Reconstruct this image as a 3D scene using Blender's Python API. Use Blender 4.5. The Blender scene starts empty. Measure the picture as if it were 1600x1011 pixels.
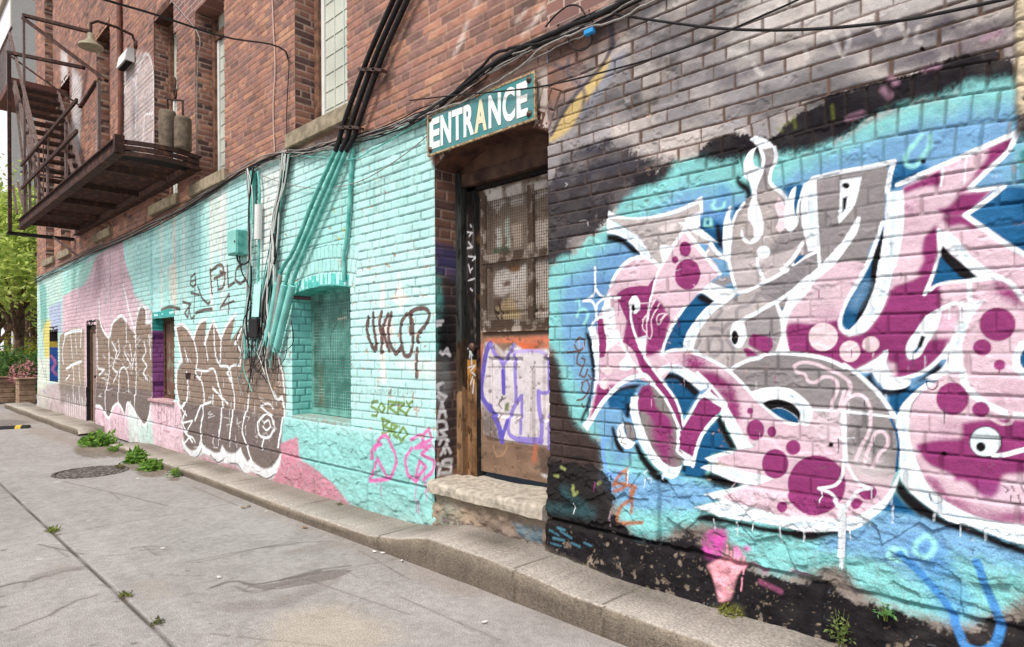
import bpy, math, random
import numpy as np
C = bpy.context.scene
COL = C.collection
random.seed(7)
RNG = np.random.default_rng(11)

# ------------------------------------------------------------------ camera
F, CX, CY, ROLL, H, D = 982.0, 800.0, 546.0, -0.006, 1.32, 2.73
RIGHT = np.array([.719, .695, 0.]); FWD = np.array([-.695, .719, 0.]); UP = np.array([0, 0, 1.])
cd = bpy.data.cameras.new('camera'); cam = bpy.data.objects.new('camera', cd); COL.objects.link(cam)
cd.sensor_width = 36; cd.lens = F/1600*36
cd.shift_y = (CY-505.5)/1600
cd.clip_start = .05; cd.clip_end = 500
from mathutils import Matrix, Vector
_R = RIGHT+ROLL*UP; _U = -ROLL*RIGHT+UP
_R = _R/np.linalg.norm(_R); _U = _U/np.linalg.norm(_U); _Fw = FWD/np.linalg.norm(FWD)
cam.matrix_world = Matrix(((_R[0], _U[0], -_Fw[0], 0), (_R[1], _U[1], -_Fw[1], -D), (_R[2], _U[2], -_Fw[2], H), (0, 0, 0, 1)))
C.camera = cam

# ------------------------------------------------------------------ light: bright, soft, high overcast
SUN_EL, SUN_AZ = math.radians(54), math.radians(168)     # azimuth from +Y (north) clockwise: light comes from behind the camera
w = bpy.data.worlds.new('World'); C.world = w; w.use_nodes = True
nt = w.node_tree; bg = nt.nodes['Background']
sky = nt.nodes.new('ShaderNodeTexSky'); sky.sky_type = 'NISHITA'; sky.sun_disc = False
sky.sun_elevation = SUN_EL; sky.sun_rotation = SUN_AZ; sky.air_density = 1.0; sky.dust_density = 3.0; sky.ozone_density = .6
nt.links.new(sky.outputs[0], bg.inputs[0]); bg.inputs[1].default_value = .09
sl = bpy.data.lights.new('sun', 'SUN'); sl.energy = 1.7; sl.angle = math.radians(16); sl.color = (1, .965, .92)
sun = bpy.data.objects.new('sun', sl); COL.objects.link(sun)
sun.rotation_euler = (math.pi/2-SUN_EL, 0, math.pi-SUN_AZ)
C.view_settings.view_transform = 'Standard'; C.view_settings.look = 'None'
C.view_settings.exposure = 1.03; C.view_settings.gamma = 1.0
C.cycles.max_bounces = 6; C.cycles.diffuse_bounces = 3; C.cycles.transparent_max_bounces = 8

# ------------------------------------------------------------------ survey: from the photograph's points to points on planes of the place
def ray(px, py):
    dx = px-CX; dy = CY-py
    a = (dx-ROLL*dy)/F; b = (dx*ROLL+dy)/F
    return np.array([.719*a-.695, .695*a+.719, b])
def W(px, py, Y=0.):
    r = ray(px, py); s = (D+Y)/r[1]; return np.array([r[0]*s, Y, r[2]*s+H])
def XP(px, py, X):
    r = ray(px, py); s = X/r[0]; return np.array([X, r[1]*s-D, r[2]*s+H])
def ZP(px, py, z=0.):
    r = ray(px, py); s = (z-H)/r[2]; return np.array([r[0]*s, r[1]*s-D, z])
def ppm(px):                       # photo pixels per metre on the wall plane
    return .255*(px+205)

# ------------------------------------------------------------------ noise
def _hash(ix, iy, seed):
    h = (ix.astype(np.int64)*374761393 + iy.astype(np.int64)*668265263 + seed*974711) & 0x7fffffff
    h = ((h ^ (h >> 13))*1274126177) & 0x7fffffff
    h = h ^ (h >> 16)
    return (h & 0xffff).astype(np.float32)/65535.
def vnoise(x, y, seed=0):
    fx = np.floor(x); fy = np.floor(y); tx = (x-fx).astype(np.float32); ty = (y-fy).astype(np.float32)
    tx = tx*tx*(3-2*tx); ty = ty*ty*(3-2*ty)
    ix = fx.astype(np.int64); iy = fy.astype(np.int64)
    a = _hash(ix, iy, seed); b = _hash(ix+1, iy, seed); c = _hash(ix, iy+1, seed); d = _hash(ix+1, iy+1, seed)
    return (a*(1-tx)+b*tx)*(1-ty)+(c*(1-tx)+d*tx)*ty
def fbm(x, y, seed=0, oct=4, gain=.5):
    s = 0; amp = 1; tot = 0
    for k in range(oct):
        s = s+amp*vnoise(x*2**k+17.3*k, y*2**k-9.1*k, seed+k); tot += amp; amp *= gain
    return s/tot-.5
def sstep(a, b, x):
    t = np.clip((x-a)/(b-a), 0, 1); return t*t*(3-2*t)
ALB = .88
def c(r, g, b):
    v = np.array([r, g, b])/255.
    return (np.where(v <= .04045, v/12.92, ((v+.055)/1.055)**2.4)*ALB).astype(np.float32)
def c4(r, g, b):
    v = c(r, g, b); return (float(v[0]), float(v[1]), float(v[2]), 1.)

# ------------------------------------------------------------------ curves through digitised points
TILE = dict(m1=(900, 300, 5.055), m2=(1080, 200, 5.055), m3=(1240, 220, 5.055), m4=(1400, 200, 5.055), m5=(900, 480, 5.055),
            m6=(1060, 380, 5.055), m7=(1240, 380, 5.055), m8=(1400, 360, 5.055), n1=(900, 620, 5.055), n2=(1060, 560, 5.055),
            n3=(1220, 560, 5.055), n4=(1400, 540, 5.055), n5=(1080, 700, 5.055), n6=(1240, 700, 5.055), n7=(1400, 700, 5.055),
            n8=(1400, 0, 5.055), q3=(0, 400, 3.371), q4=(230, 380, 3.16), q5=(330, 160, 4.211), q6=(420, 380, 2.973),
            qC=(0, 600, 4.0), qd=(640, 500, 2.888), qe=(640, 220, 3.158), k7=(850, 680, 3.055), k8=(1200, 680, 3.055),
            k5=(380, 680, 3.054), d7=(740, 250, 3.485), d8=(740, 500, 3.608), g=(0, 0, 1.), qs=(540, 360, 3.16), t1=(640, 0, 3.333), t2=(1120, 0, 3.333),
            r5=(850, 420, 3.37), z1=(47, 375, 2.695))
def P(s):
    """'m1 10,20 30,40 m2 5,6' -> photo points"""
    o = TILE['g']; out = []
    for tok in s.split():
        if ',' in tok:
            x, y = tok.split(','); out.append((o[0]+float(x)/o[2], o[1]+float(y)/o[2]))
        else: o = TILE[tok]
    return np.array(out)
def smooth(pts, closed, n=5, corner=.62):
    pts = np.asarray(pts, float); N = len(pts)
    if N < 3: return pts
    tang = np.zeros_like(pts); sharp = np.zeros(N, bool)
    for i in range(N):
        if not closed and i in (0, N-1): sharp[i] = True; continue
        a = pts[i]-pts[i-1]; b = pts[(i+1) % N]-pts[i]
        la = np.linalg.norm(a)+1e-9; lb = np.linalg.norm(b)+1e-9
        if np.dot(a, b)/(la*lb) < corner: sharp[i] = True
        else: tang[i] = (a/la+b/lb)
    out = []
    for i in range(N if closed else N-1):
        p, q = pts[i], pts[(i+1) % N]; L = np.linalg.norm(q-p)
        t0 = (q-p)/(L+1e-9)*2 if sharp[i] else tang[i]; t1 = (q-p)/(L+1e-9)*2 if sharp[(i+1) % N] else tang[(i+1) % N]
        t0 = t0*L*.5; t1 = t1*L*.5
        for k in range(n):
            t = k/n; t2 = t*t; t3 = t2*t
            out.append((2*t3-3*t2+1)*p+(t3-2*t2+t)*t0+(-2*t3+3*t2)*q+(t3-t2)*t1)
    if not closed: out.append(pts[-1])
    return np.array(out)

# ------------------------------------------------------------------ a dense, relief-carrying surface that can be painted like the real wall
class Patch:
    def __init__(s, U, V, o, uv, vv, n, frompx):
        s.U = np.asarray(U, np.float64); s.V = np.asarray(V, np.float64)
        s.o = np.array(o, float); s.uv = np.array(uv, float); s.vv = np.array(vv, float); s.n = np.array(n, float)
        s.frompx = frompx
        s.u, s.v = np.meshgrid(s.U.astype(np.float32), s.V.astype(np.float32))
        s.col = np.zeros(s.u.shape+(3,), np.float32); s.h = np.zeros(s.u.shape, np.float32)
    def ix(s, a, A):
        n = len(A); r = np.interp(a, A, np.arange(n))
        r = np.where(a < A[0], (a-A[0])/(A[1]-A[0]), r)
        return np.where(a > A[-1], n-1+(a-A[-1])/(A[-1]-A[-2]), r)
    def mask(s, uv):
        x = s.ix(uv[:, 0], s.U)+.5; y = s.ix(uv[:, 1], s.V)+.5
        nv, nu = s.u.shape
        y0 = max(0, int(np.floor(y.min()))); y1 = min(nv, int(np.ceil(y.max()))+1)
        if y1 <= y0 or x.max() < 0 or x.min() > nu: return None
        SS = 3; d = np.zeros(((y1-y0)*SS, nu+2), np.float32)
        X2 = np.roll(x, -1); Y2 = np.roll(y, -1)
        for i in range(len(x)):
            ya, yb, xa, xb = y[i], Y2[i], x[i], X2[i]
            if ya == yb: continue
            dr = 1.
            if ya > yb: ya, yb, xa, xb, dr = yb, ya, xb, xa, -1.
            r0 = max(0, int(np.ceil((ya-y0)*SS-.5))); r1 = min(d.shape[0]-1, int(np.ceil((yb-y0)*SS-.5))-1)
            if r1 < r0: continue
            rr = np.arange(r0, r1+1); yy = (rr+.5)/SS+y0
            xx = np.clip(xa+(xb-xa)*(yy-ya)/(yb-ya), 0, nu)
            k = np.floor(xx).astype(int); f = 1-(xx-k)
            d[rr, k] += dr*f; d[rr, k+1] += dr*(1-f)
        m = np.clip(np.abs(np.cumsum(d, 1)[:, :nu]), 0, 1).reshape(y1-y0, SS, nu).mean(1)
        return m, y0, y1
    def blur(s, m, r):
        for ax, A in ((0, s.V), (1, s.U)):
            k = int(round(r/np.mean(np.diff(A))))
            if k < 1: continue
            for _ in range(2):
                p = np.concatenate([np.repeat(np.take(m, [0], ax), k+1, ax), m, np.repeat(np.take(m, [-1], ax), k, ax)], ax)
                cs = np.cumsum(p, ax, dtype=np.float64)
                hi = np.take(cs, range(2*k+1, cs.shape[ax]), ax); lo = np.take(cs, range(0, cs.shape[ax]-2*k-1), ax)
                m = ((hi-lo)/(2*k+1)).astype(np.float32)
        return m
    def put(s, m, y0, y1, col, x0=0, x1=None):
        col = col if isinstance(col, np.ndarray) else c(*col)
        t = s.col[y0:y1, x0:x1]; t += (col-t)*m[..., None]
    def conv(s, pts):
        return np.array([s.frompx(*p) for p in pts])
    def fill(s, pts, col, soft=0., a=1., sm=True, uv=False, grain=0.):
        if isinstance(pts, str): pts = P(pts)
        q = np.asarray(pts, float) if uv else s.conv(pts)
        if q[:, 0].max() < s.U[0]-.3 or q[:, 0].min() > s.U[-1]+.3: return
        if sm: q = smooth(q, True)
        r = s.mask(q)
        if r is None: return
        m, y0, y1 = r
        if soft:
            pad = int(2.5*soft/np.mean(np.diff(s.V)))+1
            a0 = max(0, y0-pad); a1 = min(len(s.V), y1+pad)
            m = np.pad(m, ((y0-a0, a1-y1), (0, 0))); y0, y1 = a0, a1
            m = s.blur(m, soft)
            if soft > .009:
                uu, vv = s.u[y0:y1], s.v[y0:y1]; m = np.clip(m+((.9*(vnoise(uu*150, vv*150, 301)-.5)+1.2*fbm(uu*26, vv*26, 302, 3))*2.0+(1.1*(s.rnd[y0:y1]-.5) if hasattr(s, 'rnd') else 0))*m*(1-m), 0, 1)
                if hasattr(s, 'm'): m = m*(1-.22*s.m[y0:y1])
        if grain:
            m = np.clip(m*(1+grain*4*fbm(s.u[y0:y1]*45, s.v[y0:y1]*45, 31, 3)), 0, 1)
        s.put(m*a, y0, y1, col)
    def stroke(s, pts, wpx, col, a=1., soft=0., sm=True, closed=False, uv=False, taper=0.):
        if isinstance(pts, str): pts = P(pts)
        q = np.asarray(pts, float) if uv else s.conv(pts)
        if q[:, 0].max() < s.U[0]-.3 or q[:, 0].min() > s.U[-1]+.3: return
        r = wpx/2 if uv else .5*wpx/ppm(np.mean(np.asarray(pts)[:, 0]))
        if sm: q = smooth(q, closed, 5, .2)
        if closed: q = np.vstack([q, q[:1]])
        du = np.mean(np.diff(s.U)); dv = np.mean(np.diff(s.V)); cell = max(.8*min(du, dv), .5*(du+dv)*.6, soft)
        N = len(q); nv, nu = s.u.shape
        R = r+cell+.002
        x0 = max(0, np.searchsorted(s.U, q[:, 0].min()-R)-1); x1 = min(nu, np.searchsorted(s.U, q[:, 0].max()+R)+1)
        y0 = max(0, np.searchsorted(s.V, q[:, 1].min()-R)-1); y1 = min(nv, np.searchsorted(s.V, q[:, 1].max()+R)+1)
        if x1 <= x0 or y1 <= y0: return
        sd = np.full((y1-y0, x1-x0), 9., np.float32)
        for i in range(N-1):
            p0, p1 = q[i], q[i+1]
            ri = r*(1-taper*(i/(N-1)))
            xa = max(x0, np.searchsorted(s.U, min(p0[0], p1[0])-R)-1); xb = min(x1, np.searchsorted(s.U, max(p0[0], p1[0])+R)+1)
            ya = max(y0, np.searchsorted(s.V, min(p0[1], p1[1])-R)-1); yb = min(y1, np.searchsorted(s.V, max(p0[1], p1[1])+R)+1)
            if xb <= xa or yb <= ya: continue
            uu = s.u[ya:yb, xa:xb]-p0[0]; vv = s.v[ya:yb, xa:xb]-p0[1]; e = p1-p0; L2 = e@e+1e-12
            t = np.clip((uu*e[0]+vv*e[1])/L2, 0, 1)
            dd = np.sqrt((uu-t*e[0])**2+(vv-t*e[1])**2)-ri
            sub = sd[ya-y0:yb-y0, xa-x0:xb-x0]; np.minimum(sub, dd, out=sub)
        m = np.clip(.5-sd/cell, 0, 1)*a
        s.put(m, y0, y1, col, x0, x1)
    def ell(s, tile, cx, cy, rx, ry, col, **k):
        o = TILE[tile]; t = np.linspace(0, 2*np.pi, 25)[:-1]
        s.fill(np.stack([o[0]+(cx+rx*np.cos(t))/o[2], o[1]+(cy+ry*np.sin(t))/o[2]], 1), col, **k)
    def drip(s, px, py, L, wpx, col):
        s.stroke([(px, py), (px+.3, py+L*.6), (px, py+L)], wpx, col, sm=False, taper=.5)
    def build(s, name, mat, parent, keep=None, smooth_=True):
        nv, nu = s.u.shape
        k = np.ones((nv-1, nu-1), bool) if keep is None else keep
        jj, ii = np.nonzero(k)
        if not len(jj): return None
        a = jj*nu+ii; quads = np.stack([a, a+1, a+1+nu, a+nu], 1)
        if np.dot(np.cross(s.uv, s.vv), s.n) < 0: quads = quads[:, ::-1]
        used, inv = np.unique(quads, return_inverse=True)
        pos = (s.o+s.u.ravel()[used, None]*s.uv+s.v.ravel()[used, None]*s.vv+s.h.ravel()[used, None]*s.n).astype(np.float32)
        me = raw_mesh(name, pos, inv.reshape(-1, 4), smooth_)
        at = me.color_attributes.new('Col', 'FLOAT_COLOR', 'POINT')
        cc = np.ones((len(used), 4), np.float32); cc[:, :3] = np.clip(s.col.reshape(-1, 3)[used], 0, 1)
        at.data.foreach_set('color', cc.ravel())
        o = bpy.data.objects.new(name, me); COL.objects.link(o); o.parent = parent
        me.materials.append(mat)
        return o
def raw_mesh(name, pos, quads, sm):
    me = bpy.data.meshes.new(name); k = quads.shape[1]
    me.vertices.add(len(pos)); me.vertices.foreach_set('co', np.ascontiguousarray(pos, np.float32).ravel())
    me.loops.add(quads.size); me.loops.foreach_set('vertex_index', quads.ravel().astype(np.int32))
    me.polygons.add(len(quads)); me.polygons.foreach_set('loop_start', np.arange(0, quads.size, k, dtype=np.int32))
    me.polygons.foreach_set('use_smooth', np.full(len(quads), sm)); me.update(calc_edges=True); me.validate()
    return me

def facets(u, v, cell, seed):
    """broken-stone relief: tilted flat chips"""
    gx = np.floor(u/cell).astype(np.int64); gy = np.floor(v/cell).astype(np.int64); best = np.full(u.shape, 9., np.float32); hh = np.zeros(u.shape, np.float32)
    for i in (-1, 0, 1):
        for j in (-1, 0, 1):
            cx_ = (gx+i+.1+.8*_hash(gx+i, gy+j, seed))*cell; cy_ = (gy+j+.1+.8*_hash(gx+i, gy+j, seed+1))*cell
            dx, dy = u-cx_, v-cy_; d = dx*dx+dy*dy; k = d < best
            t = (_hash(gx+i, gy+j, seed+2)-.5)*dx*1.1+(_hash(gx+i, gy+j, seed+3)-.25)*-dy*1.5+(_hash(gx+i, gy+j, seed+4)-.5)*cell*.30
            hh = np.where(k, t, hh); best = np.where(k, d, best)
    return hh.astype(np.float32)
# ------------------------------------------------------------------ brickwork
COURSE, Z0 = .0732, .71
def arc3(p, q, r):
    (ax, ay), (bx, by), (cx_, cy_) = p, q, r
    d = 2*(ax*(by-cy_)+bx*(cy_-ay)+cx_*(ay-by))
    ux = ((ax*ax+ay*ay)*(by-cy_)+(bx*bx+by*by)*(cy_-ay)+(cx_*cx_+cy_*cy_)*(ay-by))/d
    uy = ((ax*ax+ay*ay)*(cx_-bx)+(bx*bx+by*by)*(ax-cx_)+(cx_*cx_+cy_*cy_)*(bx-ax))/d
    return ux, uy, math.hypot(ax-ux, ay-uy)
ARCHES = []      # (cx, cy, r, rings, half angle, row pitch)
def bricks(u, v, arches=True, joint=.009, c1=.066, c2=.061, zb=3.0, LS=.198):
    """-> id (int), mortar 0..1, per-brick random, vertical position in the course"""
    wv = v+.006*fbm(u*1.3, v*.6, 3, 2)*2+.003*fbm(u*9, v*9, 5, 2)
    rc = np.where(wv < zb, (wv-Z0)/c1, (zb-Z0)/c1+(wv-zb)/c2); COURSE = np.where(wv < zb, c1, c2)
    r = np.floor(rc); fy = rc-r
    head = (np.mod(r, 6) == 3)
    L = np.where(head, LS*.5, LS).astype(np.float32)
    off = np.where(np.mod(r, 2) == 0, 0., .5)+.35*_hash(r.astype(np.int64), r.astype(np.int64)*0, 77)
    wu = u+.004*fbm(u*6, v*6, 6, 2)
    x = wu/L+off; k = np.floor(x); 
    jit = (_hash(k.astype(np.int64), r.astype(np.int64), 9)-.5)*.14
    fx = x-k
    ex = np.minimum(fx-jit*.5*(fx < .5), 1-fx)*L; ey = np.minimum(fy, 1-fy)*COURSE
    d = np.minimum(ex, ey); idd = (k*7919+r*104729).astype(np.int64)
    if arches:
        for (ax, ay, ar, rings, half, pitch, tall) in ARCHES:
            rr = np.hypot(u-ax, v-ay); th = np.arctan2(u-ax, v-ay)
            ins = (rr > ar) & (rr < ar+rings*tall) & (np.abs(th) < half)
            kr = np.floor((rr-ar)/tall); fr = (rr-ar)/tall-kr
            s = th*(ar+(kr+.5)*tall)/pitch+.37*kr; ks = np.floor(s); fs = s-ks
            d2 = np.minimum(np.minimum(fr, 1-fr)*tall, np.minimum(fs, 1-fs)*pitch)
            d = np.where(ins, d2, d); idd = np.where(ins, (ks*15485863+kr*32452843+99).astype(np.int64), idd)
            fy = np.where(ins, fr, fy)
    m = 1-sstep(joint*.22, joint*.22+.0058, d+.0030*fbm(u*60, v*60, 8, 2)+.004*fbm(u*13, v*13, 12, 2))
    rnd = _hash(idd, idd*0+3, 21)
    rnd2 = _hash(idd, idd*0+8, 22)
    return idd, m.astype(np.float32), rnd, rnd2, fy
def lin(a0, a1, step):
    return list(np.linspace(a0, a1, max(2, int(round((a1-a0)/step))+1)))
def axis(breaks, steps):
    out = []
    for a0, a1, st in zip(breaks[:-1], breaks[1:], steps):
        out += lin(a0, a1, st)[(1 if out else 0):]
    return np.array(out)
# ------------------------------------------------------------------ the building front: three stretches of one wall
frontpx = lambda px, py: W(px, py)[[0, 2]]
DOOR = (-3.365, -2.345); W4 = (-5.43, -4.44)
A = Patch(axis([-2.345, .6], [.0042]), axis([.02, 3.15], [.0042]), (0, 0, 0), (1, 0, 0), (0, 0, 1), (0, -1, 0), frontpx)
B = Patch(axis([-8.5, -7.77, -6.93, -5.43, -5.343, -4.47, -4.44, -3.365, -2.345], [.012, .011, .01, .009, .0085, .008, .008, .0075]),
          axis([.02, 3.4, 5.3], [.0066, .0085]), (0, 0, 0), (1, 0, 0), (0, 0, 1), (0, -1, 0), frontpx)
CW = Patch(axis([-17.4, -12.98, -12.35, -9.405, -8.5], [.027, .02, .024, .02]), axis([.0, 3.4, 9.3], [.011, .016]),
           (0, 0, 0), (1, 0, 0), (0, 0, 1), (0, -1, 0), frontpx)
FRONT = [A, B, CW]
def arch_of(px3, rings, pitch=.07, tall=.112, extra=0.):
    a, b, d = [W(*p)[[0, 2]] for p in px3]
    ux, uy, r = arc3(a, b, d)
    return (ux, uy, r, rings, math.atan2(abs(d[0]-ux), d[1]-uy)+extra, pitch, tall)
# door arch, turquoise window arch, bricked-up arch inside the mural
DARC = (-2.855, 2.69-1.14, 1.14)                     # centre x, centre z, radius of the soffit over the entrance
WARC = (-4.93, 1.872-2.7, 2.7)
ARCHES.append(DARC+(2, .47, .07, .112))
ARCHES.append(WARC+(3, .205, .066, .112))
mc = arch_of([(1215, 295), (1400, 256), (1566, 238)], 3, .076, .107, .01)
ARCHES.append((mc[0], mc[1], mc[2], 3, mc[4], .076, .107))
HOLES = [  # x0, x1, z0, z1 or (arc)
    (DOOR[0], DOOR[1], .20, DARC), (W4[0], W4[1], .71, WARC),
    (-9.405, -8.54, .69, 1.765), (-12.98, -12.35, .0, 1.77), (-16.1, -15.31, .72, 1.75),
    (-5.343, -4.47, 3.285, 6.4), (-7.77, -6.93, 3.27, 6.4), (-9.27, -8.41, 3.27, 5.72),
    (-12.2, -11.4, 3.27, 6.5), (-14.95, -14.15, 3.27, 6.5), (-16.4, -15.6, 3.27, 8.9)]
def keepmask(p, z0, z1):
    x = .25*(p.u[:-1, :-1]+p.u[1:, :-1]+p.u[:-1, 1:]+p.u[1:, 1:]); z = .25*(p.v[:-1, :-1]+p.v[1:, :-1]+p.v[:-1, 1:]+p.v[1:, 1:])
    k = (z >= z0) & (z < z1)
    for (x0, x1, a, b) in HOLES:
        top = b if not isinstance(b, tuple) else b[1]+np.sqrt(np.maximum(b[2]**2-(x-b[0])**2, 0))
        k &= ~((x > x0) & (x < x1) & (z > a) & (z < top))
    return k
PLZ = .71
for p in FRONT:
    u, v = p.u, p.v
    idd, m, rnd, rnd2, fy = bricks(u, v, True, .008, .0735, .0675, 1.78, .222) if p is A else bricks(u, v)
    p.m, p.rnd = m, rnd
    # raw brick: orange, red, plum and dark headers, pale pointing
    dark = c(104, 86, 78); red = c(166, 120, 102); org = c(190, 146, 118); plum = c(146, 112, 103)
    t = np.clip(.62*rnd+.38*(.5+1.5*fbm(u*1.7, v*2.6, 45, 3)), 0, 1)[..., None]
    t = np.clip(t+.55*fbm(u*9, v*14, 46, 4)[..., None], 0, 1)*3; w0 = np.clip(1-t, 0, 1); w1 = np.clip(1-np.abs(t-1), 0, 1); w2 = np.clip(1-np.abs(t-2), 0, 1); w3 = np.clip(t-2, 0, 1)
    base = dark*w0+plum*w1+red*w2+org*w3
    base = base*(1+.30*(rnd2[..., None]-.5)+.35*fbm(u*22, v*22, 41, 4)[..., None]+.28*fbm(u*2.2, v*1.2, 43, 3)[..., None])
    mort = c(202, 166, 146)*(1+.5*fbm(u*14, v*14, 47, 3)[..., None])
    p.raw = (base*(1-m[..., None])+mort*m[..., None]).astype(np.float32)
    p.col[:] = p.raw
    # relief
    soft_age = .7+.6*vnoise(u*1.1, v*1.1, 51)
    p.h[:] = -.0082*m*soft_age+(.0034*(rnd-.5)+.0045*fbm(u*26, v*26, 53, 4, .6)+.006*(fy-.5)*(rnd2-.35))*(1-m)
    if p is A: p.h += (-.005*sstep(.66, .74, vnoise(u*7, v*11, 57)+.4*fbm(u*40, v*40, 59, 3))+.002*fbm(u*70, v*70, 60, 2))*(1-m)
    # rock-faced stone base
    st = 1-sstep(PLZ-.010, PLZ+.002, v+.004*fbm(u*5, v*5, 58, 2)*2)
    ju = np.mod(u+.13*np.floor(v/.355)*3.1+.5*_hash(np.floor(v/.355).astype(np.int64), np.zeros_like(v, dtype=np.int64), 4), .83)
    jd = np.minimum(np.minimum(ju, .83-ju), np.minimum(np.abs(v-.362), np.abs(v-.715)))
    jm = 1-sstep(.003, .014, jd)
    rock = np.abs(fbm(u*5.5, v*7.5, 61, 5, .55))*1.0+.6*fbm(u*2.1, v*3., 66, 2)
    rk2 = np.abs(fbm(u*16, v*24, 68, 4))
    p.rock = rock; p.jm = jm*st; p.st = st
    amp = np.interp(u, [-9, -5.7, -5.3, -3, -2.3], [.016, .018, .034, .036, .058]).astype(np.float32)
    p.h[:] = p.h*(1-st)+st*(.012+amp*rock*(1-jm)+.34*amp*rk2*(1-jm)-.012*jm+.003*fbm(u*60, v*60, 71, 2)+(1-jm)*amp/.058*(.17*facets(u+.02*fbm(u*9, v*9, 2, 2), v+.02*fbm(u*9, v*9, 3, 2), .13, 401)+.15*facets(u, v, .052, 411)))
    if p is A:                                        # cement footing below the stone, leaning out
        ft = 1-sstep(.335, .352, v+.01*fbm(u*4, v*2, 73, 2))
        p.ft = ft
        p.h[:] = p.h*(1-ft)+ft*(.035+.09*(.34-v)+.028*fbm(u*9, v*12, 75, 5)+.006*fbm(u*50, v*50, 76, 2))
    stone = c(128, 118, 110)*(1+.5*fbm(u*8, v*8, 78, 4)[..., None])
    p.col[:] = p.col*(1-st[..., None])+stone.astype(np.float32)*st[..., None]

# ---- paint: shared pigments
WH = (240, 246, 250); WH2 = (214, 231, 240); CY_ = (132, 200, 198); BL = (116, 160, 200); DB = (30, 88, 130); BK = (26, 23, 25)
PK = (218, 190, 200); MG = (142, 58, 110); GY = (142, 136, 136); BG_ = (188, 179, 177); TQ = (150, 224, 214); TQ2 = (112, 205, 194)

# ================= mural stretch (A)
u, v = A.u, A.v
# thin grey wash over the brick, its joints left bare and rusty
def wash(p, pts, col, soft=.05, a=1., joints=None, grain=.0, rag=0.):
    q = p.conv(P(pts)) ; r = p.mask(smooth(q, True))
    if r is None: return
    mm, y0, y1 = r
    pad = int(2.5*soft/np.mean(np.diff(p.V)))+1; a0 = max(0, y0-pad); a1 = min(len(p.V), y1+pad)
    mm = p.blur(np.pad(mm, ((y0-a0, a1-y1), (0, 0))), soft); uu, vv = p.u[a0:a1], p.v[a0:a1]
    mm = np.clip(mm+((.8*(vnoise(uu*150, vv*150, 303)-.5)+1.6*fbm(uu*20, vv*20, 304, 4))*1.6+(1.8*(p.rnd[a0:a1]-.5) if hasattr(p, 'rnd') else 0))*mm*(1-mm), 0, 1)
    if rag:
        nz = .75*fbm(uu*3.5, vv*15, 306, 4)+.55*fbm(uu*15, vv*17, 307, 4)+.30*fbm(uu*55, vv*55, 308, 2)+(.16*(p.rnd[a0:a1]-.5) if hasattr(p, 'rnd') else 0)
        mm = sstep(.5-rag, .5+rag, mm+nz*np.clip(4*mm*(1-mm), 0, 1))
    mm = mm*a
    if grain: mm = np.clip(mm*(1+grain*3*fbm(p.u[a0:a1]*7, p.v[a0:a1]*9, 83, 4)), 0, 1)
    if joints is not None: mm = mm*(1-p.m[a0:a1]*joints)
    p.put(mm.astype(np.float32), a0, a1, col)
A.col[:] = A.col*.0+(c(150, 128, 118)*(1-A.m[..., None])+c(112, 84, 66)*A.m[..., None])*(1-A.st[..., None])+A.col*A.st[..., None]
wash(A, '850,-200 2100,-200 2100,330 1500,250 1200,290 1000,340 850,420', (162, 156, 155), .05, 1, .85, .12)
wash(A, '850,20 1000,-60 985,40 930,90 870,180 850,200', (132, 100, 88), .05, .8, .4, .3)
sb = sstep(.02, .20, fbm(A.u*2.4, A.v*4.2, 87, 5))*(A.v > 1.2)*(1-A.m); sb2 = sstep(.08, .2, fbm(A.u*9, A.v*12, 89, 4))*(A.v > 1.2)*(1-A.m)
A.col *= (1-.42*sb-.28*sb2+.22*sstep(.05, .2, fbm(A.u*3.1+7, A.v*5.2, 90, 5))*(A.v > 1.2))[..., None]
gm_ = (A.v > 1.2)*(1-A.m); q1 = sstep(-.12, .12, fbm(A.u*6, A.v*9, 94, 4)+.25*(A.rnd-.5))*gm_
A.col *= (1+(np.array([.18, .15, .08])-np.array([.30, .26, .18])*(1-q1)[..., None])*gm_[..., None]); A.col *= (1+.30*(A.rnd-.5)*gm_)[..., None]
# pale washed streaks, ghosts of old letters
wash(A, '1180,-20 1320,-60 1560,-90 1560,-20 1300,40 1120,90', (205, 198, 192), .05, .8, .7, .5)
for s_, cc in (('t2 0,420 100,375 190,330 320,290 330,330 200,390 110,430', (112, 108, 116)), ('t2 600,200 780,150 870,120 880,180 760,240 610,260', (108, 104, 112)),
               ('t2 880,150 1080,60 1100,130 940,200', (120, 116, 124)), ('t2 1100,90 1260,60 1270,140 1110,190', (92, 86, 96)),
               ('t2 870,290 1090,250 1160,250 1170,320 880,370', (96, 90, 96)), ('t2 1190,190 1490,100 1540,190 1200,280', (118, 106, 112)),
               ('t2 1220,260 1540,190 1550,290 1230,330', (92, 80, 88)), ('t2 0,370 110,350 110,440 0,480', (108, 102, 106))):
    wash(A, s_, cc, .018, .85, .8, .3)
for s_ in ('t2 675,150 690,220 680,245', 't2 770,130 830,150 845,180', 't2 990,160 975,215', 't2 1050,140 1035,215 1060,220', 't2 600,190 640,260 660,290',
           't2 190,335 215,370 235,385', 't2 130,270 160,300 200,290', 't2 455,250 470,300', 't2 940,100 965,150'):
    A.stroke(s_, 7, (200, 194, 190), .7, .008)
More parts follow.
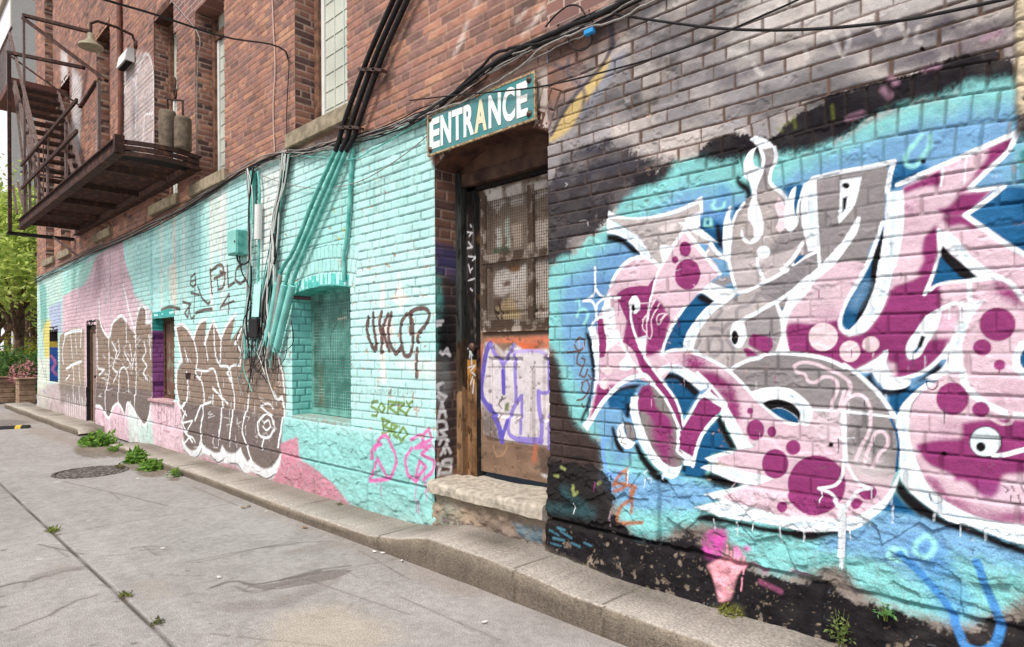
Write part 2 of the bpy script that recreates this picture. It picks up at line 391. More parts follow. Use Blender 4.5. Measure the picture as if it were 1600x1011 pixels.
# soot-black and brown spray left of and above the piece
wash(A, '845,330 880,250 960,215 1010,250 1060,262 1000,305 945,335 910,372 850,440', (66, 61, 64), .055, .95, .5, .3, .22)
wash(A, '845,300 930,300 955,330 900,380 850,420', (54, 50, 53), .07, .75, .4, .3, .25)
for s_ in ('860,285 940,262 1000,250', '880,250 945,225 980,225'): A.stroke(s_, 12, (66, 66, 76), .6, .05)
wash(A, '990,272 1060,256 1110,240 1120,262 1060,282 990,300', (38, 35, 38), .03, .92, .3, .15, .2)
wash(A, '1085,246 1130,212 1200,212 1262,168 1330,140 1420,114 1500,92 1590,85 1600,125 1475,152 1405,170 1340,202 1270,238 1205,262 1120,262', (30, 26, 30), .022, .98, .12, .06, .16)
for s_ in ('1390,120 1400,130', '1445,108 1465,104', '1540,60 1560,52', '1325,185 1345,178', '1380,140 1390,150'): A.stroke(s_, 8, (196, 150, 172), .5, .02)
for s_ in ('1215,200 1222,205', '1300,165 1302,185', '1225,195 1235,190', '1240,182 1243,200'): A.stroke(s_, 4, (112, 122, 44), .5, .012)
wash(A, '845,545 868,560 884,608 902,660 942,692 946,722 930,745 845,735', (62, 51, 48), .02, 1., .15, .1, .25)
# yellow-grey lightning streak beside the sign
A.fill('t1 715,733 800,590 920,440 1000,330 1050,290 1045,350 980,450 900,560 850,650 740,733', (206, 180, 124), .008)
A.stroke('t1 735,700 830,540 910,440 1010,330 1055,230 1050,100', 7, (92, 84, 88), .9, .012)
A.fill('t1 850,650 960,480 1060,290 1140,260 1060,400 930,560 880,620', (150, 152, 164), .012, .8)
for s_ in ('t1 760,340 810,350 830,310 825,380 880,440 910,480 905,545', 't1 1045,60 1050,190 1060,240'): A.stroke(s_, 7, (96, 90, 98), .8, .02)
A.fill('t1 1030,90 1065,80 1070,260 1030,280', (52, 50, 58), .02, .7)

# cyan halo, then blues
A.fill('858,416 880,402 894,400 909,380 940,362 969,322 992,300 1040,280 1054,255 1087,248 1123,252 1161,250 1221,240 1274,234 1330,208 1345,195 1378,180 1408,168 1471,150 1511,132 1538,130 1572,122 1620,112 1900,60 1900,1200 1620,935 1600,932 1570,950 1544,958 1504,968 1472,960 1377,938 1337,909 1315,885 1279,889 1239,899 1200,889 1177,876 1138,836 1120,815 1099,817 1060,822 1046,832 1010,842 974,806 962,762 945,742 940,690 918,676 897,658 880,606 873,568 866,550 858,540', CY_, .016, grain=.12)
A.fill('n8 500,1011 500,960 800,980 940,950 1011,1000 1011,1100 900,1060 700,1060', BL, .03, .5)
A.fill('876,500 884,440 915,412 950,382 1000,348 1060,300 1105,292 1150,305 1200,300 1262,262 1330,232 1400,205 1480,180 1545,165 1590,168 1600,400 1600,640 1400,640 1200,600 1000,700 960,740 930,660 905,600 880,560', BL, .035, .95, grain=.1)
A.fill('935,735 1000,742 1080,752 1150,762 1110,786 1040,796 985,792 950,770', BL, .025, .95)
A.fill('1270,850 1330,815 1400,790 1480,808 1560,838 1640,870 1640,900 1560,880 1480,870 1440,910 1390,880 1340,868', BL, .03, .95)
A.fill('1420,850 1470,850 1500,900 1520,960 1480,960 1450,910', (82, 140, 200), .035, .7)
for s_, a_ in (('m1 80,690 200,660 300,690 240,800 180,900 60,880 20,790', .45), ('m1 200,520 330,470 450,470 520,505 420,525 330,600', .4), ('m2 80,690 260,680 330,720 250,900 200,1011 60,870', .75),
               ('m5 0,20 140,20 150,170 60,170', .4)):
    A.fill(s_, (88, 130, 186), .02, a_)
# deep blue behind the letters
for s_ in ('m1 1011,190 960,270 1011,340 1200,470 1150,240', 'm2 330,620 420,590 420,700 380,800 340,760', 'm2 720,470 760,455 870,440 830,720 780,560', 'm2 215,990 110,800 190,740 250,770',
           'm3 770,190 880,160 1011,180 1100,250 870,350 750,395', 'm3 0,360 70,340 20,500 10,600', 'm4 560,700 720,560 850,470 1100,470 1100,1100 900,930 740,810', 'm8 780,-10 1100,-10 1100,240 960,150 840,80',
           'm5 250,720 340,650 480,640 430,760 410,880 330,800 260,800', 'm6 150,415 60,515 0,585 0,840 36,838 62,725 125,620 225,500 292,460 240,440 190,405',
           'm5 860,-5 770,140 720,230 680,355 770,335 850,332 870,220 940,110 1011,30 1100,-80', 'm5 700,570 800,570 880,630 960,690 900,800 850,870 800,770 730,640',
           'n2 330,470 250,535 190,620 165,700 130,790 110,860 -30,950 0,940 180,930 200,850 220,770 420,722 350,600', 'n1 950,420 1011,310 1100,330 1011,650 800,600',
           'n4 0,395 130,335 240,275 240,315 110,425 40,480 0,540 -40,470', 'n3 870,270 1011,220 960,380 900,460 850,360',
           'n6 800,350 880,440 1000,545 860,520 700,492', 'n3 830,200 1000,150 1011,330 890,450'):
    A.fill(s_, DB, .004)
A.stroke('m2 250,480 250,700 200,760', 16, (70, 130, 186), .5, .05)
for s_ in ('m4 880,680 700,760 1011,720', 'm4 620,700 860,520', 'm4 0,330 200,290'): A.stroke(s_, 14, (62, 128, 182), .5, .05)

# black drop shadows
for s_ in ('m1 245,335 330,338 420,400 480,450 527,508 440,480 380,422 300,395 245,388', 'm5 70,200 100,200 132,330 147,480 137,620 100,785 45,915 28,905 85,760 118,620 118,480 98,330',
           'm2 350,400 372,360 388,410 450,450 472,510 456,580 440,680 462,770 487,800 487,862 450,892 418,830 413,720 435,600 430,520 372,462', 'm2 190,752 222,760 242,850 247,995 205,900',
           'm6 140,428 182,393 300,450 250,492 180,462', 'm6 783,466 870,410 965,362 900,420 850,480 815,542', 'm5 670,540 720,518 800,528 900,590 982,670 942,714 862,640 782,572 700,578',
           'n2 300,472 335,448 390,570 472,712 410,722 350,622 310,520', 'm5 250,716 330,650 400,618 522,602 480,642 380,652 310,682',
           'n1 390,60 422,40 427,168 393,160', 'n1 275,236 300,236 327,330 382,420 372,448 332,424 294,335', 'n1 455,372 490,366 540,460 600,540 660,600 755,652 740,694 660,664 570,592 498,490',
           'n5 75,216 180,206 300,248 412,287 360,308 250,292 130,254', 'n5 60,562 72,533 190,513 300,548 500,588 700,620 900,648 1011,652 1011,712 850,704 650,662 450,624 250,582 120,578',
           'n6 0,635 200,652 360,638 500,625 420,667 300,692 120,718 0,700', 'n3 660,150 720,100 730,160 790,240 850,252 920,250 1020,205 1010,240 920,285 800,292 740,240',
           'n4 0,358 120,318 220,238 330,138 367,148 362,192 260,252 120,322 0,392', 'n1 830,560 860,532 872,560 850,600',
           'n6 800,340 838,235 870,330 940,410 1020,470 1020,560 930,480', 'n7 5,330 35,240 62,300 150,380 250,460 420,570 560,610 700,668 900,738 1080,790 1080,860 850,792 650,712 450,642 250,562 120,482 40,402',
           'm3 95,793 107,860 92,902 40,912 58,872', 'm7 0,380 110,308 62,370 0,410'):
    A.fill(s_, BK, .003)
A.fill('n5 75,216 180,206 300,248 412,287 360,308 250,292 130,254', BK, .01, .8)

# letter bodies
def body(s_, col, **k): A.fill(s_, col, .002, **k)
# pink mass on the left
body('m1 540,512 610,540 665,588 760,428 855,300 1000,480 1100,560 m6 330,245 250,310 150,405 50,520 -5,590 m5 860,-5 770,132 720,232 672,372 800,440 650,620 600,610 450,560 350,610 270,690 190,780 115,912 95,890 130,740 165,600 182,400 165,200 170,90 215,0 m1 215,940 235,830 270,740 310,660 360,590 440,530', PK)
body('m1 250,205 430,215 620,205 800,165 972,88 987,150 860,205 930,275 1011,350 1100,430 m6 120,-10 205,90 395,140 390,20 350,100 250,0 m1 1011,500 940,390 855,290 760,430 665,590 600,530 530,400 400,290', BG_)
for s_ in ('m1 530,390 620,385 590,440 540,420', 'm1 500,300 640,290 700,320 800,265 830,260 790,330 720,350 600,345 520,350', 'm1 810,180 870,165 880,190 820,210'):
    A.fill(s_, (176, 168, 166), .004)
A.fill('m1 640,290 690,270 800,240 780,300 700,320', (218, 206, 204), .005)
body('m2 545,150 610,130 655,200 650,300 615,400 640,460 715,520 748,600 762,790 800,800 840,690 870,520 890,455 m3 180,300 745,190 725,400 705,640 600,860 560,1000 m7 510,290 430,430 0,470 -180,560 m6 780,440 600,545 450,640 540,385 455,375 395,130 360,90 m2 330,1011 320,780 400,620 440,560 520,480', GY)
A.fill('m2 520,480 640,480 720,540 680,600 660,760 690,830 610,950 330,1011 330,800 410,640 520,650', (172, 163, 160), .01)
body('m6 395,135 470,130 620,110 860,60 960,0 m2 890,880 880,1011 m6 950,60 850,200 680,305 540,380 455,375 430,280', (190, 180, 180))
body('m2 690,545 735,600 745,790 700,832 665,790 690,720 662,612', (224, 202, 208))
A.fill('m6 265,310 330,270 430,260 440,300 340,345', GY, .006)
A.fill('m6 400,10 620,0 640,60 470,150 400,220', (172, 163, 161), .01)
A.fill('m3 185,310 330,280 340,460 190,490', (150, 142, 146), .004, .5)
# grey diagonal and middle oval
body('m6 540,385 700,310 860,210 1011,130 1011,270 780,440 600,550 450,640 430,500', (132, 127, 129))
body('m6 110,865 145,730 215,620 300,525 400,450 540,382 640,350 700,440 780,450 815,560 825,690 800,800 760,880 680,880 560,910 470,960 400,1005 300,930 200,885', (184, 175, 173))
A.fill('m6 540,600 640,540 770,470 805,560 800,700 795,780 760,870 640,885 560,830 545,700', (152, 146, 147), .006)
for s_ in ('m6 280,620 345,530 310,500', 'm6 460,600 470,520 560,485 640,410 720,440', 'm6 250,672 330,680 350,700 400,630 450,630', 'm6 140,705 170,760 138,830', 'm6 240,840 255,765 295,735 340,775 340,850 290,890 245,865',
           'm6 395,700 385,760 430,830 420,980', 'm6 310,470 450,440', 'm6 620,400 800,370'):
    A.stroke(s_, 6, (152, 145, 147), .95, .004)
# ribbon and lower left letters
body('m5 670,380 750,342 860,336 960,352 n2 100,-50 200,-15 300,35 400,97 480,172 560,262 640,352 700,420 720,480 620,640 590,700 510,590 440,470 375,365 290,240 200,180 100,110 0,75 m5 900,490 800,455 700,460 650,510', PK)
for s_, sf in (('m5 820,400 900,380 1011,420 1050,470 960,500 880,470', .02), ('n2 150,105 290,110 380,180 450,235 330,235 265,232 200,170', .008), ('n2 300,235 440,245 465,330 480,420 500,480 430,460 375,365', .014),
               ('n2 380,160 470,220 420,240 330,235', .02), ('n2 380,370 470,360 490,470 440,470', .012)):
    A.fill(s_, MG, sf)
body('m5 500,690 520,630 580,614 640,650 720,740 782,860 810,950 815,1011 n1 810,280 805,400 845,440 842,520 825,545 770,562 700,530 620,440 570,340 520,230 490,110 485,20', (136, 131, 129))
A.fill('m5 488,700 520,630 590,615 610,680 640,800 735,880 760,1011 740,1011 540,830 490,830', MG, .006)
A.fill('n1 600,120 735,180 760,300 762,480 772,558 700,530 640,450 590,300', MG, .02)
body('n2 42,545 110,432 205,265 265,228 330,312 378,370 300,455 220,545 165,640 125,755 105,785 10,735 0,600', MG)
body('m5 375,225 365,275 440,330 482,400 512,490 600,600 620,612 702,720 772,850 815,980 850,945 800,772 750,692 690,612 640,542 540,397 478,270', MG)
# face and arm
A.fill('m5 365,-10 395,85 375,210 380,275 480,270 560,230 547,385 600,380 690,300 715,180 740,110 690,0 640,-60 430,-40', MG, .003)
A.fill('m5 640,10 720,60 700,230 640,340 600,380 580,300', MG, .03, .7)
body('m1 648,632 605,780 580,880 560,1011 395,1011 340,885 318,812 372,768 505,740 565,742 600,690', MG)
A.fill('m1 300,790 380,750 390,830 340,860', MG, .012, .55)
body('m5 165,95 205,82 228,200 242,280 226,390 186,402 178,300', MG)
A.fill('m5 130,890 105,905 150,720 170,608 330,610 250,705 165,810', MG, .006)
A.fill('m5 165,600 190,470 200,400 240,390 230,480 300,600', (214, 160, 190), .02, .8)
A.fill('m5 420,480 520,520 430,560 330,620 340,540', (222, 170, 196), .02, .6)
# big spotted body
body('n2 400,97 470,52 560,12 640,-5 m6 680,880 800,868 1011,882 m7 100,885 200,900 300,930 400,980 n3 500,50 600,120 700,210 790,300 860,400 905,490 930,600 935,740 915,880 870,1000 n6 770,310 690,430 580,540 500,630 300,650 0,630 n5 800,625 600,580 400,560 200,513 60,462 250,415 140,362 380,305 430,292 250,222 90,155 200,138 130,84 320,25 n2 470,715 590,700 640,600 720,480 640,352 560,262 480,172', PK)
body('n2 405,97 470,52 560,12 640,-5 m6 680,880 800,868 1011,882 m7 100,885 200,900 300,930 400,980 n3 500,50 600,120 700,210 790,300 860,400 905,490 930,600 935,740 900,920 700,930 520,800 500,540 330,470 n2 900,250 780,225 650,240 560,262 480,172', GY)
A.fill('n3 250,430 500,450 500,620 300,650 230,520', (222, 204, 210), .03, .9)
A.fill('n3 500,760 700,740 900,900 820,1000 560,980', (196, 186, 186), .02, .9)
A.fill('n3 520,900 620,960 700,940 840,1000 800,1011 500,1011', (226, 200, 210), .03, .6)
# right-hand pink masses
body('m6 850,640 905,520 1011,360 m7 0,465 150,325 330,165 470,140 570,165 530,250 430,430 375,560 362,680 430,735 560,700 640,605 720,475 760,365 830,0 m8 40,0 m4 50,480 55,462 300,340 600,205 955,48 870,200 740,310 585,475 750,490 760,495 540,685 720,810 900,930 1100,1050 m8 1100,620 1100,1200 n4 1011,545 880,530 770,485 650,405 560,300 525,200 515,0 410,0 330,100 230,195 100,245 0,265 m7 760,1011 740,940 720,862 620,932 480,1003 400,980 300,930 200,900 100,885 m6 1011,882 880,862 840,760', PK)
# magenta runs
A.fill('m7 755,370 930,300 1011,255 1150,260 1150,620 1011,760 960,860 900,865 850,960 745,940 722,855 620,930 480,1003 300,925 100,872 -150,860 m6 860,800 845,700 860,640 m7 0,628 150,635 360,600 362,690 430,738 560,702 650,602 722,478', MG, .003)
A.fill('m7 100,600 360,480 362,600 180,640', MG, .03, .45)
A.fill('m7 -60,480 150,350 300,330 340,440 100,480', (178, 166, 170), .03, .6)
A.fill('n4 0,75 100,112 220,0 400,0 335,92 230,192 100,242 0,262', MG, .003)
A.fill('m8 -20,440 130,402 280,375 235,485 280,590 200,700 140,830 88,950 95,1030 -20,1030', MG, .004)
A.fill('m8 230,560 340,600 260,690 180,740', MG, .02, .6)
A.fill('m8 240,880 300,858 430,850 342,1000 190,1000', MG, .006)
A.fill('m8 340,690 490,690 450,800 320,790', (214, 150, 184), .03, .7)
A.fill('m8 290,-5 330,-5 326,200 300,320 275,382 160,345 218,230 208,160 238,50', MG, .004)
A.fill('m4 52,466 200,405 350,330 372,455 200,470 55,520', MG, .006)
A.fill('m4 360,330 470,285 460,330 390,380', MG, .03, .7)
A.fill('m4 60,590 170,560 150,690 60,700', MG, .03, .9)
A.fill('m4 55,735 180,730 140,820 60,830', MG, .04, .8)
A.fill('m4 725,160 952,50 866,195 750,292 605,420 520,520 480,512 585,420 650,320 710,250', MG, .005)
A.fill('m4 310,628 400,625 470,560 505,520 755,492 540,685 385,690', MG, .004)
A.fill('m4 350,702 540,690 650,788 590,792 520,765 420,782', MG, .004)
A.fill('m4 208,1011 228,872 322,752 332,1011', MG, .004)
A.fill('m8 725,402 830,398 1030,560 1030,640 900,560 780,490', MG, .012)
# lower right creature
body('n4 300,295 180,390 120,480 105,600 110,740 150,900 n7 130,120 180,200 260,300 350,390 500,480 700,560 1100,620 1100,-400 n4 1011,545 880,530 770,485 650,405 560,300 525,210 400,225', PK)
A.fill('n4 160,790 300,750 520,740 520,610 760,580 1050,590 1050,1011 430,1011 340,970 240,920', MG, .006)
A.fill('n4 200,740 360,640 510,610 520,740', MG, .03, .6)
A.fill('n4 700,380 1050,330 1050,430 800,420', MG, .03, .5)
A.fill('n7 160,-30 1100,-30 1100,100 1011,98 930,130 850,200 830,280 790,370 730,405 700,400 610,310 540,260 470,265 430,190 300,140', MG, .003)
A.fill('n7 690,300 820,290 760,390 700,370', (150, 90, 160), .03, .6)
A.fill('n7 145,80 190,180 270,300 380,400 500,482 700,562 1100,620 1100,480 830,500 640,450 400,380 330,250 230,222 180,120', MG, .01, .85)
A.fill('n7 540,400 800,440 830,500 640,520', PK, .02, .8)

# white bodies
for s_ in ('m1 245,325 245,225 258,148 345,188 500,200 700,163 860,108 998,30 1005,165 975,180 980,265 930,275 860,205 985,150 970,90 800,165 620,205 430,215 250,207 380,285 480,350 560,450 602,560 520,505 440,410 340,345',
           'm1 650,430 690,415 760,430 680,560', 'm1 800,240 900,245 1011,310 1120,400 1011,370 900,300 830,255', 'm1 855,225 980,180 980,270 930,280',
           'm5 100,170 150,148 180,300 176,480 168,600 130,722 100,862 125,915 90,982 50,930 100,845 145,620 150,480 130,330', 'm5 205,0 295,0 312,170 230,175', 'm5 230,180 320,180 350,260 240,350',
           'm5 345,445 400,385 442,430 455,470 400,502 345,492', 'm5 478,242 550,222 547,388 500,322', 'm1 205,1011 215,930 240,820 270,790 270,860 270,1011 m5 290,0 270,80 210,70',
           'm6 28,850 60,720 130,613 230,498 330,430 430,383 475,383 400,452 300,527 215,622 150,722 115,852', 'm6 148,405 250,308 340,342 465,380 340,440 300,458 180,393',
           'm6 762,470 785,465 817,545 850,480 900,420 975,360 1100,270 1011,400 905,520 865,610 845,700 862,800 885,862 760,872 797,780 812,660',
           'm5 640,505 680,463 760,453 860,478 960,538 1020,590 1040,640 n2 375,365 345,392 180,290 260,225 m5 980,660 890,588 800,526 720,512 668,558',
           'n2 345,390 378,363 440,470 510,590 592,700 470,717 390,558 335,446',
           'n1 428,0 485,0 490,110 522,230 572,340 622,440 702,530 772,560 830,545 800,625 770,645 680,602 600,522 540,432 480,322 448,200 425,100', 'n1 805,405 860,440 925,475 915,550 850,540 845,450',
           'm5 480,680 432,750 430,860 n1 428,30 488,20 m5 488,720',
           'n2 570,268 650,240 780,223 880,243 960,288 1040,370 1060,460 1020,540 960,522 900,530 800,490 700,420 630,350',
           'n5 105,80 320,25 355,38 160,84 330,158 560,213 655,240 520,292 420,297 240,222 70,155 110,138 190,135', 'n5 112,360 330,313 450,300 262,372 300,402 500,460 700,520 900,558 1011,575 1011,642 800,627 600,582 400,562 200,517 38,460 150,434 250,414',
           'n6 0,525 200,540 380,555 560,505 690,415 770,315 830,200 840,205 800,335 720,470 640,540 500,632 300,652 0,634',
           'm2 515,150 455,190 418,270 413,372 460,432 480,520 448,640 448,720 485,780 490,862 455,897 418,860 398,790 393,860 440,912 500,907 552,850 568,760 547,660 522,580 520,470 560,372 577,300 560,312 500,300 487,250 497,190',
           'm2 462,90 492,60 560,73 640,128 652,152 540,162 490,112', 'm2 765,560 800,478 828,458 820,560 830,700 800,802 770,800 738,760 738,640', 'm2 300,618 317,618 307,700 325,780 305,1030 253,1011 248,800 270,700',
           'm3 75,345 145,288 178,300 192,600 207,860 110,872 95,790 60,620', 'm3 145,850 207,850 205,1005 190,870', 'm3 360,310 537,283 470,522 430,572 360,657 353,620 365,450', 'm3 500,598 527,600 512,690 440,822 300,1005 195,1005 330,860 430,720',
           'm7 390,-10 450,-10 300,190 140,322 0,480 -60,530 -60,470 0,350 180,200 290,90', 'm3 735,402 862,388 872,500 867,700 832,900 800,1011 680,1011 700,800 715,670',
           'm7 690,0 832,0 792,200 752,372 702,522 640,612 560,702 430,737 400,690 480,640 540,560 600,430 640,300 668,150',
           'm8 335,0 400,8 480,58 560,168 680,268 850,378 640,377 520,260 410,165 365,113 345,150', 'm8 360,620 352,690 312,800 240,900 180,990 100,1002 88,940 140,850 200,750 280,680',
           'm8 500,580 702,548 602,680 552,800 522,900 522,1020 350,1020 440,850 492,700', 'n4 230,255 360,180 410,80 420,0 520,0 532,212 400,228 290,290',
           'n4 240,288 130,378 40,480 5,600 10,800 30,960 n7 30,200 60,292 150,382 250,462 420,572 600,622 800,692 1100,790 1100,625 700,562 500,482 350,392 260,302 180,142 130,0 n4 110,740 105,600 120,480 180,390 300,300',
           'm7 475,1005 620,930 700,870 705,850 745,840 745,880 735,930 760,1011 n3 900,150 980,165 1030,170 1010,215 920,248 840,250 760,180 720,110 640,115 590,95'):
    A.fill(s_, WH, .002)
# pale blue-white modelling on the thick white bands
for s_ in ('n6 60,580 300,600 480,590', 'n7 80,190 200,330 400,500 700,620 1000,700', 'n4 60,540 55,700 70,900', 'm7 780,20 740,250 660,470 560,620', 'm8 480,900 560,680', 'm8 430,60 600,240', 'n2 880,280 960,380 1000,470', 'n1 450,100 500,330 640,530 770,610',
           'n5 160,470 500,530 900,600', 'n5 160,110 400,230', 'm3 130,340 150,800', 'm3 790,420 780,900', 'm1 300,270 450,370 560,500', 'm6 80,800 140,660 280,490', 'm5 700,480 860,520 1000,620', 'n2 390,420 480,620'):
    A.stroke(s_, 6, WH2, .9, .006)
# outlines
OUT = 5.2
for s_, wd in (('m1 600,540 665,592 760,430 855,290 940,400 1011,490', 5), ('m6 120,-10 205,95 328,242', 4.2), ('m1 665,590 640,640 600,790 575,900 560,1011', 3.2), ('m1 530,508 440,530 360,590 312,660 272,740', 5),
               ('m6 400,60 398,130 412,210 455,372', 4), ('m6 420,388 540,378 650,322 760,270 860,208', 4.5), ('m6 440,645 520,600 600,560 700,500 770,462', 5), ('m6 765,470 1011,305', 5),
               ('m6 205,85 235,60', 3), ('m6 250,0 310,80 395,135', 5), ('m6 620,120 632,200 682,302', 4), ('m6 815,205 900,120 975,0', 5),
               ('m5 425,0 430,100 470,240 540,390 640,530 700,610 760,690 800,760 850,930 900,840 980,700 n2 180,310 262,225', 3.6), ('m5 325,190 365,300 450,440 530,530 610,610 700,720 770,850 805,940 815,1011', 3.6),
               ('n1 808,240 803,390 800,430 848,470', 4), ('m5 115,905 190,780 290,660 380,585 470,548 545,540 605,605', 6), ('m5 860,-5 770,132 715,235 672,372 750,342 860,336 960,352 n2 100,-50 200,-15 300,35 400,97 480,172 560,262 640,352', 4.2),
               ('n2 300,462 220,552 165,650 130,772 112,850', 4.5), ('n2 150,112 262,225 375,365', 4), ('n2 400,97 470,52 560,12 640,-5 m6 680,880 800,868 1011,882 m7 100,885 200,900 300,930 400,980 n3 500,50 600,120 700,210 790,300 860,400 900,460', 5),
               ('m4 10,445 100,410 300,320 600,190 955,35', 6.5), ('m4 962,45 870,200 750,312 585,470 600,482 850,462 720,570 545,688 720,812 900,935 1100,1040', 6), ('m8 335,-5 345,180 300,332 225,505', 4.5),
               ('m8 268,468 330,422 450,400 600,392 850,382 1011,545', 5.5), ('m8 580,400 582,560', 5), ('m8 510,572 430,585 340,632 250,685 170,800 110,880 92,960 112,1005 n4 160,85 220,-5', 5), ('n4 0,268 100,250 230,198 345,100 420,0', 5),
               ('n4 520,190 545,300 640,410 770,490 900,540 1080,556', 8), ('n4 1000,-10 955,80 960,170 1020,240', 9), ('m3 150,295 400,238 600,203 792,162', 5.5), ('m3 788,165 752,300 738,400', 6), ('m3 700,640 650,800 570,1000', 4.5),
               ('m7 650,20 600,130 520,282 430,432 378,560 366,660 430,715 520,675', 5), ('m3 -10,980 100,912 192,868 205,1000', 4), ('m2 655,150 670,240 632,340 622,420 650,462 720,520 758,590 752,700 758,780 785,812 825,760 838,680 842,600 880,480', 4.2),
               ('m2 545,165 572,240 558,322', 4.5), ('m2 320,770 360,670 418,592', 3.5), ('m4 370,330 355,455', 2.5), ('m4 555,235 540,440', 1.5)):
    A.stroke(s_, wd*1.22, WH, 1, .0012)
A.stroke('n3 872,480 918,600 928,740 912,890', 4, DB)
A.stroke('n3 250,405 560,425 905,465', 4, WH, .95)
A.stroke('n3 420,630 575,628', 2.4, WH, .8)
# blue and black holes
for s_, cc in (('n2 720,405 800,393 880,425 948,480 940,512 860,492 780,452', DB), ('n2 658,358 720,330 820,328 912,370 962,430 955,502 940,470 880,422 800,390 720,407', BK),
               ('m7 655,30 610,160 540,290 450,430 390,560 385,640 430,687 470,650 540,560 600,430 640,280 668,150', DB), ('m3 715,668 702,800 680,942 620,950 660,830 690,740', BK), ('m7 660,20 697,5 668,160 640,332 600,432 520,592 478,632 520,510 580,400 605,280 620,150', BK),
               ('m8 345,200 640,372 540,387 400,402 300,432 278,452', DB), ('m8 350,190 370,118 412,168 520,258 642,367 540,382 450,312', BK),
               ('m8 165,930 200,918 150,972 133,962', DB), ('m8 200,828 232,840 202,920 163,932', BK), ('m2 830,500 860,452 880,460 850,560 825,702 812,610', DB), ('m3 0,960 40,900 92,903 0,978', DB),
               ('n4 1050,-10 985,70 985,150 1050,220', DB)):
    A.fill(s_, cc, .002)
A.stroke('m7 560,330 480,480', 12, (150, 190, 220), .5, .05)
A.ell('m3', 410, 352, 29, 23, BK); A.fill('m3 383,450 420,443 402,542 384,567', BK)
A.ell('m6', 475, 720, 68, 108, WH); A.ell('m6', 445, 745, 27, 56, BK); A.stroke('m6 530,640 545,740 515,810', 3, GY, .6)
A.ell('m6', 668, 68, 54, 50, WH)
for s_ in ('m6 565,740 590,713 740,747 747,822 700,872 640,850 553,800', 'm6 508,838 540,828 632,887 540,897'): A.fill(s_, MG)
A.stroke('m6 555,825 650,868', 2.5, PK)
# spots
for tl, x, y, rx, ry in (('n2', 565, 415, 22, 26), ('n2', 607, 565, 71, 82), ('n2', 738, 580, 37, 43), ('n2', 905, 705, 57, 57), ('n2', 765, 832, 104, 116), ('n3', 95, 704, 57, 58), ('n6', 182, 290, 228, 232), ('n5', 735, 457, 38, 43), ('n6', 585, 350, 72, 62), ('n6', 500, 437, 43, 38),
                         ('n4', 445, 420, 127, 128), ('n4', 670, 505, 70, 62), ('n4', 818, 152, 47, 42), ('m8', 680, 925, 73, 66), ('m8', 800, 742, 144, 133), ('m1', 860, 450, 48, 60), ('m1', 777, 535, 26, 31), ('m1', 880, 650, 102, 122)):
    A.ell(tl, x, y, rx, ry, MG, soft=.0015)
for tl, x, y, rx, ry in (('m7', 230, 740, 115, 112), ('m7', 443, 855, 82, 85), ('m7', 608, 798, 68, 62), ('m5', 225, 602, 37, 47), ('m5', 240, 500, 46, 36)):
    A.ell(tl, x, y, rx, ry, (234, 210, 214), soft=.002)
A.drip(1173, 644, 8, 2, MG); A.drip(1364, 552, 6, 2, PK); A.drip(1561, 574, 9, 2, MG)
# eyes, sparkle, loops
A.ell('m1', 460, 890, 46, 72, WH); A.ell('m1', 447, 915, 16, 25, BK); A.drip(988, 484, 8, 2, BK)
A.ell('n4', 705, 760, 127, 124, BK); A.ell('n4', 705, 760, 119, 116, (226, 238, 242)); A.stroke('n4 585,728 700,735 830,742', 2.6, BK); A.ell('n4', 670, 800, 38, 38, BK)
A.stroke('n4 770,870 860,862 960,835 1040,815', 7, WH); A.stroke('n4 770,340 860,405 900,520 905,612 850,622 720,558', 4.6, PK); A.stroke('n4 940,395 1011,520', 6, PK, .9)
A.stroke('n4 235,285 330,280 325,320 290,350 250,330 240,290', 1.8, BK); A.stroke('n4 190,380 130,460 108,560', 1.4, (70, 60, 70), .8)
A.stroke('n7 262,365 280,410', 2.5, BK); A.stroke('n7 280,370 350,385 360,420 320,440 280,420', 1.2, BK, .7); A.stroke('n7 685,660 715,625 760,645 800,640 840,690 880,690 910,670', 1.2, BK, .7)
for s_ in ('n7 850,300 890,330 870,350', 'n7 915,300 935,340', 'n7 985,290 1011,350', 'n7 910,375 905,420', 'n7 965,370 985,440 920,440', 'n7 850,270 1011,285'): A.stroke(s_, 2.2, (60, 45, 60), .8)
for s_ in ('m1 148,595 150,680 150,765', 'm1 150,765 130,820 62,862', 'm1 155,768 200,822 345,835', 'm1 62,858 130,868 155,920 165,1000 m5 170,95', 'm1 240,832 172,880 158,935', 'm5 105,170 165,90 235,75'):
    A.stroke(s_, 4, WH, .97)
for s_ in ('m1 570,885 620,850 585,920', 'm1 500,880 575,875', 'm1 630,850 560,960 520,1011', 'm1 660,880 600,990', 'm1 705,965 660,1011', 'm5 560,60 525,110 525,170 550,200', 'm5 590,0 555,90 555,160 560,240 582,248 597,200 590,100 640,10', 'm5 700,50 650,60 635,120 650,140 700,65', 'm1 720,960 680,1000'):
    A.stroke(s_, 2., (238, 214, 222), .95)
for s_ in ('n3 190,130 120,100 105,60 150,35 260,40 380,90 470,130 540,190 545,250 510,330 480,400', 'n3 190,130 220,182 280,187 330,150 400,150 445,190 440,270 410,340 400,420 415,460 450,430 480,330 500,260', 'n3 450,630 490,440 520,330 580,290 650,300 700,370 710,480 690,600 640,680 590,800',
           'n3 720,862 780,750 840,690 842,620 800,580 750,590 720,660 680,740 660,850'):
    A.stroke(s_, 5.2, (228, 204, 212), .95)
A.stroke('n3 500,440 500,640 508,780', 7, WH); A.stroke('n6 395,80 380,220 335,290 200,320', 4.6, WH); A.stroke('n6 200,320 300,362 370,470', 5, WH); A.stroke('n6 405,80 450,180 530,290 615,320', 4.6, WH); A.stroke('n6 615,318 510,340 450,410 405,500', 4.6, WH)
